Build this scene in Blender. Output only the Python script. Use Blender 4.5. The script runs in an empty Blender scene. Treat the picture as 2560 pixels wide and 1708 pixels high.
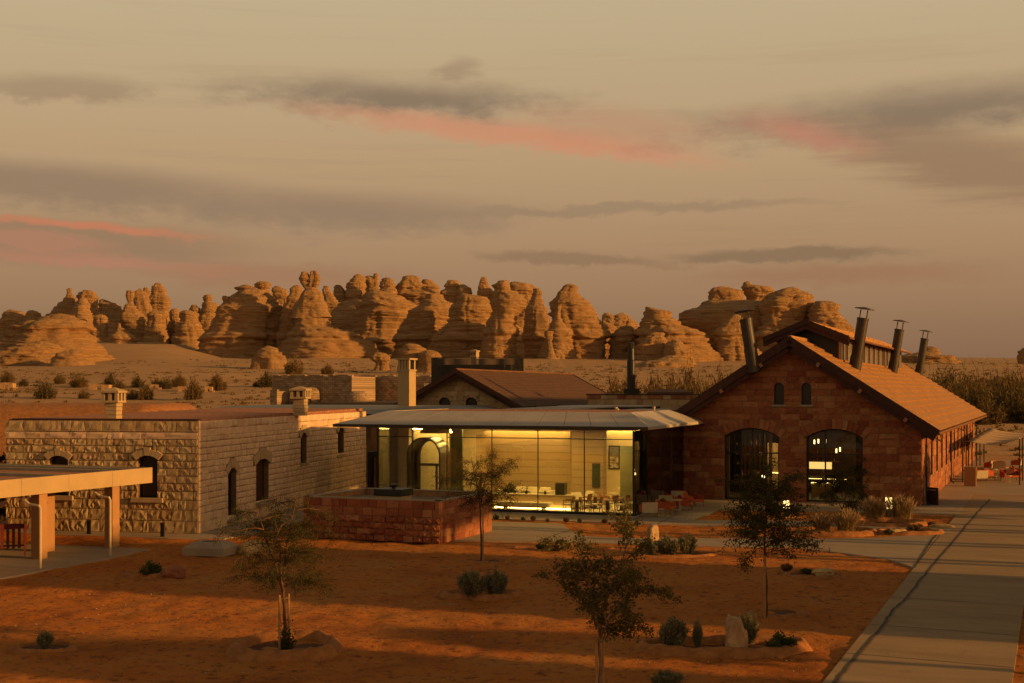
import bpy, bmesh, math, random
import numpy as np
from mathutils import Vector, Matrix
from mathutils.geometry import tessellate_polygon

scene = bpy.context.scene
COL = scene.collection
R = math.radians

# ------------------------------------------------------------------ camera
CAMH, FPX, HOR = 7.3, 3300.0, 975.0
cam_d = bpy.data.cameras.new('camera'); cam = bpy.data.objects.new('camera', cam_d); COL.objects.link(cam)
cam_d.sensor_width = 36.0; cam_d.lens = 36.0 * FPX / 2560.0
cam_d.shift_y = (HOR - 854.0) / 2560.0
cam_d.clip_start = 0.5; cam_d.clip_end = 20000
cam.location = (0, 0, CAMH); cam.rotation_euler = (R(90), 0, 0)
scene.camera = cam

# ------------------------------------------------------------------ light
SUN_PHI, SUN_EL = R(19), R(11.0)            # sun stands to the right, a little behind the camera
SUN_DIR = Vector((math.cos(SUN_PHI) * math.cos(SUN_EL), -math.sin(SUN_PHI) * math.cos(SUN_EL), math.sin(SUN_EL)))
sun_d = bpy.data.lights.new('sun', 'SUN'); sun = bpy.data.objects.new('sun', sun_d); COL.objects.link(sun)
sun_d.energy = 5.0; sun_d.angle = R(1.0); sun_d.color = (1.0, 0.50, 0.13)
sun.rotation_euler = SUN_DIR.to_track_quat('Z', 'Y').to_euler()
sun.location = (60, -20, 40)
vs = scene.view_settings
vs.view_transform = 'Standard'; vs.look = 'None'; vs.gamma = 1.0; vs.use_curve_mapping = False
vs.exposure = 0.0
cy = scene.cycles
cy.max_bounces = 6; cy.diffuse_bounces = 3; cy.glossy_bounces = 3; cy.transmission_bounces = 4; cy.transparent_max_bounces = 12; cy.volume_bounces = 0
cy.caustics_reflective = False; cy.caustics_refractive = False; cy.sample_clamp_indirect = 4.0; cy.use_denoising = True

def lin(c):
    return tuple(((v / 255.0) / 12.92 if v / 255.0 <= 0.04045 else ((v / 255.0 + 0.055) / 1.055) ** 2.4) for v in c)

class NT:
    """small node-tree builder"""
    def __init__(s, tree): s.t = tree; s.n = tree.nodes; s.l = tree.links
    def node(s, typ, **kw):
        nd = s.n.new(typ)
        for k, v in kw.items(): setattr(nd, k, v)
        return nd
    def put(s, sock, v):
        if hasattr(v, 'is_linked') or isinstance(v, bpy.types.NodeSocket): s.l.new(v, sock)
        elif v is not None:
            try: sock.default_value = v
            except Exception: sock.default_value = (*v, 1.0)
    def math(s, op, a, b=None, c=None, clamp=False):
        nd = s.node('ShaderNodeMath', operation=op, use_clamp=clamp)
        s.put(nd.inputs[0], a)
        if b is not None: s.put(nd.inputs[1], b)
        if c is not None: s.put(nd.inputs[2], c)
        return nd.outputs[0]
    def mix(s, f, a, b, blend='MIX'):
        nd = s.node('ShaderNodeMix', data_type='RGBA', blend_type=blend)
        s.put(nd.inputs[0], f)
        for i, v in ((6, a), (7, b)):
            if isinstance(v, tuple) and len(v) == 3: v = (*v, 1.0)
            s.put(nd.inputs[i], v)
        return nd.outputs[2]
    def noise(s, vec, scale, detail=3.0, rough=0.55, dist=0.0, dim='3D'):
        nd = s.node('ShaderNodeTexNoise', noise_dimensions=dim)
        if vec is not None: s.l.new(vec, nd.inputs['Vector'])
        nd.inputs['Scale'].default_value = scale; nd.inputs['Detail'].default_value = detail
        nd.inputs['Roughness'].default_value = rough; nd.inputs['Distortion'].default_value = dist
        return nd.outputs[0]
    def ramp(s, f, stops, interp='LINEAR'):
        nd = s.node('ShaderNodeValToRGB'); cr = nd.color_ramp; cr.interpolation = interp
        while len(cr.elements) < len(stops): cr.elements.new(0.5)
        for e, (p, c) in zip(cr.elements, stops): e.position = p; e.color = (*c, 1.0)
        s.put(nd.inputs[0], f); return nd.outputs[0]
    def sstep(s, v, lo, hi):
        nd = s.node('ShaderNodeMapRange', interpolation_type='SMOOTHSTEP')
        s.put(nd.inputs[0], v); nd.inputs[1].default_value = lo; nd.inputs[2].default_value = hi
        nd.inputs[3].default_value = 0; nd.inputs[4].default_value = 1
        return nd.outputs[0]
    def vscale(s, vec, sc):
        nd = s.node('ShaderNodeVectorMath', operation='MULTIPLY'); s.l.new(vec, nd.inputs[0]); nd.inputs[1].default_value = sc
        return nd.outputs[0]

# ------------------------------------------------------------------ sky
def build_world():
    w = bpy.data.worlds.new('World'); scene.world = w; w.use_nodes = True
    t = NT(w.node_tree); t.n.clear()
    out = t.node('ShaderNodeOutputWorld'); bg = t.node('ShaderNodeBackground'); t.l.new(bg.outputs[0], out.inputs[0])
    tc = t.node('ShaderNodeTexCoord'); d = tc.outputs['Generated']
    sp = t.node('ShaderNodeSeparateXYZ'); t.l.new(d, sp.inputs[0]); x, y, z = sp.outputs
    hyp = t.math('SQRT', t.math('ADD', t.math('MULTIPLY', x, x), t.math('MULTIPLY', y, y)))
    el = t.math('DIVIDE', z, t.math('MAXIMUM', hyp, 0.05))            # tangent of elevation
    az = t.math('ARCTAN2', x, y)
    # vertical gradient of the dusty evening air, the same all round
    g = t.ramp(t.math('MULTIPLY_ADD', el, 0.5, 0.1), [
        (0.00, lin((104, 76, 50))), (0.10, lin((128, 96, 74))), (0.125, lin((143, 110, 84))), (0.155, lin((164, 129, 98))),
        (0.19, lin((179, 148, 112))), (0.245, lin((189, 167, 132))), (0.34, lin((158, 140, 112))), (0.6, lin((96, 88, 76))), (1.0, lin((66, 64, 60)))])
    sky = t.node('ShaderNodeTexSky', sky_type='NISHITA')
    sky.sun_disc = False; sky.sun_elevation = SUN_EL; sky.sun_rotation = math.atan2(SUN_DIR.x, SUN_DIR.y)
    sky.dust_density = 4.0; sky.air_density = 1.2
    nish = t.mix(1.0, sky.outputs[0], (0.028, 0.020, 0.012), 'MULTIPLY')
    base = t.mix(1.0, t.mix(1.0, g, (0.97, 0.97, 0.97), 'MULTIPLY'), nish, 'ADD')
    # cloud noise in (azimuth, elevation)
    cv = t.node('ShaderNodeCombineXYZ'); t.l.new(az, cv.inputs[0]); t.l.new(el, cv.inputs[1])
    nA = t.noise(t.vscale(cv.outputs[0], (19, 42, 1)), 1.0, 7, 0.64, dim='2D')
    nC = t.math('SUBTRACT', nA, 0.5)
    nstr = t.math('SUBTRACT', t.noise(t.vscale(cv.outputs[0], (2.5, 60, 1)), 1.0, 5, 0.66, dim='2D'), 0.5)
    wv = t.node('ShaderNodeCombineXYZ'); t.l.new(t.math('MULTIPLY', nstr, 0.05), wv.inputs[0]); t.l.new(t.math('MULTIPLY', nC, 0.02), wv.inputs[1])
    va = t.node('ShaderNodeVectorMath', operation='ADD'); t.l.new(cv.outputs[0], va.inputs[0]); t.l.new(wv.outputs[0], va.inputs[1]); warped = va.outputs[0]
    def blob(px, py, rx, ry, slope, soft, namp, nz, al):
        a0 = math.atan((px - 1280) / FPX); e0 = (HOR - py) / FPX * math.cos(a0)
        mp = t.node('ShaderNodeMapping', vector_type='TEXTURE'); t.l.new(warped, mp.inputs[0])
        mp.inputs['Location'].default_value = (a0, e0, 0); mp.inputs['Rotation'].default_value = (0, 0, -R(slope)); mp.inputs['Scale'].default_value = (rx / FPX * 1.5, ry / FPX * 1.5, 1)
        gr = t.node('ShaderNodeTexGradient', gradient_type='SPHERICAL'); t.l.new(mp.outputs[0], gr.inputs[0])
        v = t.math('MULTIPLY_ADD', nz, namp * 0.34, gr.outputs[1])
        mr = t.node('ShaderNodeMapRange', interpolation_type='SMOOTHSTEP'); t.l.new(v, mr.inputs[0])
        mr.inputs[1].default_value = 0.22; mr.inputs[2].default_value = 0.22 + 0.52 * soft; mr.inputs[3].default_value = 0; mr.inputs[4].default_value = al
        return mr.outputs[0]
    col = base
    # faint streaks over the whole sky
    st = t.math('MULTIPLY', t.sstep(nstr, 0.03, 0.22), t.sstep(el, 0.5, 0.06))
    col = t.mix(t.math('MULTIPLY', st, 0.16), col, lin((150, 122, 96)))
    grey = lin((134, 114, 94)); grey2 = lin((149, 124, 99)); pink = lin((204, 142, 108)); pink2 = lin((188, 126, 100)); brown = lin((148, 117, 90))
    CL = [(990, 250, 500, 66, 1, 1.5, 3.0, nC, grey, 0.9), (1150, 175, 60, 40, 0, 1.2, 3.0, nC, grey2, 0.5),
          (1230, 330, 560, 40, 6, 1.2, 1.3, nC, pink, 0.85), (1560, 380, 320, 28, 8, 1.2, 1.2, nC, pink, 0.6),
          (2330, 276, 700, 82, -2, 1.5, 2.4, nC, grey, 0.9), (2420, 410, 420, 95, 14, 1.1, 1.6, nstr, brown, 0.8),
          (2010, 330, 210, 50, 16, 1.8, 1.6, nC, lin((196, 130, 104)), 0.75), (1560, 315, 330, 60, 6, 1.3, 1.2, nC, pink2, 0.35),
          (150, 462, 660, 66, 1.5, 1.2, 1.4, nC, grey2, 0.9), (840, 535, 540, 68, 0, 1.3, 1.5, nC, grey2, 0.9),
          (1560, 522, 560, 17, -1, 1.0, 1.0, nstr, grey2, 0.6), (120, 600, 560, 70, 1, 1.0, 1.0, nstr, brown, 0.75),
          (200, 566, 330, 17, 4.5, 1.2, 1.0, nC, lin((200, 124, 90)), 0.8), (60, 600, 230, 24, 5, 1.0, 0.9, nstr, pink2, 0.5),
          (220, 652, 520, 20, 3, 1.4, 1.2, nC, pink2, 0.6), (700, 690, 420, 40, 0, 1.2, 1.0, nstr, lin((160, 112, 82)), 0.45),
          (1990, 636, 300, 22, 0, 0.9, 1.5, nC, lin((132, 108, 82)), 0.75), (1440, 648, 270, 20, 3, 0.9, 1.5, nC, lin((138, 110, 84)), 0.65),
          (2080, 690, 420, 34, 0, 1.2, 0.9, nstr, lin((152, 106, 78)), 0.5), (140, 225, 250, 46, -4, 1.1, 3.6, nC, grey2, 0.55)]
    for px, py, rx, ry, sl, so, na, nz, c, al in CL:
        col = t.mix(blob(px, py, rx, ry, sl, so, na, nz, al), col, c)
    t.l.new(col, bg.inputs[0]); bg.inputs[1].default_value = 1.0
    w.cycles.sampling_method = 'MANUAL'; w.cycles.sample_map_resolution = 512
build_world()

# ------------------------------------------------------------------ helpers
def W(px, py, Y): return Vector(((px - 1280) * Y / FPX, Y, CAMH + (HOR - py) * Y / FPX))
def G(px, py, z=0.0):
    Y = (CAMH - z) * FPX / (py - HOR); return Vector(((px - 1280) * Y / FPX, Y, z))

def hsh(ix, iy, iz, seed):
    n = (ix * 374761393 + iy * 668265263 + iz * 2147483647 + seed * 1274126177) & 0xFFFFFFFF
    n = ((n ^ (n >> 13)) * 1274126177) & 0xFFFFFFFF
    n = ((n ^ (n >> 15)) * 2246822519) & 0xFFFFFFFF
    return ((n ^ (n >> 16)) & 0xFFFFFF) / float(0xFFFFFF)
def vnoise(p, seed=0):
    p = np.asarray(p, dtype=np.float64); i = np.floor(p).astype(np.int64); f = p - i; f = f * f * (3 - 2 * f); r = 0
    for dx in (0, 1):
        for dy in (0, 1):
            for dz in (0, 1):
                w = (f[..., 0] if dx else 1 - f[..., 0]) * (f[..., 1] if dy else 1 - f[..., 1]) * (f[..., 2] if dz else 1 - f[..., 2])
                r = r + w * hsh(i[..., 0] + dx, i[..., 1] + dy, i[..., 2] + dz, seed)
    return r * 2 - 1
def fbm(p, oct=4, seed=0, gain=0.5):
    a, s, r = 1.0, 1.0, 0
    for o in range(oct):
        r = r + a * vnoise(p * s, seed + o * 17); a *= gain; s *= 2.03
    return r

def terrain(x, y):
    """height of the open ground: flat round the station, rising to the rocks"""
    x = np.asarray(x, dtype=float); y = np.asarray(y, dtype=float)
    d = np.clip((y - 135) / 465.0, 0, None)
    d = np.where(d > 1.0, 1.0 + (d - 1.0) * 0.30, d)
    z = 21.5 * d
    px = 1280 + FPX * x / np.maximum(y, 20.0)
    lf = np.clip((560 - px) / 110.0, 0, 1) * np.clip((y - 470) / 230.0, 0, 1)
    z = z + lf * lf * (3 - 2 * lf) * 9.5
    k = np.clip((y - 135) / 120.0, 0, 1)
    p = np.stack([x / 90.0, y / 90.0, np.zeros_like(x)], -1)
    z = z + k * 1.1 * fbm(p, 3, 5)
    return z
def T(x, y): return float(terrain(x, y))

OBJ_N = {}
def put(name, me, mat=None, parent=None, loc=None, world=True, smooth=False):
    o = bpy.data.objects.new(name, me); COL.objects.link(o)
    if mat is not None and len(me.materials) == 0: me.materials.append(mat)
    if parent is not None:
        o.parent = parent
        if world: o.location = (Vector(loc) if loc is not None else Vector((0, 0, 0))) - world_loc(parent)
        else: o.location = loc or (0, 0, 0)
    elif loc is not None: o.location = loc
    if smooth: me.polygons.foreach_set('use_smooth', [True] * len(me.polygons))
    return o
def world_loc(o):
    v = Vector((0, 0, 0))
    while o is not None: v += Vector(o.location); o = o.parent
    return v
def thing(name, label, cat, loc=(0, 0, 0), rz=0.0, group=None):
    o = bpy.data.objects.new(name, None); COL.objects.link(o); o.empty_display_size = 0.2
    o.location = loc; o.rotation_euler = (0, 0, rz); tag(o, label, cat, group); return o
def tag(o, label=None, cat=None, group=None, kind=None):
    if label: o['label'] = label
    if cat: o['category'] = cat
    if group: o['group'] = group
    if kind: o['kind'] = kind
    return o
def dup(root, loc, rz, label=None, scale=None, group=None):
    r = root.copy(); COL.objects.link(r); r.location = loc; r.rotation_euler = (0, 0, rz)
    if scale is not None: r.scale = (scale,) * 3 if not isinstance(scale, tuple) else scale
    if label: r['label'] = label
    if group: r['group'] = group
    def rec(src, dst):
        for ch in KIDS.get(src.name, ()):
            c = ch.copy(); COL.objects.link(c); c.parent = dst; rec(ch, c)
    rec(root, r); return r
KIDS = {}
def reg(root):
    """remember the children of a prototype so that copying needs no scene update"""
    KIDS.clear()
    for o in COL.objects:
        if o.parent is not None: KIDS.setdefault(o.parent.name, []).append(o)
    return root

class MB:
    def __init__(s): s.v = []; s.f = []
    def add(s, vs, fs):
        b = len(s.v); s.v += [tuple(v) for v in vs]; s.f += [tuple(i + b for i in f) for f in fs]; return s
    def box(s, x0, y0, z0, x1, y1, z1):
        return s.add([(x0, y0, z0), (x1, y0, z0), (x1, y1, z0), (x0, y1, z0), (x0, y0, z1), (x1, y0, z1), (x1, y1, z1), (x0, y1, z1)],
                     [(0, 3, 2, 1), (4, 5, 6, 7), (0, 1, 5, 4), (1, 2, 6, 5), (2, 3, 7, 6), (3, 0, 4, 7)])
    def hexa(s, bot, top):
        n = len(bot); vs = list(bot) + list(top)
        return s.add(vs, [tuple(range(n))[::-1], tuple(range(n, 2 * n))] + [(i, (i + 1) % n, n + (i + 1) % n, n + i) for i in range(n)])
    def obox(s, P, a, u0, u1, o0, o1, z0, z1):
        """box in a wall frame: u along the wall, o outward"""
        c = [(u0, o0), (u1, o0), (u1, o1), (u0, o1)]
        pts = [fr(P, a, u, o) for u, o in c]
        return s.hexa([(p.x, p.y, z0) for p in pts], [(p.x, p.y, z1) for p in pts])
    def tube(s, pts, rad, n=8, cap=True):
        pts = [Vector(p) for p in pts]; m = len(pts)
        rad = [rad] * m if not isinstance(rad, (list, tuple)) else rad
        b = len(s.v); up = Vector((0.13, 0.31, 0.94)).normalized()
        for i, p in enumerate(pts):
            d = (pts[min(i + 1, m - 1)] - pts[max(i - 1, 0)]).normalized()
            if abs(d.dot(up)) > 0.97: e1 = d.cross(Vector((1, 0, 0))).normalized()
            else: e1 = d.cross(up).normalized()
            e2 = d.cross(e1)
            for k in range(n):
                t = 2 * math.pi * k / n; q = p + (e1 * math.cos(t) + e2 * math.sin(t)) * rad[i]; s.v.append(tuple(q))
        for i in range(m - 1):
            for k in range(n):
                k2 = (k + 1) % n; s.f.append((b + i * n + k, b + i * n + k2, b + (i + 1) * n + k2, b + (i + 1) * n + k))
        if cap:
            s.f.append(tuple(b + k for k in range(n))[::-1]); s.f.append(tuple(b + (m - 1) * n + k for k in range(n)))
        return s
    def lathe(s, prof, n=24, c=(0, 0, 0)):
        b = len(s.v)
        for r, z in prof:
            for k in range(n):
                t = 2 * math.pi * k / n; s.v.append((c[0] + r * math.cos(t), c[1] + r * math.sin(t), c[2] + z))
        for i in range(len(prof) - 1):
            for k in range(n):
                k2 = (k + 1) % n; s.f.append((b + i * n + k, b + i * n + k2, b + (i + 1) * n + k2, b + (i + 1) * n + k))
        s.f.append(tuple(b + k for k in range(n))[::-1]); s.f.append(tuple(b + (len(prof) - 1) * n + k for k in range(n)))
        return s
    def mesh(s, name='mesh', fixn=True):
        me = bpy.data.meshes.new(name); me.from_pydata(s.v, [], s.f)
        if fixn:
            bm = bmesh.new(); bm.from_mesh(me); bmesh.ops.recalc_face_normals(bm, faces=bm.faces); bm.to_mesh(me); bm.free()
        me.update(); return me
    def obj(s, name, mat, parent=None, smooth=False, world=True, bevel=0.0, fixn=True):
        me = s.mesh(name, fixn)
        if bevel:
            bm = bmesh.new(); bm.from_mesh(me)
            bmesh.ops.bevel(bm, geom=[e for e in bm.edges if e.calc_face_angle(0) > 0.5], offset=bevel, segments=2, affect='EDGES', clamp_overlap=True, profile=0.6)
            bm.to_mesh(me); bm.free()
        return put(name, me, mat, parent, None, world, smooth)

def fr(P, a, u, o=0.0, z=0.0):
    """wall frame: P start, a direction angle, u along, o outward (right hand side of the direction)"""
    return Vector((P[0] + math.cos(a) * u + math.sin(a) * o, P[1] + math.sin(a) * u - math.cos(a) * o, z))

# ------------------------------------------------------------------ materials
MATS = {}
def mat(name, col, rough=0.85, var=0.25, sc=1.2, bump=0.3, bsc=14.0, bdist=0.02, rnd=None, palette=None, metal=0.0, spec=0.3, stretch=(1, 1, 1), col2=None):
    if name in MATS: return MATS[name]
    m = bpy.data.materials.new(name); m.use_nodes = True; t = NT(m.node_tree); t.n.clear()
    out = t.node('ShaderNodeOutputMaterial'); b = t.node('ShaderNodeBsdfPrincipled'); t.l.new(b.outputs[0], out.inputs[0])
    geo = t.node('ShaderNodeNewGeometry'); pos = t.vscale(geo.outputs['Position'], stretch)
    if palette:
        r = t.node('ShaderNodeObjectInfo').outputs['Random'] if rnd == 'obj' else geo.outputs['Random Per Island']
        c = t.ramp(r, [(i / (len(palette) - 1), q) for i, q in enumerate(palette)])
    else: c = None
    n1 = t.noise(pos, sc, 5, 0.6)
    f = t.sstep(n1, 0.28, 0.72)
    if c is None:
        lo = tuple(v * (1 - var) for v in col); hi = tuple(min(1, v * (1 + var)) for v in (col2 or col))
        c = t.mix(f, lo, hi)
    else:
        g1, g2 = 1 - var, 1 + var
        c = t.mix(1.0, c, t.mix(f, (g1, g1, g1), (g2, g2, g2)), 'MULTIPLY')
    n2 = t.noise(pos, bsc, 6, 0.65)
    g = t.math('MULTIPLY_ADD', n2, 0.5, 0.75)
    cc = t.node('ShaderNodeCombineColor'); [t.l.new(g, cc.inputs[i]) for i in range(3)]
    c = t.mix(1.0, c, cc.outputs[0], 'MULTIPLY')
    t.l.new(c, b.inputs['Base Color'])
    b.inputs['Roughness'].default_value = rough; b.inputs['Metallic'].default_value = metal
    b.inputs['Specular IOR Level'].default_value = spec
    if bump:
        bp = t.node('ShaderNodeBump'); bp.inputs['Strength'].default_value = bump; bp.inputs['Distance'].default_value = bdist
        t.l.new(n2, bp.inputs['Height']); t.l.new(bp.outputs[0], b.inputs['Normal'])
    MATS[name] = m; return m
def emis(name, col, strength):
    m = bpy.data.materials.new(name); m.use_nodes = True; t = NT(m.node_tree); t.n.clear()
    out = t.node('ShaderNodeOutputMaterial'); e = t.node('ShaderNodeEmission'); e.inputs[0].default_value = (*col, 1); e.inputs[1].default_value = strength
    t.l.new(e.outputs[0], out.inputs[0]); return m
def glass(name, tint=(0.95, 0.955, 0.90), refl=0.085, rough=0.0):
    m = bpy.data.materials.new(name); m.use_nodes = True; t = NT(m.node_tree); t.n.clear()
    out = t.node('ShaderNodeOutputMaterial'); tr = t.node('ShaderNodeBsdfTransparent'); gl = t.node('ShaderNodeBsdfGlossy'); mx = t.node('ShaderNodeMixShader')
    tr.inputs[0].default_value = (*tint, 1); gl.inputs['Roughness'].default_value = rough; gl.inputs[0].default_value = (0.9, 0.92, 0.88, 1)
    fz = t.node('ShaderNodeFresnel'); fz.inputs[0].default_value = 1.5
    t.l.new(t.math('ADD', fz.outputs[0], refl - 0.04, clamp=True), mx.inputs[0]); t.l.new(tr.outputs[0], mx.inputs[1]); t.l.new(gl.outputs[0], mx.inputs[2]); t.l.new(mx.outputs[0], out.inputs[0])
    return m

PAL_PALE = [(0.38, 0.25, 0.12), (0.44, 0.31, 0.155), (0.33, 0.20, 0.095), (0.47, 0.34, 0.18), (0.41, 0.27, 0.13), (0.49, 0.36, 0.19), (0.36, 0.22, 0.11), (0.44, 0.31, 0.16)]
PAL_RED = [(0.26, 0.088, 0.036), (0.36, 0.155, 0.066), (0.20, 0.052, 0.024), (0.32, 0.12, 0.052), (0.24, 0.072, 0.032), (0.38, 0.185, 0.085), (0.22, 0.062, 0.03), (0.33, 0.135, 0.058)]
PAL_PINK = [(0.62, 0.42, 0.27), (0.66, 0.46, 0.30), (0.60, 0.39, 0.255), (0.68, 0.49, 0.32), (0.64, 0.43, 0.28), (0.65, 0.46, 0.275), (0.57, 0.37, 0.22)]
M_pale = mat('pale_stone', None, 0.9, 0.14, 2.0, 0.6, 16, 0.03, 'obj', PAL_PALE)
M_pale_j = mat('pale_stone_joined', None, 0.9, 0.14, 2.0, 0.6, 16, 0.03, 'isl', PAL_PALE)
M_pink_j = mat('pink_stone_joined', None, 0.9, 0.12, 2.0, 0.4, 16, 0.02, 'isl', PAL_PINK)
M_pink = mat('pink_stone', None, 0.9, 0.12, 2.0, 0.4, 16, 0.02, 'obj', PAL_PINK)
M_red = mat('red_stone', None, 0.9, 0.16, 2.0, 0.6, 16, 0.03, 'obj', PAL_RED)
M_red_j = mat('red_stone_joined', None, 0.9, 0.16, 2.0, 0.6, 16, 0.03, 'isl', PAL_RED)
M_mort_pale = mat('mortar_pale', (0.20, 0.115, 0.055), 0.95, 0.2, 2, 0.3, 20)
M_mort_red = mat('mortar_red', (0.30, 0.155, 0.07), 0.95, 0.2, 2, 0.3, 20)
M_dress = mat('dressed_stone', (0.40, 0.28, 0.15), 0.85, 0.12, 2, 0.2, 20)
M_dark = mat('dark_steel', (0.012, 0.010, 0.009), 0.45, 0.2, 3, 0.05, 30, spec=0.4)
M_brown = mat('dark_brown_timber', (0.055, 0.020, 0.012), 0.7, 0.25, 4, 0.3, 30)
M_tile = mat('roof_tile', (0.34, 0.165, 0.05), 0.8, 0.22, 1.6, 0.4, 9, 0.02)
M_tile_b = mat('roof_tile_browned', (0.16, 0.068, 0.03), 0.85, 0.2, 1.6, 0.4, 9, 0.02)
M_metal_roof = mat('grey_metal_roof', (0.40, 0.34, 0.28), 0.55, 0.08, 0.5, 0.05, 8, spec=0.4)
M_gravel = mat('terracotta_gravel', (0.34, 0.145, 0.075), 0.95, 0.35, 5, 1.0, 22, 0.05)
M_conc = mat('concrete', (0.31, 0.24, 0.165), 0.9, 0.12, 1.1, 0.2, 24)
M_render = mat('beige_render', (0.42, 0.29, 0.145), 0.85, 0.06, 1.2, 0.1, 30)
M_column = mat('russet_render', (0.33, 0.15, 0.075), 0.85, 0.08, 1.2, 0.1, 30)
M_cream = mat('cream_metal', (0.50, 0.37, 0.22), 0.6, 0.05, 2, 0.05, 30)
M_gtile = mat('shade_toned_gable_tile', (0.082, 0.038, 0.019), 0.85, 0.2, 1.6, 0.4, 9, 0.02)  # tile colour darkened to stand in for the shed's shade on this roof
M_glassdark = mat('dark_window_glass', (0.018, 0.020, 0.013), 0.12, 0.1, 1, 0.0, 5, spec=0.5)
M_glass = glass('clear_glass')
M_glass_door = glass('door_glass', (0.80, 0.78, 0.7), 0.05)
# ------------------------------------------------------------------ ground
TH = R(22.4)                                   # the direction the shed, road and pavilion share
CT, ST = math.cos(TH), math.sin(TH)

def m_ground():
    m = bpy.data.materials.new('desert_sand'); m.use_nodes = True; t = NT(m.node_tree); t.n.clear()
    out = t.node('ShaderNodeOutputMaterial'); b = t.node('ShaderNodeBsdfPrincipled'); t.l.new(b.outputs[0], out.inputs[0])
    pos = t.node('ShaderNodeNewGeometry').outputs['Position']
    n1 = t.noise(pos, 0.22, 5, 0.62); n2 = t.noise(pos, 1.7, 6, 0.7); n3 = t.noise(t.vscale(pos, (1, 1.6, 1)), 7.0, 5, 0.75)
    near = t.ramp(n1, [(0.28, (0.31, 0.092, 0.015)), (0.48, (0.46, 0.150, 0.023)), (0.72, (0.45, 0.19, 0.042))])
    near = t.mix(t.math('MULTIPLY', t.sstep(n2, 0.50, 0.68), 0.6), near, (0.21, 0.072, 0.020))
    near = t.mix(t.math('MULTIPLY', t.sstep(n3, 0.60, 0.74), 0.75), near, (0.13, 0.060, 0.026))
    near = t.mix(t.math('MULTIPLY', t.sstep(n3, 0.36, 0.24), 0.45), near, (0.54, 0.26, 0.085))
    n6 = t.noise(pos, 3.4, 5, 0.72); near = t.mix(t.math('MULTIPLY', t.sstep(n6, 0.53, 0.64), t.math('MULTIPLY', t.sstep(n2, 0.38, 0.55), 0.8)), near, (0.15, 0.046, 0.014))
    n7 = t.noise(pos, 0.6, 4, 0.7); near = t.mix(t.math('MULTIPLY', t.sstep(n7, 0.56, 0.7), 0.4), near, (0.36, 0.20, 0.075))
    m1 = t.noise(t.vscale(pos, (1, 2.2, 1)), 0.035, 5, 0.6); m2 = t.noise(t.vscale(pos, (1, 2.5, 1)), 0.35, 6, 0.72)
    far = t.ramp(m1, [(0.3, (0.36, 0.205, 0.092)), (0.55, (0.42, 0.25, 0.12)), (0.75, (0.45, 0.285, 0.15))])
    far = t.mix(t.math('MULTIPLY', t.sstep(m2, 0.54, 0.66), 0.55), far, (0.22, 0.135, 0.075))
    sp = t.node('ShaderNodeSeparateXYZ'); t.l.new(pos, sp.inputs[0])
    c = t.mix(t.sstep(t.math('ADD', sp.outputs[1], t.math('MULTIPLY', n1, 60)), 125, 190), near, far)
    t.l.new(c, b.inputs['Base Color']); b.inputs['Roughness'].default_value = 0.95; b.inputs['Specular IOR Level'].default_value = 0.15
    bp = t.node('ShaderNodeBump'); bp.inputs['Strength'].default_value = 1.0; bp.inputs['Distance'].default_value = 0.12
    h = t.math('ADD', t.math('MULTIPLY', t.noise(pos, 3.2, 6, 0.72), 1.0), t.math('MULTIPLY', n3, 0.45))
    t.l.new(h, bp.inputs['Height']); t.l.new(bp.outputs[0], b.inputs['Normal'])
    return m
M_ground = m_ground()

def build_ground():
    ys = list(np.arange(14, 100, 0.24)); s = 0.3
    while ys[-1] < 3000: ys.append(ys[-1] + s); s *= 1.05
    xs = list(np.arange(0, 34, 0.24)); s = 0.3
    while xs[-1] < 2600: xs.append(xs[-1] + s); s *= 1.13
    xs = np.array([-v for v in xs[:0:-1]] + xs); ys = np.array(ys)
    X, Y = np.meshgrid(xs, ys); Z = terrain(X, Y)
    p = np.stack([X, Y, 0 * X], -1)
    near = np.clip((128 - Y) / 20, 0, 1) * np.clip((60 - np.abs(X)) / 20, 0, 1)
    rel = 0.025 * fbm(p / 2.4, 3, 3) + 0.055 * fbm(p / 0.75, 3, 11)
    Z = Z + near * np.minimum(rel, 0.03) - 0.03
    far = np.clip((Y - 150) / 60, 0, 1) * np.clip((2500 - Y) / 800, 0, 1)
    Z = Z + far * 0.22 * fbm(p / 7.0, 3, 31)
    n, mcol = X.shape
    V = np.stack([X, Y, Z], -1).reshape(-1, 3)
    idx = np.arange(n * mcol).reshape(n, mcol)
    F = np.stack([idx[:-1, :-1], idx[:-1, 1:], idx[1:, 1:], idx[1:, :-1]], -1).reshape(-1, 4)
    me = npmesh('ground', V, F); tag(put('ground', me, M_ground, smooth=True), kind='structure')
def npmesh(name, V, F):
    me = bpy.data.meshes.new(name); k = F.shape[1]
    me.vertices.add(len(V)); me.vertices.foreach_set('co', np.asarray(V, dtype=np.float32).ravel())
    me.loops.add(F.size); me.loops.foreach_set('vertex_index', np.asarray(F, dtype=np.int32).ravel())
    me.polygons.add(len(F)); me.polygons.foreach_set('loop_start', np.arange(0, F.size, k, dtype=np.int32))
    me.update(calc_edges=True); return me
build_ground()

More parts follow.
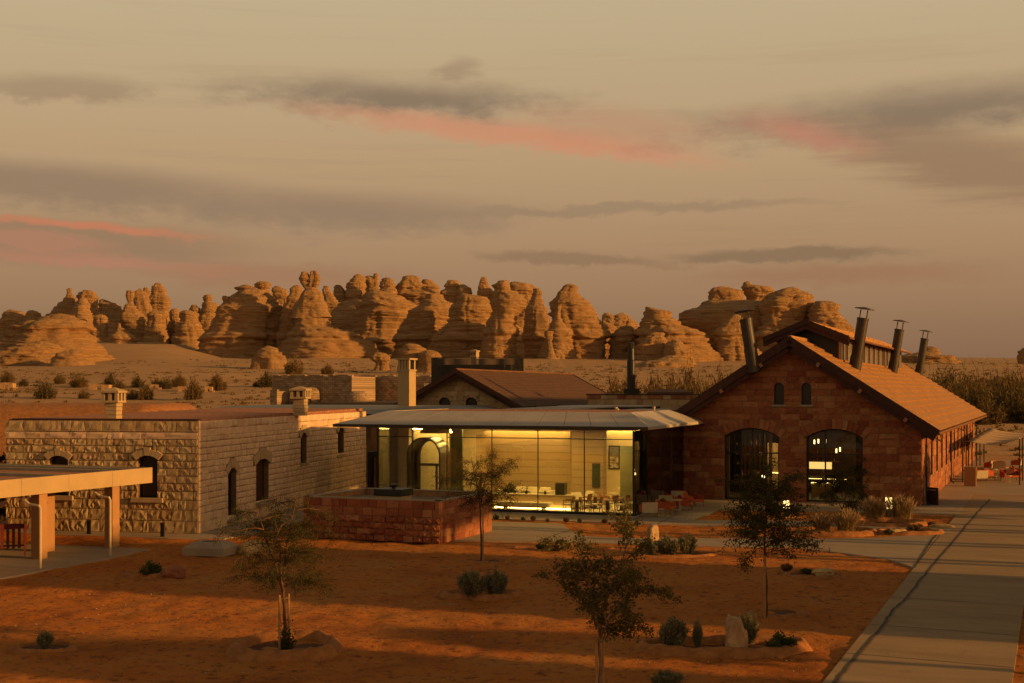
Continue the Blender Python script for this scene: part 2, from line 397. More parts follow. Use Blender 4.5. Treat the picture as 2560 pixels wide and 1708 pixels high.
# ------------------------------------------------------------------ paving
def m_paving(name, c1, c2):
    m = bpy.data.materials.new(name); m.use_nodes = True; t = NT(m.node_tree); t.n.clear()
    out = t.node('ShaderNodeOutputMaterial'); b = t.node('ShaderNodeBsdfPrincipled'); t.l.new(b.outputs[0], out.inputs[0])
    pos = t.node('ShaderNodeNewGeometry').outputs['Position']
    rot = t.node('ShaderNodeVectorRotate', rotation_type='Z_AXIS'); rot.inputs['Angle'].default_value = TH; t.l.new(pos, rot.inputs['Vector'])
    q = rot.outputs[0]
    n1 = t.noise(t.vscale(q, (0.5, 1.6, 1)), 0.5, 5, 0.65); n2 = t.noise(t.vscale(q, (0.25, 2.0, 1)), 3.2, 5, 0.7); n3 = t.noise(q, 22, 4, 0.6)
    c = t.mix(t.sstep(n1, 0.3, 0.7), c1, c2)
    c = t.mix(t.math('MULTIPLY', t.sstep(n2, 0.52, 0.75), 0.35), c, tuple(v * 0.6 for v in c1))
    n4 = t.noise(pos, 0.33, 6, 0.7); c = t.mix(t.math('MULTIPLY', t.sstep(n4, 0.52, 0.72), 0.5), c, (0.34, 0.17, 0.06)); n5 = t.noise(pos, 1.1, 5, 0.7); c = t.mix(t.math('MULTIPLY', t.sstep(n5, 0.58, 0.7), 0.3), c, tuple(v * 0.5 for v in c1))
    g = t.math('MULTIPLY_ADD', n3, 0.4, 0.8); cc = t.node('ShaderNodeCombineColor'); [t.l.new(g, cc.inputs[i]) for i in range(3)]
    c = t.mix(1.0, c, cc.outputs[0], 'MULTIPLY'); t.l.new(c, b.inputs['Base Color']); b.inputs['Roughness'].default_value = 0.85; b.inputs['Specular IOR Level'].default_value = 0.25
    bp = t.node('ShaderNodeBump'); bp.inputs['Strength'].default_value = 0.5; bp.inputs['Distance'].default_value = 0.02
    t.l.new(t.math('ADD', n2, t.math('MULTIPLY', n3, 0.5)), bp.inputs['Height']); t.l.new(bp.outputs[0], b.inputs['Normal'])
    return m
M_road = m_paving('brushed_concrete_road', (0.28, 0.18, 0.092), (0.36, 0.245, 0.135))
M_pave = m_paving('pale_paving', (0.29, 0.215, 0.142), (0.36, 0.275, 0.19))

def slab(name, pts, z, matl, th=0.12, kind='structure'):
    """a paved slab on world outline pts"""
    pts = [Vector((p[0], p[1], 0)) for p in pts]
    area = sum(pts[i].x * pts[(i + 1) % len(pts)].y - pts[(i + 1) % len(pts)].x * pts[i].y for i in range(len(pts)))
    if area < 0: pts = pts[::-1]
    tri = tessellate_polygon([pts]); n = len(pts)
    V = [(p.x, p.y, z) for p in pts] + [(p.x, p.y, z - th) for p in pts]
    mb = MB(); mb.add(V, [tuple(t) for t in tri] + [(i, (i + 1) % n, n + (i + 1) % n, n + i) for i in range(n)])
    o = mb.obj(name, matl); tag(o, kind=kind); return o

# main road on the right: edges run along TH
def rd(s, y): return (7.75 + 0.412 * (y - 32.9) + s, y)
slab('road', [rd(0, 12), rd(4.72, 12), rd(4.72, 96), rd(0, 96)], 0.02, M_road)
slab('terrace_pavement', [G(*p) for p in ((1226, 1298), (1500, 1306.5), (1640, 1312), (1843, 1315), (2030, 1315), (2372, 1335), (2379, 1323), (2016, 1304), (1860, 1303), (1735, 1301), (1797, 1277), (2010, 1277), (2394, 1288))] + [rd(0, 92), rd(9, 92), (55, 116), (60, 150), (30, 150), (10, 110), (-8, 84), (-2.5, 78)], 0.028, M_pave)
slab('footpath', [G(*p) for p in ((1120, 1352), (1226, 1304), (1406, 1310), (1425, 1327), (1470, 1342), (1560, 1346), (1734, 1346), (1992, 1348), (2188, 1345), (2300, 1338), (2350, 1334), (2285, 1420), (2262, 1411), (2225, 1400), (2130, 1386), (1992, 1370), (1740, 1366), (1342, 1354))], 0.014, M_pave)
slab('building_apron', [G(*p) for p in ((0, 1325), (60, 1335), (240, 1340), (420, 1346), (561, 1348), (640, 1335), (900, 1262), (960, 1262), (960, 1235), (890, 1228), (497, 1330), (0, 1310))], 0.02, M_pave)
slab('canopy_floor', [G(*p) for p in ((-160, 1482), (0, 1447), (110, 1427), (230, 1405), (305, 1390), (378, 1374), (280, 1368), (107, 1361), (-20, 1356), (-250, 1370))], 0.02, M_pave)
slab('dirt_path', [G(*p, 0) for p in ((2360, 1094), (2900, 1086), (2900, 1096), (2360, 1104))], 0.03, M_pave)
# joints cut into the road: a saw-cut strip beside the kerb line and the rail groove
def ribbon(name, pts, w, z, matl, parent=None):
    mb = MB(); V = []
    for i, p in enumerate(pts):
        a = pts[max(i - 1, 0)]; b = pts[min(i + 1, len(pts) - 1)]; d = Vector((b[0] - a[0], b[1] - a[1], 0)).normalized(); nn = Vector((-d.y, d.x, 0)) * w / 2
        V += [Vector((p[0], p[1], z)) - nn, Vector((p[0], p[1], z)) + nn]
    mb.add(V, [(2 * i, 2 * i + 2, 2 * i + 3, 2 * i + 1) for i in range(len(pts) - 1)])
    return mb.obj(name, matl, parent)
M_groove = mat('dark_groove', (0.075, 0.058, 0.038), 0.9, 0.3, 3, 0.3, 20)
rng = random.Random(3)
gl = [(2081, 1716), (2100, 1690), (2150, 1629), (2205, 1568), (2232, 1527), (2262, 1500), (2290, 1465), (2322, 1425), (2365, 1374), (2410, 1320), (2440, 1285), (2462, 1262), (2478, 1246)]
gw = []
for i in range(len(gl) - 1):
    for k in range(6):
        f = k / 6; gw.append(G(gl[i][0] * (1 - f) + gl[i + 1][0] * f + rng.uniform(-2.0, 2.0), gl[i][1] * (1 - f) + gl[i + 1][1] * f))
tag(ribbon('road_groove', gw, 0.10, 0.027, M_groove), kind='structure')
tag(ribbon('road_groove', [p + Vector((0.085, 0, 0)) for p in gw], 0.03, 0.031, mat('rusted_rail', (0.16, 0.09, 0.05), 0.6, 0.3, 3, 0.2, 20)), kind='structure')
tag(ribbon('road_joint', [G(*p) for p in ((2284, 1422), (2305, 1390), (2330, 1350), (2358, 1322))], 0.10, 0.027, M_groove), kind='structure')
for yy in (36.5, 41.0, 46.4, 52.5, 59.5, 67, 75.5, 85):
    a = rd(0.02, yy); b = rd(4.7, yy - 1.9)
    tag(ribbon('road_joint', [a, b], 0.035, 0.0275, M_groove), kind='structure')
for (x, y, x2, y2) in ((1342, 1354, 1425, 1327), (1560, 1364, 1600, 1347), (1900, 1366, 1925, 1348), (1645, 1311, 1700, 1283), (1560, 1307, 1600, 1297)):
    tag(ribbon('paving_joint', [G(x, y), G(x2, y2)], 0.05, 0.034, M_groove), kind='structure')

# ------------------------------------------------------------------ rock country behind
def m_rock():
    m = bpy.data.materials.new('banded_sandstone'); m.use_nodes = True; t = NT(m.node_tree); t.n.clear()
    out = t.node('ShaderNodeOutputMaterial'); b = t.node('ShaderNodeBsdfPrincipled'); t.l.new(b.outputs[0], out.inputs[0])
    pos = t.node('ShaderNodeNewGeometry').outputs['Position']
    n1 = t.noise(pos, 0.05, 5, 0.6); warp = t.noise(pos, 0.09, 4, 0.6)
    sp = t.node('ShaderNodeSeparateXYZ'); t.l.new(pos, sp.inputs[0])
    zz = t.math('ADD', sp.outputs[2], t.math('MULTIPLY', warp, 2.4))
    cv = t.node('ShaderNodeCombineXYZ'); t.l.new(zz, cv.inputs[2]); 
    band = t.noise(cv.outputs[0], 0.75, 5, 0.72)
    streak = t.noise(t.vscale(pos, (1, 1, 0.12)), 0.9, 5, 0.7)
    fine = t.noise(t.vscale(pos, (1, 1, 2.2)), 0.8, 6, 0.75)
    c = t.ramp(band, [(0.32, (0.33, 0.175, 0.075)), (0.43, (0.50, 0.295, 0.135)), (0.50, (0.43, 0.24, 0.105)), (0.56, (0.56, 0.345, 0.17)), (0.68, (0.45, 0.245, 0.105))])
    c = t.mix(t.math('MULTIPLY', t.sstep(streak, 0.54, 0.74), 0.32), c, (0.24, 0.118, 0.052))
    c = t.mix(t.math('MULTIPLY', t.sstep(n1, 0.45, 0.7), 0.4), c, (0.46, 0.29, 0.15))
    c = t.mix(t.math('MULTIPLY', t.sstep(fine, 0.58, 0.72), 0.5), c, (0.19, 0.096, 0.042))
    pit = t.noise(t.vscale(pos, (1, 1, 1.5)), 0.45, 4, 0.7); c = t.mix(t.math('MULTIPLY', t.sstep(pit, 0.62, 0.72), 0.4), c, (0.17, 0.085, 0.038))
    t.l.new(c, b.inputs['Base Color']); b.inputs['Roughness'].default_value = 0.95; b.inputs['Specular IOR Level'].default_value = 0.1
    bp = t.node('ShaderNodeBump'); bp.inputs['Strength'].default_value = 1.0; bp.inputs['Distance'].default_value = 1.7
    t.l.new(t.math('ADD', t.math('MULTIPLY', band, 0.8), t.math('ADD', fine, t.math('MULTIPLY', streak, 0.35))), bp.inputs['Height']); t.l.new(bp.outputs[0], b.inputs['Normal'])
    return m
M_rock = m_rock()
STR = np.array([random.Random(77 + i).uniform(-1, 1) for i in range(400)])
def strata(z, k):
    q = np.asarray(z) * k + 100; i = np.floor(q).astype(int); f = q - i; f = np.clip((f - 0.15) / 0.7, 0, 1); f = f * f * (3 - 2 * f)
    return STR[i % 400] * (1 - f) + STR[(i + 1) % 400] * f

def lobe(Z, Y, prof, seed, sink=14.0, ratio=0.85, na=88):
    """one rounded sandstone lobe: a ring stack following a measured outline, weathered into strata"""
    ox, oy, sc = Z
    lv = [(W(ox + xl * sc, oy + y * sc, Y), W(ox + xr * sc, oy + y * sc, Y)) for y, xl, xr in prof]
    zs = np.array([a.z for a, b in lv]); cx = np.array([(a.x + b.x) / 2 for a, b in lv]); rr = np.array([(b.x - a.x) / 2 for a, b in lv])
    # round top
    zt = zs[0]; r0 = rr[0]; h = min(r0 * 0.45, 2.6)
    zs = np.concatenate([[zt + h * 0.55, zt + h * 0.42, zt + h * 0.2], zs, [zs[-1] - sink]])
    rr = np.concatenate([[r0 * 0.12, r0 * 0.55, r0 * 0.88], rr, [rr[-1] + sink * 0.5]])
    cx = np.concatenate([[cx[0]] * 3, cx, [cx[-1]]])
    H = zs[0] - zs[-1]; n = int(min(105, max(26, H / 0.38)))
    zz = np.concatenate([np.linspace(zs[0], zs[-2], n - 6), np.linspace(zs[-2], zs[-1], 7)[1:]])
    ro = np.interp(-zz, -zs, rr); co = np.interp(-zz, -zs, cx)
    th = np.linspace(0, 2 * math.pi, na, endpoint=False)
    A, Zg = np.meshgrid(th, zz); Rg = np.repeat(ro[:, None], na, 1); Cg = np.repeat(co[:, None], na, 1)
    rv = np.mean(rr[3:-1])
    P = np.stack([Cg + Rg * np.cos(A), Y + Rg * np.sin(A), Zg], -1)
    sq = 1.0 / (np.abs(np.cos(A)) ** 3.2 + np.abs(np.sin(A)) ** 3.2) ** (1 / 3.2)
    Rg = Rg * (0.4 * sq + 0.6)
    ang = fbm(np.stack([np.cos(A) * 1.3, np.sin(A) * 1.3, Zg / (H * 1.2)], -1) + seed, 3, seed)
    big = fbm(P / (rv * 0.7 + 2), 3, seed); mid = 1 - 2 * np.abs(fbm(P / np.array([9.0, 9.0, 3.6]), 3, seed + 5)); fine = fbm(P * np.array([0.28, 0.28, 1.7]), 3, seed + 9)
    flute = 1 - 2 * np.abs(fbm(np.stack([P[..., 0] / 3.2, P[..., 1] / 3.2, P[..., 2] / 22], -1), 3, seed + 13))
    zw = Zg + 1.3 * fbm(P / 18.0, 2, 9)
    s1, s2, s3 = strata(zw, 0.24), strata(zw + 31, 0.62), strata(zw + 57, 1.5)
    lay = np.clip(s1 * 1.6, -1, .7) * 0.55 + np.clip(s2 * 1.8, -1, .8) * 0.38 + np.clip(s3 * 1.6, -1, .8) * 0.26
    amp = np.clip(Rg, 0.6, 12) / 12
    d = ang * 0.12 * np.minimum(Rg, 20) + big * 0.08 * np.minimum(Rg, 16) + mid * 0.4 * amp + flute * 0.16 * amp + fine * (0.24 + 0.34 * amp) + lay * (0.2 + 1.25 * amp)
    crack = np.clip(1 - np.abs(fbm(np.stack([P[..., 0] / 8, P[..., 1] / 8, P[..., 2] / 50], -1), 2, seed + 21)) * 8, 0, 1)
    d = d - crack * 1.0 * amp
    d = d - np.clip(fbm(P / np.array([5.0, 5.0, 1.3]), 2, seed + 27) - .3, 0, 1) * 1.8 * amp
    Rg = np.maximum(Rg + d, 0.05)
    V = np.stack([Cg + Rg * np.cos(A), Y + ratio * Rg * np.sin(A), Zg + 0.25 * fine], -1).reshape(-1, 3)
    idx = np.arange(n * na).reshape(n, na); nx = np.roll(idx, -1, 1)
    F = np.stack([idx[:-1], idx[1:], nx[1:], nx[:-1]], -1).reshape(-1, 4)
    V = np.concatenate([V, [[co[0], Y, zz[0] + 0.05]]]); top = len(V) - 1
    F = np.concatenate([F, np.stack([np.full(na, top), idx[0], nx[0], nx[0]], -1)])
    return V, F
def outcrop(name, label, cat, lobes, seed, group=None):
    VV, FF, b = [], [], 0
    for j, (Z, Y, prof) in enumerate(lobes):
        V, F = lobe(Z, Y, prof, seed * 13 + j * 101); VV.append(V); FF.append(F + b); b += len(V)
    V = np.concatenate(VV); F = np.concatenate(FF)
    c = np.array([V[:, 0].mean(), V[:, 1].mean(), 0]); c[2] = T(c[0], c[1])
    me = bpy.data.meshes.new(name); me.from_pydata((V - c).tolist(), [], [tuple(f) if f[2] != f[3] else tuple(f[:3]) for f in F.tolist()]); me.update()
    o = put(name, me, M_rock, None, tuple(c), smooth=True); tag(o, label, cat, group); return o
Z1 = (0, 640, .36596); Z2 = (480, 660, .36596); Z3 = (1100, 680, .36596); Z4 = (1660, 680, .38298)
def findY(px, py, lo=150, hi=460):
    for Yt in np.arange(lo, hi, 1.5):
        x = (px - 1280) * Yt / FPX
        if HOR - (T(x, Yt) - CAMH) * FPX / Yt <= py: return float(Yt)
    return 260.0
GR = 'sandstone outcrops on the skyline'
OUT = [
 ('low layered sandstone dome at far left with overhanging lip facing right', [(Z1, 520, [(415,330,500),(440,230,560),(480,130,595),(530,60,610),(580,20,650),(640,-60,690),(700,-150,735),(740,-150,765)])]),
 ('low ledge of sandstone in front of the far left dome', [(Z1, 490, [(590,230,330),(610,90,400),(650,30,440),(700,-50,470),(745,-80,480)])]),
 ('long low knobbly rock ridge at the left edge of the skyline', [(Z1, 760, [(372,50,90),(382,30,160),(400,20,190),(430,15,240),(470,0,290),(560,-20,320)]), (Z1, 750, [(375,195,245),(400,180,280),(450,160,300),(560,150,320)])]),
 ('crooked pinnacle topped by a balanced knob, leftmost spire of the skyline', [(Z1, 740, [(225,455,490),(245,460,490),(265,455,500),(290,450,515),(330,400,530),(380,375,560),(450,360,600),(520,350,640),(585,340,660)])]),
 ('rounded bulging tower beside the leftmost knobbed pinnacle', [(Z1, 730, [(238,560,620),(250,540,660),(290,535,670),(320,560,668),(370,580,675),(450,560,690),(585,560,720)]), (Z1, 700, [(292,545,590),(320,515,615),(360,500,615),(400,495,620),(480,490,640),(590,480,660)])]),
 ('flat rock saddle between the left rounded tower and the narrow spires', [(Z1, 770, [(295,690,705),(330,680,800),(360,690,840),(420,700,870),(585,690,880)])]),
 ('pear shaped rock spire with a small head above a swollen body', [(Z1, 700, [(240,870,910),(265,860,918),(290,862,915),(320,870,905),(345,850,930),(400,835,970),(450,840,1000),(500,860,1000),(560,870,990),(590,860,990)])]),
 ('stepped conical spire right of the pear shaped rock', [(Z1, 720, [(225,940,970),(245,925,985),(290,915,1020),(330,915,1030),(380,930,1040),(450,940,1060),(590,930,1060)])]),
 ('tallest smooth finned tower of the left group with a tiny cap', [(Z1, 750, [(185,1065,1095),(205,1040,1110),(230,1035,1130),(270,1020,1150),(330,1010,1165),(400,1010,1170),(590,1000,1180)]), (Z1, 760, [(215,985,1010),(240,975,1025),(300,970,1040),(560,960,1050)])]),
 ('squat barrel shaped rock in front of the smooth finned tower', [(Z1, 680, [(375,1060,1090),(385,1020,1130),(410,1000,1138),(440,1010,1135),(480,1000,1140),(530,995,1150),(580,985,1160)])]),
 ('twin rounded rocks ending the left group beside the sand flat', [(Z1, 690, [(365,1170,1220),(385,1160,1225),(440,1160,1235),(480,1140,1260),(580,1140,1300)]), (Z1, 680, [(378,1240,1310),(395,1230,1350),(430,1235,1350),(480,1210,1380),(530,1200,1385),(580,1190,1390)])]),
 ('small pointed rock cone standing before the left spires', [(Z1, 650, [(465,805,825),(485,800,830),(500,800,850),(530,770,890),(570,755,925),(595,750,930)])]),
 ('hunched boulder stack low among the left spires', [(Z1, 690, [(405,655,710),(430,640,730),(480,650,735),(500,620,740),(590,600,760)]), (Z1, 690, [(455,750,785),(470,735,795),(500,730,800),(590,700,850)])]),
 ('distant mushroom knob on a dark hill left of the broad twin capped butte', [(Z2, 720, [(215,85,130),(235,75,140),(255,85,130),(280,70,180),(310,60,190),(400,30,200),(500,20,210)]), (Z2, 720, [(282,-5,25),(300,-20,50),(345,-30,70),(420,-40,90)])]),
 ('broad dark butte with two flat mushroom caps on its summit', [(Z2, 642, [(188,330,520),(205,300,545),(240,245,575),(300,205,615),(360,185,640),(430,150,650),(500,100,645),(570,60,650),(645,20,660)]), (Z2, 644, [(150,335,400),(160,303,428),(175,308,425),(190,335,405),(210,320,430)]), (Z2, 646, [(124,455,512),(135,432,530),(155,428,532),(170,450,520),(200,420,545)]), (Z2, 634, [(222,208,250),(240,201,258),(262,207,252),(300,195,262),(360,188,300),(480,170,330)])]),
 ('tall pillar crowned by a split double boulder, highest rock of all', [(Z2, 620, [(165,770,855),(200,752,890),(250,746,900),(300,732,910),(350,716,925),(415,702,935),(430,690,960),(470,680,1090),(520,630,1180),(560,590,1250),(600,560,1270),(645,540,1280)]), (Z2, 620, [(53,752,790),(68,738,800),(105,736,803),(140,750,810),(172,768,840)]), (Z2, 620, [(53,805,858),(70,797,872),(110,795,877),(145,792,872),(165,790,860)])]),
 ('shaded shoulder of rock leaning against the tall split pillar', [(Z2, 634, [(150,690,740),(170,670,755),(200,665,755),(260,640,760),(330,612,760),(420,600,760),(520,570,760),(640,550,760)])]),
 ('small pale knob behind, between the butte and the tall pillar', [(Z2, 730, [(155,560,600),(180,540,655),(210,560,665),(240,580,670),(300,560,690),(420,540,700)])]),
 ('thin dark finger rock just right of the tall split pillar', [(Z2, 790, [(155,900,935),(180,895,940),(210,897,960),(240,900,985),(300,900,1040),(450,890,1080)])]),
 ('far block of upright rock fins right of the finger rock', [(Z2, 820, [(145,975,1010),(170,970,1040),(230,970,1060),(400,960,1100)]), (Z2, 815, [(75,1115,1160),(95,1100,1180),(130,1060,1185),(170,1050,1190),(230,1040,1200),(400,1030,1230)])]),
 ('far square topped crag with a thumb rising at its right end', [(Z2, 830, [(88,1182,1240),(110,1172,1275),(150,1180,1270),(200,1180,1290),(400,1180,1300)]), (Z2, 828, [(68,1243,1270),(85,1236,1278),(110,1236,1278),(150,1235,1275),(300,1230,1280)])]),
 ('far rounded double dome in the middle of the back ridge', [(Z2, 800, [(100,1300,1365),(120,1285,1380),(160,1290,1390),(200,1260,1400),(400,1250,1420)])]),
 ('widest flat topped dome on the back ridge', [(Z2, 810, [(92,1440,1545),(110,1430,1560),(130,1410,1570),(170,1390,1600),(210,1380,1690),(420,1380,1700)]), (Z2, 815, [(112,1575,1630),(130,1565,1660),(170,1560,1690),(220,1560,1700),(420,1550,1720)])]),
 ('pair of far beehive rocks at the right end of the back ridge', [(Z2, 800, [(115,1745,1810),(135,1735,1830),(165,1730,1840),(200,1700,1850),(400,1690,1880)]), (Z2, 795, [(145,1825,1870),(165,1815,1905),(200,1815,1912),(400,1800,1920)])]),
 ('great rounded cliff with a sunlit face in the middle distance', [(Z2, 690, [(175,1230,1260),(205,1180,1370),(240,1140,1460),(280,1110,1515),(330,1110,1500),(400,1090,1450),(470,1080,1430),(540,1060,1500),(640,1050,1600)])]),
 ('ledged shaded slope right of the great rounded cliff', [(Z2, 655, [(215,1580,1710),(240,1570,1720),(280,1540,1790),(330,1480,1780),(400,1440,1780),(480,1400,1760),(560,1380,1760),(650,1360,1800)])]),
 ('wedge shaped rock whose flat lit top tilts to the right', [(Z2, 630, [(207,1820,1890),(225,1810,2000),(260,1790,2045),(300,1770,2040),(400,1740,2040),(500,1650,2040),(580,1580,2040),(650,1540,2060)])]),
 ('slender far pinnacle like a standing figure', [(Z2, 790, [(92,1975,2010),(115,1972,2015),(150,1960,2030),(200,1955,2060),(380,1950,2080)])]),
 ('far rough ridge behind the central sunlit tower', [(Z2, 780, [(125,2180,2230),(140,2170,2320),(180,2160,2360),(240,2160,2370),(400,2150,2380)])]),
 ('central sunlit tower of lumpy strata above the dark screen', [(Z2, 590, [(122,2090,2170),(145,2040,2180),(180,2060,2200),(220,2050,2270),(265,2045,2275),(300,2040,2275),(350,2030,2235),(420,2000,2222),(480,1990,2235),(540,1960,2225),(600,1960,2225),(660,1940,2230)])]),
 ('narrow shaded peak between the central tower and the big cone', [(Z3, 640, [(115,640,680),(145,630,705),(180,625,700),(230,600,720),(290,585,740),(400,575,780),(620,570,830)])]),
 ('big stepped cone hill with a flat cap right of centre', [(Z3, 600, [(88,860,925),(105,830,945),(135,800,945),(160,795,950),(200,760,1000),(240,755,1040),(300,750,1090),(360,750,1130),(420,740,1150),(500,720,1150),(620,700,1160)]), (Z3, 620, [(335,1100,1130),(380,1095,1215),(430,1080,1220),(480,1000,1190),(620,990,1190)])]),
 ('knobbed buttress on the left front of the big cone hill', [(Z3, 582, [(235,790,830),(260,790,830),(290,782,828),(330,770,840),(400,740,900),(500,680,930),(620,640,950)])]),
 ('small mushroom rock on a stalk before the big cone hill', [(Z3, 568, [(410,725,770),(440,715,775),(475,730,768),(540,730,780),(620,700,800)])]),
 ('far broken ridge in the gap right of the big cone', [(Z3, 770, [(285,1110,1160),(300,1105,1200),(340,1100,1240),(420,1090,1300)]), (Z3, 770, [(283,1225,1265),(300,1190,1290),(340,1180,1335),(440,1150,1400)])]),
 ('low domed rock right behind the slim black flue', [(Z3, 600, [(375,1230,1310),(400,1210,1330),(440,1170,1390),(480,1150,1390),(540,1150,1320),(625,1140,1320)])]),
 ('broad cone with a ragged flat summit, right of the black flue', [(Z3, 590, [(240,1405,1440),(255,1400,1500),(275,1400,1575),(310,1390,1580),(360,1370,1640),(420,1350,1780),(470,1330,1830),(520,1320,1870),(570,1320,1930),(630,1320,1960)]), (Z3, 568, [(420,1440,1520),(450,1390,1540),(500,1340,1560),(600,1330,1580)]), (Z3, 560, [(475,1560,1650),(500,1520,1690),(540,1510,1730),(620,1510,1750)])]),
 ('smooth pale sunlit rock whaleback behind the dry scrub', [(Z3, 480, [(590,1500,1650),(620,1370,1740),(660,1260,1770),(730,1180,1810)])]),
 ('great layered mesa with knobbed top behind the long shed', [(Z4, 650, [(112,310,450),(130,295,520),(165,280,530),(190,270,530),(200,240,700),(240,200,900),(265,112,940),(300,92,960),(340,88,970),(380,130,980),(440,200,1000),(520,200,1050),(620,200,1100)]), (Z4, 655, [(67,522,560),(85,513,570),(100,516,680),(120,511,705),(160,530,705),(190,535,690),(260,520,720)]), (Z4, 625, [(108,795,870),(125,720,910),(155,670,970),(185,640,978),(230,625,975),(300,620,945),(380,600,950),(470,580,1000),(620,560,1050)])]),
 ('overhanging anvil shaped rock at the right end of the mesa', [(Z4, 615, [(203,985,1110),(215,970,1145),(240,955,1140),(260,945,1130),(300,945,1170),(350,940,1215),(400,930,1240),(520,920,1280)])]),
 ('sunlit pointed buttress in front of the layered mesa', [(Z4, 590, [(280,450,490),(300,430,510),(350,380,540),(420,330,560),(480,310,600),(540,300,640),(620,290,660)])]),
 ('low rock with a bright lit block on top, right of the shed roof flues', [(Z4, 520, [(497,1700,1780),(515,1690,1795),(545,1560,1800),(552,1540,1880),(600,1530,1910),(650,1530,1960),(760,1500,2010)])]),
 ('dark mushroom rock cut by the right edge of the photo', [(Z4, 500, [(492,2350,2400),(520,2315,2430),(560,2308,2440),(600,2322,2430),(625,2332,2420),(660,2300,2450),(700,2150,2560),(760,2050,2600)])]),
 ('small lit boulder mound on the plain below the split pillar', [(Z2, 430, [(565,490,550),(580,460,590),(610,440,620),(655,410,645)])]),
 ('undercut lit boulder on the plain left of the plain chimney', [(Z2, 420, [(618,1230,1340),(635,1210,1360),(655,1225,1355),(672,1255,1340),(695,1250,1345)])]),
 ('pale lit boulder hump right behind the plain chimney', [(Z2, 400, [(562,1440,1560),(580,1415,1600),(620,1410,1620),(700,1400,1630)]), (Z2, 395, [(600,1570,1660),(620,1540,1700),(700,1530,1710)])]),
 ('low lit boulder at the foot of the far left dome', [(Z1, 470, [(645,480,560),(665,410,600),(700,370,615),(745,365,640)])]),
]
MASS = [('broad rounded rock mass rising behind the central towers', [(Z2, 735, [(265,1000,1480),(300,960,1640),(350,930,1760),(420,900,1900),(520,880,2000),(640,860,2100)]), (Z2, 700, [(300,1700,1900),(340,1640,2060),(420,1560,2200),(520,1500,2320),(640,1450,2400)])]),
 ('low rounded rock mass behind the left spires', [(Z1, 790, [(330,420,640),(360,380,760),(410,340,1120),(470,320,1240),(585,300,1340)])]),
 ('sloping rock apron joining the big cone and the ragged cone', [(Z3, 640, [(395,1000,1240),(430,960,1420),(490,900,1560),(560,860,1640),(640,840,1700)])])]
OUT = OUT[:43] + MASS + OUT[43:]
for i, (lab, lobes) in enumerate(OUT):
    outcrop('rock_outcrop' if not ('boulder' in lab and ('lit' in lab)) else 'boulder', lab, 'boulder' if ('boulder' in lab and 'lit' in lab) else 'rock', lobes, i + 1, GR if i < 46 else 'boulders on the plain')
# far sand slope on the right skyline
def far_dune():
    xs = np.linspace(60, 900, 60); ys = np.linspace(0, 1, 16); V = []
    for v in ys:
        for x in xs:
            u = x
            Yd = 760 + v * 500
            px = 1280 + FPX * u / Yd
            hh = np.interp(px, [1900, 2200, 2340, 2480, 2600, 3200], [3, 8, 10, 8, 6, 3]) * math.sin(math.pi * v) 
            V.append((u, Yd, T(u, Yd) - 3 + hh * 0.9))
    idx = np.arange(60 * 16).reshape(16, 60)
    F = np.stack([idx[:-1, :-1], idx[:-1, 1:], idx[1:, 1:], idx[1:, :-1]], -1).reshape(-1, 4)
    tag(put('sand_slope', npmesh('sand_slope', np.array(V), F), M_ground, smooth=True), kind='structure')
far_dune()
# ------------------------------------------------------------------ stone walling
def block_mesh(name, seed, rough):
    """unit quarry-faced block: x,z in [-.5,.5], back at y=0, face towards -y"""
    r = random.Random(seed); xs = (-0.5, -0.27 + r.uniform(-.06, .06), r.uniform(-.06, .06), 0.27 + r.uniform(-.06, .06), 0.5); zs = (-0.5, -.2 + r.uniform(-.1, .1), .2 + r.uniform(-.1, .1), 0.5)
    V = []
    tx, tz = r.uniform(-rough, rough) * 0.35, r.uniform(-rough, rough) * 0.35
    for k, z in enumerate(zs):
        for i, x in enumerate(xs):
            edge = i in (0, 4) or k in (0, 3)
            y = -(0.5 + (0.0 if edge else 0.3 * rough + r.uniform(-0.5, 0.7) * rough)) - (x * tx + z * tz) * 1.3 - (r.uniform(-.1, 0.25) * rough if edge else 0)
            jx = r.uniform(-.015, .015) if i in (0, 4) else 0
            V.append((x + jx, y, z + (r.uniform(-.02, .02) if k in (0, 3) else 0)))
    F = [(k * 5 + i, k * 5 + i + 1, (k + 1) * 5 + i + 1, (k + 1) * 5 + i) for k in range(3) for i in range(4)]
    b = len(V); loop = [0, 1, 2, 3, 4, 9, 14, 19, 18, 17, 16, 15, 10, 5]
    for i in loop: V.append((V[i][0], 0.0, V[i][2]))
    n = len(loop)
    for j in range(n): F.append((loop[j], b + j, b + (j + 1) % n, loop[(j + 1) % n]))
    me = bpy.data.meshes.new(name); me.from_pydata(V, [], F); me.update(); return me
def block_set(name, matl, rough, n=14, seed=1):
    ms = [block_mesh(name, seed * 100 + i, rough) for i in range(n)]
    for m in ms: m.materials.append(matl)
    return ms

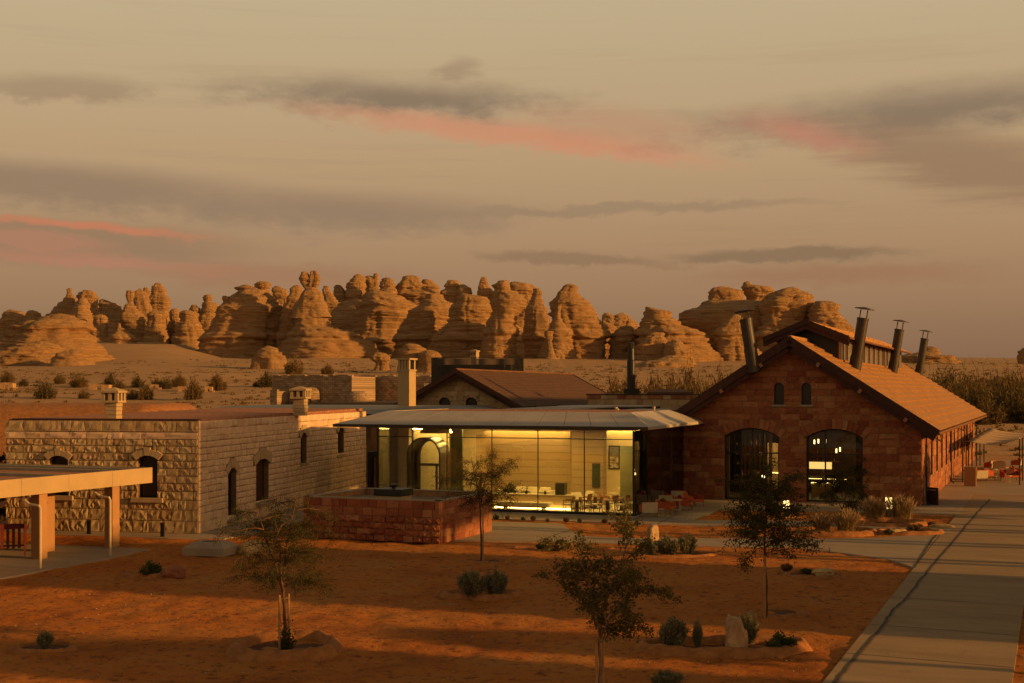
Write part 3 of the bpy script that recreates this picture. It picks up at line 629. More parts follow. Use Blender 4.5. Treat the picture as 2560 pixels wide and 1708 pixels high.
class Opening:
    def __init__(s, u0, u1, z0, z1, rise=0.0, ring=0.0): s.u0, s.u1, s.z0, s.z1, s.rise, s.ring = u0, u1, z0, z1, rise, ring
    def circ(s):
        w = s.u1 - s.u0
        if s.rise <= 0: return None
        Rr = (w * w / 4 + s.rise ** 2) / (2 * s.rise); return (s.u0 + s.u1) / 2, s.z1 + s.rise - Rr, Rr
    def span(s, z, pad=0.0):
        if z < s.z0 - pad: return None
        if s.rise <= 0: return (s.u0 - pad, s.u1 + pad) if z < s.z1 + s.ring else None
        c, zc, Rr = s.circ(); ro = Rr + s.ring
        if z <= s.z1: return (s.u0 - pad, s.u1 + pad)
        d = ro * ro - (z - zc) ** 2
        if d <= 0: return None
        h = min(math.sqrt(d), (s.u1 - s.u0) / 2 + s.ring * 0.9); return (c - h, c + h)
    def outline(s, n=12, inset=0.0):
        u0, u1, z0 = s.u0 + inset, s.u1 - inset, s.z0 + inset
        pts = [(u0, z0), (u1, z0)]
        if s.rise <= 0: return pts + [(u1, s.z1 - inset), (u0, s.z1 - inset)]
        c, zc, Rr = s.circ(); r = Rr - inset
        a0 = math.asin(min(1, (u1 - c) / r))
        for k in range(n + 1):
            t = a0 - 2 * a0 * k / n; pts.append((c + r * math.sin(t), zc + r * math.cos(t)))
        return pts

def course_blocks(L, z0, z1, hh, ln, ops, rng, roof=None, ends=0.0):
    """running-bond blocks (uc, zc, len, h) on a wall of length L"""
    out = []; z = z0; k = 0
    while z < z1 - 0.05:
        h = hh(k) if callable(hh) else hh
        h = min(h, z1 - z); h0 = h
        if z1 - z - h < 0.12: h = h0 = z1 - z
        zm = z + h / 2
        a, b = 0.0, L
        if roof:
            a, b = roof(z + h * 0.6)
            if b - a < 0.15: z += h0; k += 1; continue
        segs = [(a, b)]
        for o in ops:
            sp = o.span(zm) 
            if sp is None and o.rise <= 0 and z < o.z1 < z + h: sp = (o.u0, o.u1)
            if sp is None: continue
            ns = []
            for (p, q) in segs:
                if sp[1] <= p or sp[0] >= q: ns.append((p, q)); continue
                if sp[0] > p + 0.04: ns.append((p, sp[0]))
                if sp[1] < q - 0.04: ns.append((sp[1], q))
            segs = ns
        for (p, q) in segs:
            u = p; first = True
            while u < q - 1e-4:
                l = ln * rng.uniform(0.62, 1.4) * (0.55 if first and k % 2 else 1.0); first = False
                if q - u - l < ln * 0.42: l = q - u
                out.append((u + l / 2, zm, l, h)); u += l
        z += h0; k += 1
    return out

class Stones:
    """collects the stones of one building; the 300 that show largest become parts, the rest one joined part"""
    def __init__(s, parent): s.p = parent; s.items = []
    def wall(s, P, a, blocks, depth, gap, meshes, jmat, inset=0.0, seed=0, face=1.0):
        r = random.Random(seed)
        for (u, z, l, h) in blocks:
            c = fr(P, a, u, -inset, z); Y = max(c.y, 5)
            score = (l * abs(face)) * h / (Y * Y)
            s.items.append((score, c, a, (max(l - gap, .05), depth, max(h - gap, .05)), r.choice(meshes), jmat, r.random() < .5))
    def build(s, limit=300, name='stone'):
        s.items.sort(key=lambda t: -t[0])
        for (sc, c, a, dim, me, jm, fl) in s.items[:limit]:
            o = put(name, me, None, s.p, c); o.rotation_euler = (0, 0, a); o.scale = dim
        groups = {}
        for it in s.items[limit:]: groups.setdefault(it[5].name, []).append(it)
        for jm, its in groups.items():
            VV, FF, b = [], [], 0
            for (sc, c, a, dim, me, _, fl) in its:
                v = np.array([x.co[:] for x in me.vertices]) * np.array(dim)
                ca, sa = math.cos(a), math.sin(a)
                w = np.stack([v[:, 0] * ca - v[:, 1] * sa + c.x, v[:, 0] * sa + v[:, 1] * ca + c.y, v[:, 2] + c.z], -1)
                VV.append(w); FF.append(np.array([list(p.vertices) for p in me.polygons]) + b); b += len(v)
            me = npmesh('smaller_stones', np.concatenate(VV), np.concatenate(FF)); me.materials.append(its[0][5])
            tag(put('smaller_stones', me, None, s.p), kind='stuff')

def wall_sheet(name, P, a, outer, ops, matl, parent, o=0.0, reveal=0.35, back=0.45):
    """the mortar wall behind the stones: outline with real openings and reveals"""
    loops = [[Vector((u, z, 0)) for u, z in outer]] + [[Vector((u, z, 0)) for u, z in op.outline()] for op in ops]
    tri = tessellate_polygon(loops); flat = [v for l in loops for v in l]
    V = [fr(P, a, v.x, o, v.y) for v in flat]; n = len(V)
    V2 = [fr(P, a, v.x, o - back, v.y) for v in flat]
    mb = MB(); F = [tuple(t) for t in tri] + [tuple(i + n for i in t[::-1]) for t in tri]
    b = 0
    for l in loops:
        m = len(l)
        for i in range(m): F.append((b + i, b + (i + 1) % m, n + b + (i + 1) % m, n + b + i))
        b += m
    mb.add(V + V2, F); return mb.obj(name, matl, parent)
def loop_strip(mb, P, a, lo, li, o0, o1):
    """ring between an outer and an inner loop, o0..o1 deep"""
    n = len(lo); V = []
    for o in (o0, o1):
        V += [fr(P, a, u, o, z) for u, z in lo] + [fr(P, a, u, o, z) for u, z in li]
    F = []
    for i in range(n):
        j = (i + 1) % n
        F += [(i, j, n + j, n + i), (2 * n + i, 3 * n + i, 3 * n + j, 2 * n + j), (i, 2 * n + i, 2 * n + j, j), (n + i, n + j, 3 * n + j, 3 * n + i)]
    mb.add(V, F); return mb
def window(parent, P, a, op, depth=0.28, fw=0.07, name='window', pane=None, mull_u=(), mull_z=(), fmat=None, surround=None):
    """frame with glazing bars and a pane, set back in the wall"""
    fmat = fmat or M_dark; pane = pane or M_glassdark
    mb = MB(); loop_strip(mb, P, a, op.outline(), op.outline(inset=fw), -depth + 0.04, -depth - 0.05)
    for u in mull_u:
        top = op.z1
        if op.rise > 0:
            c, zc, Rr = op.circ(); top = zc + math.sqrt(max(0, Rr * Rr - (u - c) ** 2)) - fw * 0.5
        mb.obox(P, a, u - fw / 2.4, u + fw / 2.4, -depth + 0.03, -depth - 0.04, op.z0 + fw, top)
    for z in mull_z: mb.obox(P, a, op.u0 + fw, op.u1 - fw, -depth + 0.034, -depth - 0.044, z - fw / 2.4, z + fw / 2.4)
    f = mb.obj(name, fmat, parent)
    li = op.outline(inset=fw * 0.6); mp = MB()
    V = [fr(P, a, u, -depth, z) for u, z in li] + [fr(P, a, u, -depth - 0.02, z) for u, z in li]; n = len(li)
    mp.add(V, [tuple(range(n)), tuple(range(n, 2 * n))[::-1]] + [(i, (i + 1) % n, n + (i + 1) % n, n + i) for i in range(n)])
    mp.obj('pane', pane, f); return f
def voussoirs(parent, P, a, op, n, matl, proud=0.06, name='arch_stone', key=False, rng=None):
    c, zc, Rr = op.circ(); a0 = math.asin(min(1, (op.u1 - op.u0) / 2 / Rr)) + (0.04 if not key else 0.12)
    for k in range(n):
        t0 = -a0 + 2 * a0 * k / n + 0.006 / Rr; t1 = -a0 + 2 * a0 * (k + 1) / n - 0.006 / Rr
        rg = op.ring * (1.0 if rng is None else rng.uniform(0.9, 1.1))
        if key and k == n // 2: rg *= 1.3
        if key and k in (0, n - 1): rg *= 1.15
        q = []
        for t, r in ((t0, Rr), (t1, Rr), (t1, Rr + rg), (t0, Rr + rg)): q.append((c + r * math.sin(t), zc + r * math.cos(t)))
        if key and k in (0, n - 1): pass
        pr = proud * (1.0 if rng is None else rng.uniform(0.7, 1.5)) + (0.015 if key and k == n // 2 else 0)
        mb = MB(); mb.hexa([fr(P, a, u, 0.0, z) for u, z in q], [fr(P, a, u, pr, z) for u, z in q]); mb.obj(name, matl, parent, bevel=0.012)
def sill(parent, P, a, op, matl, h=0.2, ext=0.25, out=0.14, name='sill'):
    MB().obox(P, a, op.u0 - ext, op.u1 + ext, -0.2, out, op.z0 - h, op.z0).obj(name, matl, parent, bevel=0.015)

# ------------------------------------------------------------------ pale stone building on the left
def left_building():
    aR = R(80); aL = R(-10)                               # right face runs into depth, left face runs left to right
    Pc = Vector((-15.9, 66.9, 0)); LL, LR, H = 10.6, 30.0, 5.72
    PL = fr(Pc, aL, -LL)                                 # start of the left face
    root = thing('stone_building', 'pale quarry-faced stone building with flat roof at the left of the glass pavilion', 'building', (Pc.x, Pc.y, 0))
    def uL(px, z):   # u on left face from pixel x
        k = (px - 1280) / FPX; return ((k * PL.y - PL.x) / (math.cos(aL) - k * math.sin(aL)))
    def uR(px):
        k = (px - 1280) / FPX; return ((k * Pc.y - Pc.x) / (math.cos(aR) - k * math.sin(aR)))
    opsL = [Opening(uL(125, 0), uL(170, 0), 1.85, 3.75, 0.16, 0.30), Opening(uL(346, 0), uL(394, 0), 1.80, 3.80, 0.16, 0.32)]
    opsR = [Opening(uR(569), uR(590), 0.35, 2.85, 0.28, 0.42), Opening(uR(639), uR(671), 0.9, 3.15, 0.22, 0.5),
            Opening(uR(751), uR(766), 2.72, 4.35, 0.3, 0.42), Opening(uR(844), uR(859), 2.85, 4.45, 0.3, 0.42)]
    wall_sheet('wall', PL, aL, [(0, 0), (LL, 0), (LL, H), (0, H)], opsL, M_mort_pale, root)
    wall_sheet('wall', Pc, aR, [(0.46, 0), (LR, 0), (LR, H), (0.46, H)], opsR, M_mort_pale, root)
    Pb = fr(Pc, aR, LR)
    wall_sheet('wall', fr(PL, aR, LR), R(-100), [(0, 0), (LR, 0), (LR, H), (0, H)], [], M_mort_pale, root)
    st = Stones(root); rg = random.Random(11)
    rough = block_set('stone', M_pale, 0.62, 16, 1); flat = block_set('stone', M_pink, 0.35, 12, 2)
    def hL(k): return (0.62, 0.56, 0.50, 0.44, 0.40, 0.38)[min(k, 5)]
    bl = course_blocks(LL, 0.02, H - 0.93, hL, 0.50, opsL, rg)
    st.wall(PL, aL, bl, 0.085, 0.032, rough, M_pale_j, seed=1)
    st.wall(PL, aL, [(u, z, l, h) for u, z, l, h in course_blocks(LL, H - 0.93, H - 0.58, 0.35, 1.05, [], rg)], 0.14, 0.02, flat, M_pink_j, seed=2)
    st.wall(PL, aL, course_blocks(LL, H - 0.56, H, 0.56, 0.75, [], rg), 0.085, 0.032, rough, M_pale_j, seed=3)
    def hR(k): return (0.55, 0.42, 0.36, 0.33)[min(k, 3)]
    st.wall(Pc, aR, course_blocks(LR, 0.02, H - 0.80, hR, 0.60, opsR, rg), 0.06, 0.016, flat, M_pink_j, seed=4, face=0.3)
    st.wall(Pc, aR, course_blocks(LR, H - 0.80, H - 0.42, 0.38, 1.3, [], rg), 0.075, 0.016, flat, M_pink_j, seed=5, face=0.3)
    st.wall(Pc, aR, course_blocks(LR, H - 0.42, H, 0.42, 0.7, [], rg), 0.065, 0.016, flat, M_pink_j, seed=6, face=0.3)
    st.build()
    for o in opsL:
        window(root, PL, aL, o, 0.3, 0.08); voussoirs(root, PL, aL, o, 5, M_dress, 0.16, key=True); sill(root, PL, aL, o, M_dress, 0.24, 0.34, 0.2)
    for i, o in enumerate(opsR):
        window(root, Pc, aR, o, 0.32, 0.05, pane=M_brown if i == 1 else None, name='window' if i > 1 else 'door'); voussoirs(root, Pc, aR, o, 3, M_dress, 0.085, key=True)
        if i > 1: sill(root, Pc, aR, o, M_dress, 0.16, 0.2, 0.1)
        else: MB().obox(Pc, aR, o.u0 - .1, o.u1 + .1, -0.2, 0.3, o.z0 - 0.14, o.z0).obj('doorstep', M_conc, root, bevel=0.01)
    # roof deck, gravel, dark coping line
    q = [fr(Pc, aR, 0.25, -0.25), fr(Pc, aR, LR, -0.25), fr(PL, aR, LR, 0)]; q.append(fr(PL, aR, 0.25))
    MB().hexa([(p.x, p.y, H - 0.25) for p in q], [(p.x, p.y, H + 0.06 + 0.006 * (p.y - Pc.y)) for p in q]).obj('roof', M_gravel, root)
    MB().obox(PL, aL, 0.3, LL - 0.05, -0.42, -0.02, H + 0.005, H + 0.10).obj('coping', M_brown, root)
    MB().obox(Pc, aR, 0.1, LR, -0.38, -0.02, H + 0.005, H + 0.05).obj('coping', M_gravel, root)
    return root, PL, aL, aR, Pc
LB, LB_PL, LB_aL, LB_aR, LB_Pc = left_building()

def stone_chimney(px, yb, zroof, label, w=0.66, cap=0.95, htop=966):
    Y = (CAMH - zroof) * FPX / (yb - HOR); c = W(px, yb, Y); zt = CAMH + (HOR - htop) * Y / FPX
    root = thing('chimney', label, 'chimney', (c.x, c.y, zroof)); h = zt - zroof
    a = R(-10); P = Vector((c.x, c.y, 0)); rg = random.Random(int(px))
    zs = zroof - 0.2; n = 5; hb = (h * 0.52 + 0.2) / n
    for i in range(n):
        e = rg.uniform(-.015, .02)
        MB().obox(P, a, -w / 2 - e, w / 2 + e, -w / 2 - e, w / 2 + e, zs + i * hb, zs + (i + 1) * hb - 0.012).obj('stone', M_dress, root, bevel=0.03)
    z1 = zs + n * hb
    MB().obox(P, a, -cap / 2, cap / 2, -cap / 2, cap / 2, z1, z1 + h * 0.07).obj('slab', M_dress, root, bevel=0.015)
    z2 = z1 + h * 0.07; z3 = zt - h * 0.17
    for i in range(3):
        for k in range(3):
            if i == 1 and k == 1: continue
            x, y = (i - 1) * (cap / 2 - 0.11), (k - 1) * (cap / 2 - 0.11)
            MB().obox(P, a, x - 0.085, x + 0.085, y - 0.085, y + 0.085, z2, z3).obj('pier', M_dress, root)
    MB().obox(P, a, -0.2, 0.2, -0.2, 0.2, z2, z3 - 0.003).obj('flue', M_brown, root)
    MB().obox(P, a, -cap / 2 - .04, cap / 2 + .04, -cap / 2 - .04, cap / 2 + .04, z3, z3 + h * 0.07).obj('slab', M_dress, root, bevel=0.012)
    b = [fr(P, a, u, o, z3 + h * 0.07) for u, o in ((-cap / 2, -cap / 2), (cap / 2, -cap / 2), (cap / 2, cap / 2), (-cap / 2, cap / 2))]
    t = [fr(P, a, u, o, zt) for u, o in ((-.08, -.08), (.08, -.08), (.08, .08), (-.08, .08))]
    MB().hexa(b, t).obj('cap', M_dress, root)
    return root
stone_chimney(284, 1048, 5.78, 'stone chimney with pierced lantern top at the left end of the flat roof', htop=969)
stone_chimney(751, 1031, 5.92, 'stone chimney with pierced lantern top in the middle of the flat roof', w=0.72, cap=1.02, htop=966)

# ------------------------------------------------------------------ red stone shed on the right
F0 = Vector((25.7, 82.8, 0)); SW, SL = 16.2, 58.0; RZ, EZ = 10.45, 5.22
aF = -TH; PF = fr(F0, aF, -SW); aS = math.pi / 2 - TH
def sF(px):
    k = (px - 1280) / FPX; return SW - (F0.x - k * F0.y) / (CT + k * ST)      # u along the facade from its left end
def red_shed():
    root = thing('stone_shed', 'long red sandstone shed with tiled gable roof and two tall arched doorways', 'building', (F0.x, F0.y, 0))
    hw = SW / 2; tan = (RZ - EZ) / hw
    dR = Opening(sF(2016), sF(2157), 0.06, 4.25, 0.55, 0.62); dL = Opening(sF(1811), sF(1948), 0.06, 4.25, 0.55, 0.62)
    w1 = Opening(sF(1935), sF(1960), 6.34, 7.55, 0.22, 0.34); w2 = Opening(sF(2004), sF(2028), 6.34, 7.55, 0.22, 0.34)
    ops = [dL, dR, w1, w2]
    def roof(z):
        if z <= EZ: return 0.0, SW
        e = (z - EZ) / tan; return e, SW - e
    wall_sheet('wall', PF, aF, [(0, 0), (SW, 0), (SW, EZ), (hw, RZ), (0, EZ)], ops, M_mort_red, root)
    wins = [Opening(2.8 + 4.3 * i - 0.72, 2.8 + 4.3 * i + 0.72, 1.55, 3.75, 0.5, 0.42) for i in range(13)]
    wall_sheet('wall', F0, aS, [(0.46, 0), (SL, 0), (SL, EZ), (0.46, EZ)], wins, M_mort_red, root)
    wall_sheet('wall', fr(PF, aS, SL), aS + math.pi, [(0.0, 0), (SL - 0.46, 0), (SL - 0.46, EZ), (0.0, EZ)], [], M_mort_red, root)
    wall_sheet('wall', fr(F0, aS, SL), aF + math.pi, [(0.46, 0), (SW - 0.46, 0), (SW - 0.46, EZ), (hw, RZ), (0.46, EZ)], [], M_mort_red, root)
    st = Stones(root); rg = random.Random(21)
    bs = block_set('stone', M_red, 0.8, 16, 3); bf = block_set('stone', M_red, 0.35, 10, 4)
    st.wall(PF, aF, course_blocks(SW, 0.0, RZ - 0.25, lambda k: 0.46 if k < 9 else 0.40, 0.98, ops, rg, roof), 0.10, 0.03, bs + bf, M_red_j, seed=11)
    st.wall(F0, aS, course_blocks(SL, 0.0, EZ, 0.46, 1.0, wins, rg), 0.03, 0.03, bf, M_red_j, seed=12, face=0.12)
    st.build()
    for o in (dL, dR): voussoirs(root, PF, aF, o, 13, M_red, 0.09, rng=rg)
    for o in (w1, w2):
        voussoirs(root, PF, aF, o, 5, M_red, 0.06, rng=rg); sill(root, PF, aF, o, M_conc, 0.13, 0.15, 0.12)
        window(root, PF, aF, o, 0.22, 0.06)
    for o in wins:
        window(root, F0, aS, o, 0.045, 0.07); voussoirs(root, F0, aS, o, 7, M_red, 0.03, rng=rg)
    # glazed doors
    for o in (dL, dR):
        w = o.u1 - o.u0; mid = [o.u0 + w * f for f in ((0.30, 0.5, 0.70) if o is dL else (0.33,))]
        window(root, PF, aF, o, 0.25, 0.11, name='door', pane=M_glass_door, mull_u=mid, mull_z=(3.15,) if o is dL else (3.15,))
    # roof: two slopes of tile courses on a deck, fascia boards, gutters
    oh, eo = 0.9, 1.05                                          # gable overhang, eave overhang
    sl = math.hypot(hw + eo, (hw + eo) * tan); al = math.atan(tan)
    def RP(side, d, t, up=0.0):
        """point on a roof slope: side +1 right, d down from the ridge, t along the ridge"""
        x = hw + side * d * math.cos(al) + side * up * math.sin(al); return fr(fr(PF, aS, t), aF, x, 0, RZ + 0.22 - d * math.sin(al) + up * math.cos(al))
    for side in (1, -1):
        b = [RP(side, d, t, -0.16) for d, t in ((0, -oh), (sl, -oh), (sl, SL + 0.8), (0, SL + 0.8))]
        tp = [RP(side, d, t, 0.0) for d, t in ((0, -oh), (sl, -oh), (sl, SL + 0.8), (0, SL + 0.8))]
        MB().hexa(b, tp).obj('roof_deck', M_brown, root)
        n = 17; cs = sl / n
        for i in range(n):
            d0, d1 = i * cs, (i + 1) * cs + 0.03; mb = MB(); V = []; m = 48; rr = random.Random(i)
            for k in range(m + 1):
                t = -oh - 0.03 + (SL + 0.8 + oh + 0.05) * k / m; j = rr.uniform(-.012, .012)
                V += [RP(side, d0, t, 0.015), RP(side, d1 + j, t, 0.105 + j), RP(side, d1 + j, t, 0.012)]
            F = []
            for k in range(m): a = 3 * k; F += [(a, a + 1, a + 4, a + 3), (a + 1, a + 2, a + 5, a + 4)]
            F += [(0, 2, 1), (3 * m, 3 * m + 1, 3 * m + 2)]
            mb.add(V, F); mb.obj('tile_course', M_tile, root)
        # barge boards on the gable (two stepped boards)
        for (u0, u1, o0, o1) in ((-0.42, 0.10, -oh - 0.10, -oh + 0.02), (-0.70, -0.18, -oh + 0.03, -oh + 0.12)):
            b = [RP(side, d, t, up) for d, t, up in ((0.0, o0, u0), (sl + .1, o0, u0), (sl + .1, o0, u1), (0.0, o0, u1))]
            tp = [RP(side, d, t, up) for d, t, up in ((0.0, o1, u0), (sl + .1, o1, u0), (sl + .1, o1, u1), (0.0, o1, u1))]
            MB().hexa(b, tp).obj('barge_board', M_brown, root)
        bb = [RP(side, d, SL + 0.78, up) for d, up in ((0, -.3), (sl + .1, -.3), (sl + .1, .1), (0, .1))]; tt = [RP(side, d, SL + 0.88, up) for d, up in ((0, -.3), (sl + .1, -.3), (sl + .1, .1), (0, .1))]
        MB().hexa(bb, tt).obj('barge_board', M_brown, root)
        for d in (2.5, 5.6, 8.9):
            b = [RP(side, d + x, -oh - 0.16, up) for x, up in ((-.1, -.62), (.1, -.62), (.1, -.36), (-.1, -.36))]; tp = [RP(side, d + x, 0.1, up) for x, up in ((-.1, -.62), (.1, -.62), (.1, -.36), (-.1, -.36))]
            MB().hexa(b, tp).obj('purlin_end', M_column, root)
        g = MB(); g.tube([RP(side, sl + 0.12, -oh, -0.12), RP(side, sl + 0.12, SL + 0.8, -0.12)], 0.09, 8); g.obj('gutter', M_tile_b, root)
        f = [RP(side, sl - .02, -oh, -0.18), RP(side, sl - .02, SL + .8, -0.18), RP(side, sl - .02, SL + .8, -0.5), RP(side, sl - .02, -oh, -0.5)]
        f2 = [p + Vector((0.06 * CT * side, -0.06 * ST * side, 0)) for p in f]
        MB().hexa(f, f2).obj('fascia', M_tile_b, root)
    MB().tube([RP(1, 0, -oh - 0.03, 0.05), RP(1, 0, SL + .82, 0.05)], 0.13, 8).obj('ridge_tiles', M_tile, root)
    # downpipes on the long side
    for t in (0.55, 21.9, 40.5, 57.6):
        top = RP(1, sl + .12, t + (1.8 if t > 1 else 0.3), -0.15); e = fr(F0, aS, t, 0.24, EZ - 0.62)
        MB().tube([top, top - Vector((0, 0, .5)), e, fr(F0, aS, t, 0.24, 0.25), fr(F0, aS, t, 0.42, 0.05)], 0.055, 8).obj('downpipe', M_dark, root)
    return root, RP, al, sl, hw
RS, RP, R_AL, R_SL, R_HW = red_shed()

def clerestory():
    root = thing('clerestory', 'raised clerestory with dark gable and row of white barred windows on the shed ridge', 'roof lantern', tuple(fr(fr(PF, aS, 5), aF, R_HW, 0, RZ)))
    t0, t1, w, zb, ze, zr = 5.4, 46.0, 2.1, 8.6, 10.9, 12.1
    tan = (zr - ze) / (w + 0.75)
    def C(u, t, z): return fr(fr(PF, aS, t), aF, R_HW + u, 0, z)
    for s in (-1, 1):
        b = [C(s * w, t0 + .6, zb), C(s * w, t1 - .3, zb), C(s * (w - .15), t1 - .3, zb), C(s * (w - .15), t0 + .6, zb)]
        MB().hexa(b, [p + Vector((0, 0, ze - zb + .1)) for p in b]).obj('side_wall', M_brown, root)
        sl = math.hypot(w + .75, zr - ze)
        q = [(0, t0 - .3), (w + .75, t0 - .3), (w + .75, t1), (0, t1)]
        MB().hexa([C(s * u, t, zr - u * tan - .14) for u, t in q], [C(s * u, t, zr - u * tan) for u, t in q]).obj('roof_deck', M_brown, root)
        n = 7
        for i in range(n):
            u0, u1 = (w + .78) * i / n, (w + .78) * (i + 1) / n + .02
            V = [C(s * u0, t0 - .32, zr - u0 * tan + .012), C(s * u1, t0 - .32, zr - u1 * tan + .07), C(s * u1, t0 - .32, zr - u1 * tan + .01)]
            V += [C(s * u0, t1 + .02, zr - u0 * tan + .012), C(s * u1, t1 + .02, zr - u1 * tan + .07), C(s * u1, t1 + .02, zr - u1 * tan + .01)]
            MB().add(V, [(0, 1, 4, 3), (1, 2, 5, 4), (0, 2, 1), (3, 4, 5)]).obj('tile_course', M_tile, root)
        for (o, up) in ((-.36, 0.0), (-.26, -.32)):
            e = [(0, zr + up + .06), (w + .82, ze + up + .06), (w + .82, ze + up - .30), (0, zr + up - .30)]
            MB().hexa([C(s * u, t0 + o - .06, z) for u, z in e], [C(s * u, t0 + o + .04, z) for u, z in e]).obj('barge_board', M_brown, root)
        MB().tube([C(s * (w + .82), t0 - .3, ze - .06), C(s * (w + .82), t1, ze - .06)], .08, 8).obj('gutter', M_tile_b, root)
    e = [(-w, zb), (w, zb), (w, ze), (0, zr - .2), (-w, ze)]
    MB().hexa([C(u, t0 + .7, z) for u, z in e], [C(u, t0 + .82, z) for u, z in e]).obj('gable_wall', M_dark, root)
    MB().hexa([C(u, t1 - .3, z) for u, z in e], [C(u, t1 - .2, z) for u, z in e]).obj('gable_wall', M_brown, root)
    Mw = mat('pale_window_bars', (0.42, 0.38, 0.32), 0.4, 0.1, 2, 0, 10)
    for i in range(13):
        ta = t0 + 1.5 + i * 3.02; P = C(w + .01, 0, 0); a = aS
        fme = MB()
        for k in range(4): u = ta + k * 0.52; fme.obox(P, a, u, u + 0.07, 0.0, 0.06, 9.35, 10.72)
        fme.obox(P, a, ta, ta + 1.63, 0.0, 0.055, 10.66, 10.74); fme.obox(P, a, ta, ta + 1.63, 0, 0.055, 9.3, 9.38)
        f = fme.obj('window', Mw, root)
        MB().obox(P, a, ta + .03, ta + 1.6, -0.02, 0.02, 9.36, 10.68).obj('pane', mat('painted_sky_glass', (0.30, 0.29, 0.27), 0.15, 0.2, 1, 0, 4, spec=0.6), f)  # pale pane colour stands in for sky reflected in the glass
    return root
clerestory()

def ray_slope(px, py, side):
    """where a sight line meets a slope of the shed roof"""
    d = Vector(((px - 1280) / FPX, 1, (HOR - py) / FPX)); a, b, c = RP(side, 0, 0), RP(side, 5, 0), RP(side, 0, 5)
    n = (b - a).cross(c - a); o = Vector((0, 0, CAMH)); return o + d * ((a - o).dot(n) / d.dot(n))
M_flue = mat('blackened_flue_steel', (0.035, 0.022, 0.012), 0.5, 0.3, 3, 0.1, 12, spec=0.4)
def flue(px, py, side, toppx, toppy, cappy, dia, label):
    p = ray_slope(px, py, side); lean = Vector((CT * side, -ST * side, 0)) * 0.16 + Vector((0, 0, 1)); lean.normalize()
    h = (py - toppy) * p.y / FPX; hc = (toppy - cappy) * p.y / FPX; r = dia / 2
    root = thing('flue_pipe', label, 'flue', tuple(p))
    t = MB().tube([p - lean * .7, p + lean * h], r, 20).obj('pipe', M_flue, root); 
    MB().tube([p - lean * .3, p + lean * .9], r * 1.09, 20).obj('collar', M_flue, root)
    MB().tube([p + lean * (h - .12), p + lean * (h + .03)], r * 1.06, 20).obj('rim', M_flue, root)
    e1 = lean.cross(Vector((0, 1, 0))).normalized(); e2 = lean.cross(e1)
    for k in range(4):
        q = p + lean * (h - .1) + (e1 * math.cos(k * 1.571 + .6) + e2 * math.sin(k * 1.571 + .6)) * r * .85
        MB().tube([q, q + lean * (hc + .05)], 0.028, 5).obj('strut', M_flue, root)
    c = p + lean * (h + hc); MB().tube([c, c + lean * .05, c + lean * .16], [r * 1.75, r * 1.7, r * .15], 20).obj('rain_cap', M_flue, root)
    return root
flue(1881, 905, -1, 1862, 797, 777, 0.78, 'leaning black flue pipe with rain cap on the near left roof slope of the shed')
flue(2137, 922, 1, 2152, 795, 772, 0.78, 'largest leaning flue pipe with rain cap, nearest on the right roof slope')
flue(2231, 930, 1, 2245, 823, 803, 0.78, 'middle leaning flue pipe with rain cap on the right roof slope')
flue(2297, 935, 1, 2306, 846, 828, 0.78, 'farthest leaning flue pipe with rain cap on the right roof slope')
# ------------------------------------------------------------------ glass pavilion
PT = R(20); PC0 = Vector((6.98, 75.75, 0))
def PV(u, v, z=0.0): return Vector((PC0.x - math.cos(PT) * u + math.sin(PT) * v, PC0.y + math.sin(PT) * u + math.cos(PT) * v, z))
def uP(px, v=0.0):
    k = (px - 1280) / FPX; c = PV(0, v); return (c.x - c.y * k) / (math.cos(PT) + math.sin(PT) * k)
def pbox(mb, u0, u1, v0, v1, z0, z1):
    b = [PV(u0, v0), PV(u1, v0), PV(u1, v1), PV(u0, v1)]
    return mb.hexa([(p.x, p.y, z0) for p in b], [(p.x, p.y, z1) for p in b])
def m_rammed():
    m = bpy.data.materials.new('rammed_earth'); m.use_nodes = True; t = NT(m.node_tree); t.n.clear()
    out = t.node('ShaderNodeOutputMaterial'); b = t.node('ShaderNodeBsdfPrincipled'); t.l.new(b.outputs[0], out.inputs[0])
    pos = t.node('ShaderNodeNewGeometry').outputs['Position']; sp = t.node('ShaderNodeSeparateXYZ'); t.l.new(pos, sp.inputs[0])
    n = t.noise(t.vscale(pos, (1, 1, 3)), 1.2, 5, 0.65)
    zz = t.math('ADD', sp.outputs[2], t.math('MULTIPLY', n, 0.16)); lay = t.math('FRACT', t.math('MULTIPLY', zz, 2.1))
    c = t.mix(t.sstep(lay, 0.75, 1.0), (0.34, 0.235, 0.12), (0.20, 0.12, 0.055)); c = t.mix(t.math('MULTIPLY', n, 0.5), c, (0.42, 0.30, 0.16))
    t.l.new(c, b.inputs['Base Color']); b.inputs['Roughness'].default_value = 0.95
    bp = t.node('ShaderNodeBump'); bp.inputs['Strength'].default_value = 0.6; bp.inputs['Distance'].default_value = 0.03; t.l.new(t.math('ADD', lay, t.noise(pos, 18, 5, .7)), bp.inputs['Height']); t.l.new(bp.outputs[0], b.inputs['Normal'])
    return m
M_rammed = m_rammed()
M_floor = mat('pale_terrazzo', (0.55, 0.47, 0.35), 0.5, 0.08, 2, 0.05, 30)
M_ceil = mat('pale_ceiling', (0.50, 0.42, 0.28), 0.8, 0.05, 1, 0.0, 8)
M_bronze = mat('dark_bronze', (0.05, 0.042, 0.03), 0.35, 0.2, 2, 0.05, 20, metal=0.6, spec=0.5)
M_cush = mat('cream_upholstery', (0.58, 0.49, 0.33), 0.95, 0.1, 4, 0.3, 40)
M_timb = mat('walnut_timber', (0.16, 0.075, 0.032), 0.55, 0.25, 6, 0.1, 20)
M_olive = mat('dark_green_panel', (0.035, 0.045, 0.025), 0.5, 0.15, 2, 0.05, 20)
M_lamp_y = emis('warm_cove_light', (1.0, 0.64, 0.16), 30.0)

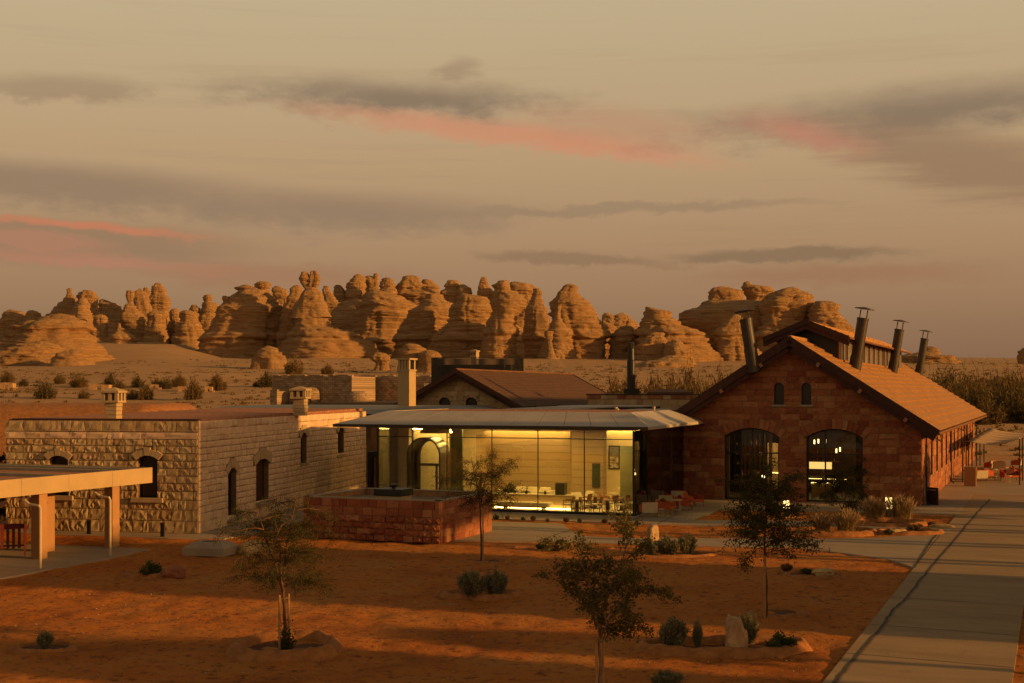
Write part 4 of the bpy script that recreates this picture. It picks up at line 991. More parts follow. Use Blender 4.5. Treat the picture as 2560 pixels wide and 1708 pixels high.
def pavilion():
    root = thing('glass_pavilion', 'lit glass walled pavilion under a wide flared grey metal roof between the two stone buildings', 'building', tuple(PC0))
    GH, TR = 4.95, 4.42
    pbox(MB(), -0.25, 17.6, -0.25, 13.0, -0.1, 0.055).obj('floor', M_floor, root)
    pbox(MB(), 0.06, 16.6, 0.06, 13.0, GH, GH + 0.12).obj('ceiling', M_ceil, root)
    ms = [0.0, 2.95, 5.8, 8.7, 11.6, 13.9, 16.2]
    pbox(MB(), -0.08, 16.3, -0.09, 0.09, 0.055, 0.20).obj('base_rail', M_dark, root)
    pbox(MB(), -0.09, 0.09, 0.09, 13.0, 0.055, 0.20).obj('base_rail', M_dark, root)
    for i in range(6):
        f = pbox(MB(), ms[i] + 0.02, ms[i + 1] - 0.02, -0.012, 0.012, 0.2, GH).obj('glass_pane', M_glass, root)
    vs_ = [0.02, 3.2, 6.4, 9.6, 12.9]
    for i in range(4):
        pbox(MB(), -0.012, 0.012, vs_[i] + .02, vs_[i + 1] - .02, 0.2, GH).obj('glass_pane', M_glass, root)
    vl = [0.02, 3.2, 6.4, 9.6]
    for i in range(3): pbox(MB(), 16.19, 16.214, vl[i] + .02, vl[i + 1] - .02, 0.2, GH).obj('glass_pane', M_glass, root)
    for i, u in enumerate(ms): pbox(MB(), u - (.055 if i in (0, 6) else .022), u + (.055 if i in (0, 6) else .022), -0.04, 0.04, 0.2, GH).obj('mullion', M_dark, root)
    for v in vs_[1:]: pbox(MB(), -.03, .03, v - .02, v + .02, 0.2, GH).obj('mullion', M_dark, root)
    for (a, b) in ((2.95, 5.8), (5.8, 8.7), (8.7, 11.6), (0.0, 2.95)): pbox(MB(), a + .03, b - .03, -.03, .03, TR, TR + .05).obj('transom', M_dark, root)
    pbox(MB(), 13.92, 16.17, -.03, .03, TR, TR + .05).obj('transom', M_dark, root)
    # inner walls
    pbox(MB(), uP(1425, 8), uP(1210, 8), 8.0, 8.7, 0.055, 4.60).obj('rammed_earth_wall', M_rammed, root)
    pbox(MB(), uP(1508, 6), uP(1430, 6), 6.0, 6.8, 0.055, 4.90).obj('rammed_earth_pier', M_rammed, root)
    pbox(MB(), 0.1, 16.1, 12.4, 12.8, 0.055, 4.95).obj('back_wall', mat('pale_inner_wall', (0.55, 0.45, 0.28), 0.9, 0.06, 1, 0.05, 10), root)
    pbox(MB(), uP(1022, 3), uP(985, 3), 3.0, 3.6, 0.055, 4.90).obj('pale_pier', M_ceil, root)
    pbox(MB(), uP(985, 3.6), 16.0, 3.7, 4.0, 0.055, 4.6).obj('green_panel', M_olive, root)
    pbox(MB(), uP(1206, 6), uP(1190, 6), 6.0, 6.6, 0.055, 4.4).obj('rammed_earth_pier', M_rammed, root)
    pbox(MB(), uP(1155, 9), uP(1125, 9), 9.0, 9.2, 0.055, 4.9).obj('green_panel', M_olive, root)
    pbox(MB(), uP(1500, 5.96), uP(1481, 5.96), 5.90, 5.995, 1.2, 2.7).obj('wall_panel', M_olive, root)
    pbox(MB(), uP(1122, 5.3), uP(1024, 5.3), 5.3, 5.5, 0.055, 4.9).obj('pale_wall', M_ceil, root)
    pbox(MB(), uP(1586, 4), uP(1550, 4), 4.0, 4.1, 0.055, 3.9).obj('screen', mat('greenish_screen', (0.16, 0.16, 0.08), 0.4, 0.1, 2, 0, 10), root)
    # light coves: visible strips washing the walls
    pbox(MB(), uP(1425, 7.9), uP(1215, 7.9), 7.55, 7.72, 4.72, 4.80).obj('light_strip', M_lamp_y, root)
    pbox(MB(), uP(1117, 4.8), uP(1030, 4.8), 4.7, 4.85, 4.74, 4.82).obj('light_strip', M_lamp_y, root)
    pbox(MB(), 0.4, 5.5, 12.1, 12.25, 4.74, 4.82).obj('light_strip', M_lamp_y, root)
    pbox(MB(), uP(1425, 2.4), uP(1236, 2.4), 2.44, 2.5, 0.075, 0.115).obj('light_strip', M_lamp_y, root)
    # roof: flared eaves round a flat gravel top
    e0, e1, f0, f1, ez, tz = -1.2, 18.5, -1.5, 13.4, 5.22, 6.0
    i0, i1, j0, j1 = 0.5, 16.1, 1.2, 11.0
    eo = [(e0, f0), (e1, f0), (e1, f1), (e0, f1)]; ii = [(i0, j0), (i1, j0), (i1, j1), (i0, j1)]
    for k in range(4):
        A, B, C, D = eo[k], eo[(k + 1) % 4], ii[(k + 1) % 4], ii[k]; n = 12 if k in (0, 2) else 3
        for m in range(n):
            g = 0.0016
            def L(P, Q, f): return (P[0] + (Q[0] - P[0]) * f, P[1] + (Q[1] - P[1]) * f)
            a, b, c, d = L(A, B, m / n + g / 2), L(A, B, (m + 1) / n - g / 2), L(D, C, (m + 1) / n - g / 2), L(D, C, m / n + g / 2)
            V = [PV(*a, ez), PV(*b, ez), PV(*c, tz), PV(*d, tz)]
            MB().hexa([p - Vector((0, 0, .05)) for p in V], V).obj('roof_panel', M_metal_roof, root)
        V = [PV(*A, ez - .012), PV(*B, ez - .012), PV(*C, tz - .012), PV(*D, tz - .012)]
        MB().hexa([p - Vector((0, 0, .16)) for p in V], [p - Vector((0, 0, .045)) for p in V]).obj('soffit', M_metal_roof, root)
    for k in range(4):
        A, B = eo[k], eo[(k + 1) % 4]
        o = 0.03; a2 = (A[0] + (-o if A[0] < 5 else o), A[1] + (-o if A[1] < 5 else o)); b2 = (B[0] + (-o if B[0] < 5 else o), B[1] + (-o if B[1] < 5 else o))
        V = [PV(*A), PV(*B), PV(*b2), PV(*a2)]
        MB().hexa([(p.x, p.y, ez - .17) for p in V], [(p.x, p.y, ez + .005) for p in V]).obj('eave_edge', M_bronze if k in (0, 1) else M_metal_roof, root)
    V = [PV(*q) for q in ii]; MB().hexa([(p.x, p.y, tz - .25) for p in V], [(p.x, p.y, tz - .03) for p in V]).obj('roof_gravel', M_gravel, root)
    return root
PAV = pavilion()

def area_lamp(name, label, u, v, z, su, sv, power, col=(1.0, 0.64, 0.16)):
    c = PV(u, v, z); root = thing(name, label, 'ceiling light', tuple(c))
    pbox(MB(), u - su / 2 - .06, u + su / 2 + .06, v - sv / 2 - .06, v + sv / 2 + .06, z, z + 0.06).obj('housing', M_cream, root)
    ld = bpy.data.lights.new('lamp', 'AREA'); ld.shape = 'RECTANGLE'; ld.size = su; ld.size_y = sv; ld.energy = power; ld.color = col
    lo = bpy.data.objects.new('lamp', ld); COL.objects.link(lo); lo.parent = root; lo.location = (0, 0, -0.02); lo.rotation_euler = (0, 0, -PT)
    return root
GL = 'recessed ceiling lights of the pavilion'
for (u, v, p, t) in ((3.0, 2.2, 310, 'recessed ceiling light above the pavilion dining tables'), (7.4, 4.6, 210, 'recessed ceiling light above the pavilion sofas'), (12.6, 3.2, 300, 'recessed ceiling light over the arched vestibule'), (2.2, 9.6, 260, 'recessed ceiling light in the right rear bay of the pavilion'), (13.4, 9.4, 230, 'recessed ceiling light in the left rear bay of the pavilion')):
    r = area_lamp('ceiling_light', t, u, v, 4.86, 1.6, 1.0, p); r['group'] = GL

def arch_vestibule():
    u0, u1 = uP(1108, 1.0), uP(1024, 1.0); c = (u0 + u1) / 2; r = (u1 - u0) / 2; zs = 4.40 - r
    root = thing('arched_vestibule', 'round topped bronze barrel vestibule with glazed door behind the pavilion glass', 'doorway', tuple(PV(c, 1.0)))
    def arch(rr, v, n=20):
        return [PV(c - rr, v, 0.06)] + [PV(c - rr * math.cos(math.pi * k / n), v, zs + rr * math.sin(math.pi * k / n)) for k in range(n + 1)] + [PV(c + rr, v, 0.06)]
    def ring(ro, ri, v0, v1, name, m):
        A, B, C, D = arch(ro, v0), arch(ri, v0), arch(ro, v1), arch(ri, v1); n = len(A); F = []
        for i in range(n - 1):
            F += [(i, i + 1, n + i + 1, n + i), (2 * n + i, 3 * n + i, 3 * n + i + 1, 2 * n + i + 1), (i, 2 * n + i, 2 * n + i + 1, i + 1), (n + i, n + i + 1, 3 * n + i + 1, 3 * n + i)]
        F += [(0, n, 3 * n, 2 * n), (n - 1, 3 * n - 1, 4 * n - 1, 2 * n - 1)]
        return MB().add(A + B + C + D, F).obj(name, m, root)
    ring(r, r - .10, .55, .75, 'outer_frame', M_dark); ring(r - .01, r - .07, .75, 2.2, 'barrel', M_bronze); ring(r - .08, r - .24, 2.0, 2.16, 'inner_frame', M_dark)
    b = r - .24
    pbox(MB(), c - b, c + b, 2.02, 2.12, 2.55, 2.72).obj('transom', M_dark, root)
    pbox(MB(), c - .30, c - .17, 2.03, 2.11, 0.06, 2.55).obj('mullion', M_dark, root)
    n = 20; P = [PV(c + b, 2.07, .06), PV(c - b, 2.07, .06)] + [PV(c - b * math.cos(math.pi * k / n), 2.07, zs + b * math.sin(math.pi * k / n)) for k in range(n + 1)]
    P2 = [p + Vector((.004, .012, 0)) for p in P]; MB().hexa(P, P2).obj('pane', M_glass, root)
arch_vestibule()
def dome_lamp():
    c = PV(uP(1090, 2.5), 2.5, 5.0); root = thing('pendant_light', 'large polished dome pendant lamp hanging above the arched vestibule', 'lamp', tuple(c))
    MB().lathe([(0.05, 0.02), (0.5, 0.0), (0.85, -0.12), (1.05, -0.36), (1.07, -.40), (1.0, -.38), (.8, -.18), (.45, -.06), (.05, -.04)], 32, c).obj('shade', mat('polished_brass', (0.5, 0.42, 0.28), 0.25, 0.1, 2, 0, 10, metal=0.9, spec=0.5), root, smooth=True)
    MB().lathe([(.01, -.30), (.09, -.26), (.11, -.18), (.06, -.08)], 12, c).obj('bulb', emis('bulb_glow', (1, .8, .4), 25), root)
dome_lamp()

def side_entrance():
    """dark framed doorway between the pale building and the pavilion"""
    P = PV(18.3, 4.2); root = thing('door_porch', 'dark flat framed doorway between the pale stone building and the pavilion glass', 'doorway', tuple(P))
    pbox(MB(), 16.35, 18.7, 3.6, 6.0, 2.92, 3.30).obj('lintel', M_dark, root)
    pbox(MB(), 18.35, 18.7, 3.6, 3.8, 0.05, 2.92).obj('jamb', M_dark, root); pbox(MB(), 16.35, 16.6, 3.6, 3.8, 0.05, 2.92).obj('jamb', M_dark, root)
    pbox(MB(), 16.6, 18.35, 4.2, 4.25, 0.05, 2.92).obj('door', M_glassdark, root); pbox(MB(), 17.42, 17.52, 4.1, 4.2, 0.05, 2.92).obj('mullion', M_dark, root)
    pbox(MB(), 16.3, 19.6, 6.0, 6.4, 0.05, 5.1).obj('wall', M_mort_pale, root)
side_entrance()

# roof-top panels and vents on the pavilion
def roof_panels():
    for (x0, x1, y, Y, lab) in ((1268, 1425, 1024, 92, 'long pale skylight panel at the left on the pavilion roof'), (1345, 1490, 1020, 96, 'middle pale skylight panel on the pavilion roof'), (1400, 1605, 1017, 101, 'far grey skylight panel on the pavilion roof'), (1550, 1640, 1027, 94, 'short grey skylight panel on the right of the pavilion roof')):
        a, b = W(x0, y, Y), W(x1, y, Y); root = thing('skylight', lab, 'skylight', ((a.x + b.x) / 2, Y, a.z - .3))
        d = Vector((ST, CT, 0)); q = [Vector((a.x, Y + (b.x - a.x) * .36, 0)), Vector((b.x, Y, 0))]
        V = [q[0], q[1], q[1] + d * 5, q[0] + d * 5]
        MB().hexa([(p.x, p.y, a.z - .75) for p in V], [(p.x, p.y, a.z - .04) for p in V]).obj('kerb', M_brown, root)
        c = sum(V, Vector()) / 4; V2 = [c + (p - c) * 1.03 for p in V]
        MB().hexa([(p.x, p.y, a.z - .04) for p in V2], [(p.x, p.y, a.z + .06) for p in V2]).obj('glazing', M_metal_roof, root)
    for (x, y0, y1, lab) in ((1540, 1020, 1032, 'short beige roof vent stub in front of the far skylight'), (1544, 1024, 1033, 'lower beige roof vent stub beside the taller stub'), (1635, 1019, 1028, 'beige roof vent stub at the right end of the pavilion roof')):
        p = W(x, y1, 86); h = (y1 - y0) * 86 / FPX; root = thing('roof_vent', lab, 'vent', tuple(p))
        MB().lathe([(.07, -.4), (.07, h * .8), (.09, h * .8), (.09, h)], 12, p).obj('pipe', M_cream, root); MB().lathe([(.11, h), (.10, h + .05), (.02, h + .07)], 12, p).obj('cap', M_cream, root)
roof_panels()

# ------------------------------------------------------------------ buildings behind
def m_masonry(name, c1, c2, mort, sx, sz, rot):
    """coursed masonry for walls too far off to pick stones apart"""
    m = bpy.data.materials.new(name); m.use_nodes = True; t = NT(m.node_tree); t.n.clear()
    out = t.node('ShaderNodeOutputMaterial'); b = t.node('ShaderNodeBsdfPrincipled'); t.l.new(b.outputs[0], out.inputs[0])
    pos = t.node('ShaderNodeNewGeometry').outputs['Position']; vr = t.node('ShaderNodeVectorRotate', rotation_type='Z_AXIS'); vr.inputs['Angle'].default_value = rot; t.l.new(pos, vr.inputs['Vector'])
    sp = t.node('ShaderNodeSeparateXYZ'); t.l.new(vr.outputs[0], sp.inputs[0]); cv = t.node('ShaderNodeCombineXYZ'); t.l.new(sp.outputs[0], cv.inputs[0]); t.l.new(sp.outputs[2], cv.inputs[1])
    br = t.node('ShaderNodeTexBrick'); t.l.new(cv.outputs[0], br.inputs[0]); br.inputs['Scale'].default_value = 1; br.inputs['Brick Width'].default_value = sx; br.inputs['Row Height'].default_value = sz; br.inputs['Mortar Size'].default_value = .02
    br.inputs['Color1'].default_value = (*c1, 1); br.inputs['Color2'].default_value = (*c2, 1); br.inputs['Mortar'].default_value = (*mort, 1)
    n = t.noise(t.vscale(pos, (1, 1, 1.6)), 1.6, 5, .7); c = t.mix(t.math('MULTIPLY', t.sstep(n, .55, .7), .45), br.outputs[0], tuple(v * .45 for v in c1))
    t.l.new(c, b.inputs['Base Color']); b.inputs['Roughness'].default_value = .95
    bp = t.node('ShaderNodeBump'); bp.inputs['Strength'].default_value = .8; bp.inputs['Distance'].default_value = .05; t.l.new(t.math('ADD', br.outputs[1], n), bp.inputs['Height']); bp.invert = False; t.l.new(bp.outputs[0], b.inputs['Normal'])
    return m
M_fort = m_masonry('fort_masonry', (0.22, 0.14, 0.075), (0.42, 0.29, 0.17), (0.18, 0.11, 0.06), .62, .31, R(22))
def fort():
    a = R(-22); A = W(676, 1020, 190); base = 1.5
    root = thing('stone_fort', 'low square fort of weathered masonry with ragged parapet behind the flat roof', 'fort', (A.x, A.y, base))
    def z(py, Y): return CAMH + (HOR - py) * Y / FPX
    def blockx(x0, x1, py, Y, name, dep=7.0, m=M_fort):
        p, q = W(x0, py, Y), W(x1, py, Y); L = (q - p).length / math.cos(a) * .985; rg = random.Random(int(x0)); mb = MB(); u = 0
        P = Vector((p.x, p.y, 0)); top = z(py, Y); mb.obox(P, a, 0, L, -dep, 0, base, top - .25)
        while u < L:
            l = rg.uniform(.35, .8); h = rg.choice((0, .08, .16, .22, .22, .24)); mb.obox(P, a, u, min(L, u + l), -.6, 0.0, top - .25, top - .25 + h + .02); u += l
        return mb.obj(name, m, root)
    blockx(680, 893, 938, 190, 'wall'); blockx(893, 1008, 939, 194, 'wall'); blockx(1008, 1120, 939, 194.5, 'wall')
    blockx(675, 694, 974, 186, 'buttress', 3); 
    for (x0, x1, y, Y) in ((867, 923, 978, 184), (745, 800, 968, 187)):
        p = W((x0 + x1) / 2, y, Y); r = (x1 - x0) * Y / FPX / 2; h = p.z - base
        MB().lathe([(r, 0), (r, h - .9), (r * .93, h - .45), (r * .7, h - .12), (r * .3, h)], 20, (p.x, p.y, base)).obj('turret', M_fort, root, smooth=False)
        for dx in (-.45, .45): MB().box(p.x + dx - .09, p.y - r - .06, p.z - 2.2, p.x + dx + .09, p.y - r + .4, p.z - 1.5).obj('loophole', M_dark, root)
fort()
M_gstone = mat('gable_stone', None, 0.9, 0.12, 2.0, 0.5, 14, 0.03, 'obj', PAL_PALE)
def gable_house():
    a = R(-18); ad = R(72); Y0 = 115.0; ridge = W(1140, 925, Y0); hw, L = 5.4, 38.0; zr, ze = ridge.z, 6.15; tan = (zr - ze) / hw
    root = thing('gabled_house', 'pale stone house with dark timber gable and brown tiled roof behind the pavilion', 'building', (ridge.x, ridge.y, 0))
    P = fr((ridge.x, ridge.y), a, -hw + .5); wdt = 2 * hw - 1.0; P2 = fr(P, ad, 1.0)
    w = [Opening(hw - .5 - 1.95, hw - .5 - .9, 4.2, 6.3, .35, .3), Opening(hw - .5 + .55, hw - .5 + 1.6, 4.2, 6.3, .35, .3)]
    wall_sheet('wall', P2, a, [(0, 0), (wdt, 0), (wdt, ze + .2), (wdt / 2, zr - .3), (0, ze + .2)], w, M_mort_pale, root)
    st = Stones(root); bs = block_set('stone', M_gstone, .4, 8, 9)
    def rf(z):
        if z < ze + .2: return 0, wdt
        e = (z - ze - .2) / tan; return e, wdt - e
    st.wall(P2, a, course_blocks(wdt, 5.0, zr - .5, .44, .95, w, random.Random(5), rf), .07, .03, bs, M_pale_j); st.build()
    for o in w: window(root, P2, a, o, .25, .08); voussoirs(root, P2, a, o, 5, M_gstone, .1)
    MB().obox(P2, ad, .4, L - 1.5, -wdt + .3, -.3, 0, ze).obj('side_walls', M_mort_pale, root)
    def Q(s, d, t, up=0): return fr(fr(ridge, ad, t), a, s * d, 0, zr - d * tan + up)
    for s in (1, -1):
        q = [(0, 0), (hw + .5, 0), (hw + .5, L), (0, L)]
        MB().hexa([Q(s, d, t, -.2) for d, t in q], [Q(s, d, t) for d, t in q]).obj('roof_deck', M_brown, root)
        n = 20
        for i in range(n):
            d0, d1 = (hw + .55) * i / n, (hw + .55) * (i + 1) / n + .01
            V = [Q(s, d0, -.02, .01), Q(s, d1, -.02, .06), Q(s, d1, -.02, .0), Q(s, d0, L + .02, .01), Q(s, d1, L + .02, .06), Q(s, d1, L + .02, .0)]
            MB().add(V, [(0, 1, 4, 3), (1, 2, 5, 4), (0, 2, 1), (3, 4, 5)]).obj('tile_course', M_gtile, root)
        for (t, z0, z1) in ((-.12, .12, -.30), (.1, -.15, -.62)):
            V = [Q(s, 0, t, z0), Q(s, hw + .6, t, z0), Q(s, hw + .6, t, z1), Q(s, 0, t, z1)]
            MB().hexa(V, [p + Vector((ST * .1, CT * .1, 0)) for p in V]).obj('barge_board', M_brown, root)
        V = [Q(s, 0, L, .12), Q(s, hw + .6, L, .12), Q(s, hw + .6, L, -.3), Q(s, 0, L, -.3)]; MB().hexa(V, [p + Vector((.04, .1, 0)) for p in V]).obj('barge_board', M_brown, root)
        MB().hexa([Q(s, d, .1, -.55) for d in (3.4, 3.8)] + [Q(s, d, 1.2, -.55) for d in (3.8, 3.4)], [Q(s, d, .1, -.25) for d in (3.4, 3.8)] + [Q(s, d, 1.2, -.25) for d in (3.8, 3.4)]).obj('purlin_end', M_brown, root)
    MB().tube([Q(1, 0, -.05, .06), Q(1, 0, L, .06)], .1, 6).obj('ridge_tiles', M_tile_b, root)
gable_house()
def flat_block():
    Y = 112; A, B = W(1468, 985, Y), W(1725, 985, Y - 4); a = math.atan2(B.y - A.y, B.x - A.x); L = (B - A).length; P = Vector((A.x, A.y, 0)); zt = A.z
    root = thing('flat_roofed_block', 'low flat roofed stone block with a red brick cornice beside the shed gable', 'building', tuple(P))
    MB().obox(P, a, 0, L, -9, 0, 0, zt - .42).obj('wall', M_mort_pale, root)
    rg = random.Random(8); u = 0
    while u < L:
        l = min(rg.uniform(.6, .85), L - u); MB().obox(P, a, u + .012, u + l - .012, -.3, .10, zt - .42, zt - .10).obj('cornice_stone', M_red if rg.random() > .25 else M_gstone, root); u += l
    for k in range(2):
        u = rg.uniform(0, .3)
        while u < L - .2:
            l = min(rg.uniform(.5, .9), L - u); MB().obox(P, a, u + .012, u + l - .012, -.1, .05, zt - .92 - .42 * k, zt - .45 - .44 * k).obj('stone', M_gstone, root); u += l
    MB().obox(P, a, -.05, L, -9, .16, zt - .09, zt).obj('roof', M_brown, root)
    MB().obox(P, a, 4.3, 7.4, -6, -3, zt, zt + .12).obj('roof_hatch', M_tile_b, root)
    MB().hexa([fr(P, a, u, o, zt + .12) for u, o in ((4.2, -6.1), (7.5, -6.1), (7.5, -2.9), (4.2, -2.9))], [fr(P, a, u, o, zt + .42) for u, o in ((4.8, -4.6), (6.9, -4.6), (6.9, -4.4), (4.8, -4.4))]).obj('roof_hatch', M_tile_b, root)
    # slim black stack
    c = W(1578, 980, 114); r2 = thing('slim_flue', 'slim straight black flue with a mesh top on the flat roofed block', 'flue', tuple(c)); h = (980 - 872) * 114 / FPX
    MB().lathe([(.36, -.3), (.36, h * .72), (.30, h * .74), (.27, h)], 16, c).obj('pipe', M_dark, r2); MB().box(c.x - .65, c.y - .5, c.z - .3, c.x + .65, c.y + .5, c.z + .28).obj('base', M_dark, r2)
    for k in range(8): t = k * math.pi / 4; MB().tube([c + Vector((.24 * math.cos(t), .24 * math.sin(t), h - .05)), c + Vector((.24 * math.cos(t), .24 * math.sin(t), h + .45))], .02, 4).obj('mesh_bar', M_dark, r2)
    MB().lathe([(.27, h + .45), (.27, h + .5), (.03, h + .55)], 12, c).obj('rain_cap', M_dark, r2)
flat_block()
def plain_chimney():
    Y = 108; p = W(1017, 1020, Y); zt = CAMH + (HOR - 896) * Y / FPX; w = 40 * Y / FPX / 2 * .82; zb = 4.5; P = Vector((p.x, p.y, 0)); a = R(-26)
    root = thing('rendered_chimney', 'tall plain beige rendered chimney left of the brown gable', 'chimney', (p.x, p.y, zb)); h = zt - zb
    zc = zt - .95
    MB().obox(P, a, -w, w, -w, w, zb, zc - .1).obj('shaft', M_render, root); MB().obox(P, a, -w - .06, w + .06, -w - .06, w + .06, zc - .1, zc + .03).obj('band', M_render, root)
    for x in (-1, -.33, .33, 1):
        for y in (-1, 1): MB().obox(P, a, x * (w - .12) - .1, x * (w - .12) + .1, y * (w - .12) - .1, y * (w - .12) + .1, zc + .03, zt - .14).obj('pier', M_render, root)
    MB().obox(P, a, -.3, .3, -.3, .3, zc + .03, zt - .2).obj('flue', M_dark, root); MB().obox(P, a, -w - .1, w + .1, -w - .1, w + .1, zt - .14, zt).obj('cap', M_render, root)
    p = W(1187, 900, 175); r2 = thing('rendered_chimney', 'small pale rendered chimney rising above the dark louvred screen', 'chimney', tuple(p)); w = .42; zt = CAMH + (HOR - 874) * 175 / FPX; P = Vector((p.x, p.y, 0))
    MB().obox(P, a, -w, w, -w, w, p.z - 6, zt - .3).obj('shaft', M_dress, r2); MB().obox(P, a, -w - .1, w + .1, -w - .1, w + .1, zt - .3, zt - .15).obj('band', M_dress, r2)
    MB().hexa([fr(P, a, u, o, zt - .15) for u, o in ((-w, -w), (w, -w), (w, w), (-w, w))], [fr(P, a, u, o, zt) for u, o in ((-.1, -.1), (.1, -.1), (.1, .1), (-.1, .1))]).obj('cap', M_dress, r2)
    for k in (-.2, .2): MB().obox(P, a, k - .09, k + .09, w - .02, w + .03, zt - .75, zt - .4).obj('vent', M_brown, r2)
plain_chimney()
def louvre_screen():
    Y = 150; A, B = W(1074, 893, Y), W(1309, 893, Y); z1 = A.z; z0 = CAMH + (HOR - 958) * Y / FPX; cx = (A.x + B.x) / 2; rx = (B.x - A.x) / 2; ry = 4.2
    root = thing('louvred_screen', 'dark metal plant screen of fine vertical louvres rising behind the brown tiled roof', 'screen', (cx, Y, z0))
    n = 260; mb = MB()
    for k in range(n):
        t = 2 * math.pi * k / n; e = 2.7; d = (abs(math.cos(t)) ** e + abs(math.sin(t)) ** e) ** (-1 / e); x, y = cx + rx * d * math.cos(t), Y + 4 + ry * d * math.sin(t)
        mb.hexa([(x - .035, y - .035, z0), (x + .035, y - .035, z0), (x + .035, y + .035, z0), (x - .035, y + .035, z0)], [(x - .035, y - .035, z1), (x + .035, y - .035, z1), (x + .035, y + .035, z1), (x - .035, y + .035, z1)])
    tag(mb.obj('louvres', M_bronze, root), kind='stuff')
    mb = MB(); m = 48
    for (za, zb_, f) in ((z0, z1 - .85, .9),):
        lo, hi = [], []
        for k in range(m):
            t = 2 * math.pi * k / m; e = 2.7; d = (abs(math.cos(t)) ** e + abs(math.sin(t)) ** e) ** (-1 / e); lo.append((cx + rx * f * d * math.cos(t), Y + 4 + ry * f * d * math.sin(t), za)); hi.append((*lo[-1][:2], zb_))
        mb.hexa(lo, hi)
    mb.obj('plant_housing', M_dark, root)
    MB().box(A.x - .6, Y - .5, z0 - 6, B.x + .4, Y + 9, z0 - .02).obj('concrete_base', M_conc, root)
louvre_screen()
def grey_roof():
    """second flared metal roof behind the pale building"""
    root = thing('metal_roof_hall', 'long low hall with flared grey metal roof behind the pale stone building', 'building', tuple(W(700, 1040, 112)))
    a = R(-12); A = W(440, 1033, 106); P = Vector((A.x, A.y, 0)); z0 = A.z; L = 25
    b = [fr(P, a, u, o, z0) for u, o in ((0, 0), (L, 0), (L, -16), (0, -16))]; t = [fr(P, a, u, o, z0 + .55) for u, o in ((3.2, -3), (L - 3, -3), (L - 3, -13), (3.2, -13))]
    MB().hexa(b, t).obj('roof', mat('dark_grey_metal_roof', (0.17, 0.16, 0.145), 0.6, 0.08, .5, .05, 8), root)
    MB().hexa([p - Vector((0, 0, .12)) for p in b], b).obj('eave_edge', M_dark, root)
    MB().obox(P, a, 2, L - 2, -14, -2, 0, z0 - .12).obj('wall', M_mort_pale, root)
grey_roof()

# ------------------------------------------------------------------ red stone plant enclosure in the yard
def enclosure():
    P0 = G(1101, 1360); LF, LD, H = 7.5, 6.1, 2.0; PL = fr(P0, aF, -LF)
    root = thing('stone_enclosure', 'low red stone walled plant enclosure with gravel top in front of the pavilion', 'enclosure', (P0.x, P0.y, 0))
    wall_sheet('wall', PL, aF, [(0, 0), (LF, 0), (LF, H), (0, H)], [], M_mort_red, root, back=.3); wall_sheet('wall', P0, aS, [(.3, 0), (LD, 0), (LD, H), (.3, H)], [], M_mort_red, root, back=.3)
    wall_sheet('wall', fr(PL, aS, LD), aS + math.pi, [(0, 0), (LD - .3, 0), (LD - .3, H), (0, H)], [], M_mort_red, root, back=.3); wall_sheet('wall', fr(P0, aS, LD), aF + math.pi, [(.3, 0), (LF - .3, 0), (LF - .3, H), (.3, H)], [], M_mort_red, root, back=.3)
    st = Stones(root); rg = random.Random(31); bs = block_set('stone', M_red, 1.0, 12, 6); bf = block_set('stone', M_red, .3, 10, 7)
    st.wall(PL, aF, course_blocks(LF, 0, 1.22, .30, .52, [], rg), .14, .03, bs, M_red_j); st.wall(PL, aF, course_blocks(LF, 1.22, H, .39, .58, [], rg), .10, .035, bf, M_red_j)
    st.wall(P0, aS, course_blocks(LD, 0, H, .33, .7, [], rg), .07, .03, bf, M_red_j)
    st.build()
    for k, (P, a, L) in enumerate(((PL, aF, LF), (P0, aS, LD), (fr(P0, aS, LD), aF + math.pi, LF), (fr(PL, aS, LD), aS + math.pi, LD))):
        MB().obox(P, a, 0 if k % 2 else -.02, L if not k % 2 else L - .0, -.34, .0, H + (.002 if k % 2 else 0), H + .045).obj('coping', M_conc, root)
    q = [fr(PL, aF, u, o) for u, o in ((.3, -.3), (LF - .3, -.3), (LF - .3, -LD + .3), (.3, -LD + .3))]; MB().hexa([(p.x, p.y, 1.2) for p in q], [(p.x, p.y, H - .28) for p in q]).obj('gravel_bed', mat('brown_gravel', (0.22, 0.15, 0.09), .95, .3, 6, 1, 25, .04), root)
    c = W(984, 1250, 66.2); r2 = thing('vent_box', 'small black capped vent box on a beige plinth on top of the stone enclosure', 'vent', (c.x, c.y, 1.7)); Pq = Vector((c.x, c.y, 0))
    MB().obox(Pq, aF, -.72, .72, -.6, .6, 1.7, 2.02).obj('plinth', M_render, r2); MB().obox(Pq, aF, -.78, .78, -.66, .66, 2.02, 2.36).obj('cap', M_dark, r2, bevel=.02)
    MB().lathe([(.1, 2.36), (.1, 2.44), (.2, 2.5), (.2, 2.56), (.05, 2.6)], 12, (c.x, c.y, 0)).obj('vent_head', M_dark, r2)
enclosure()

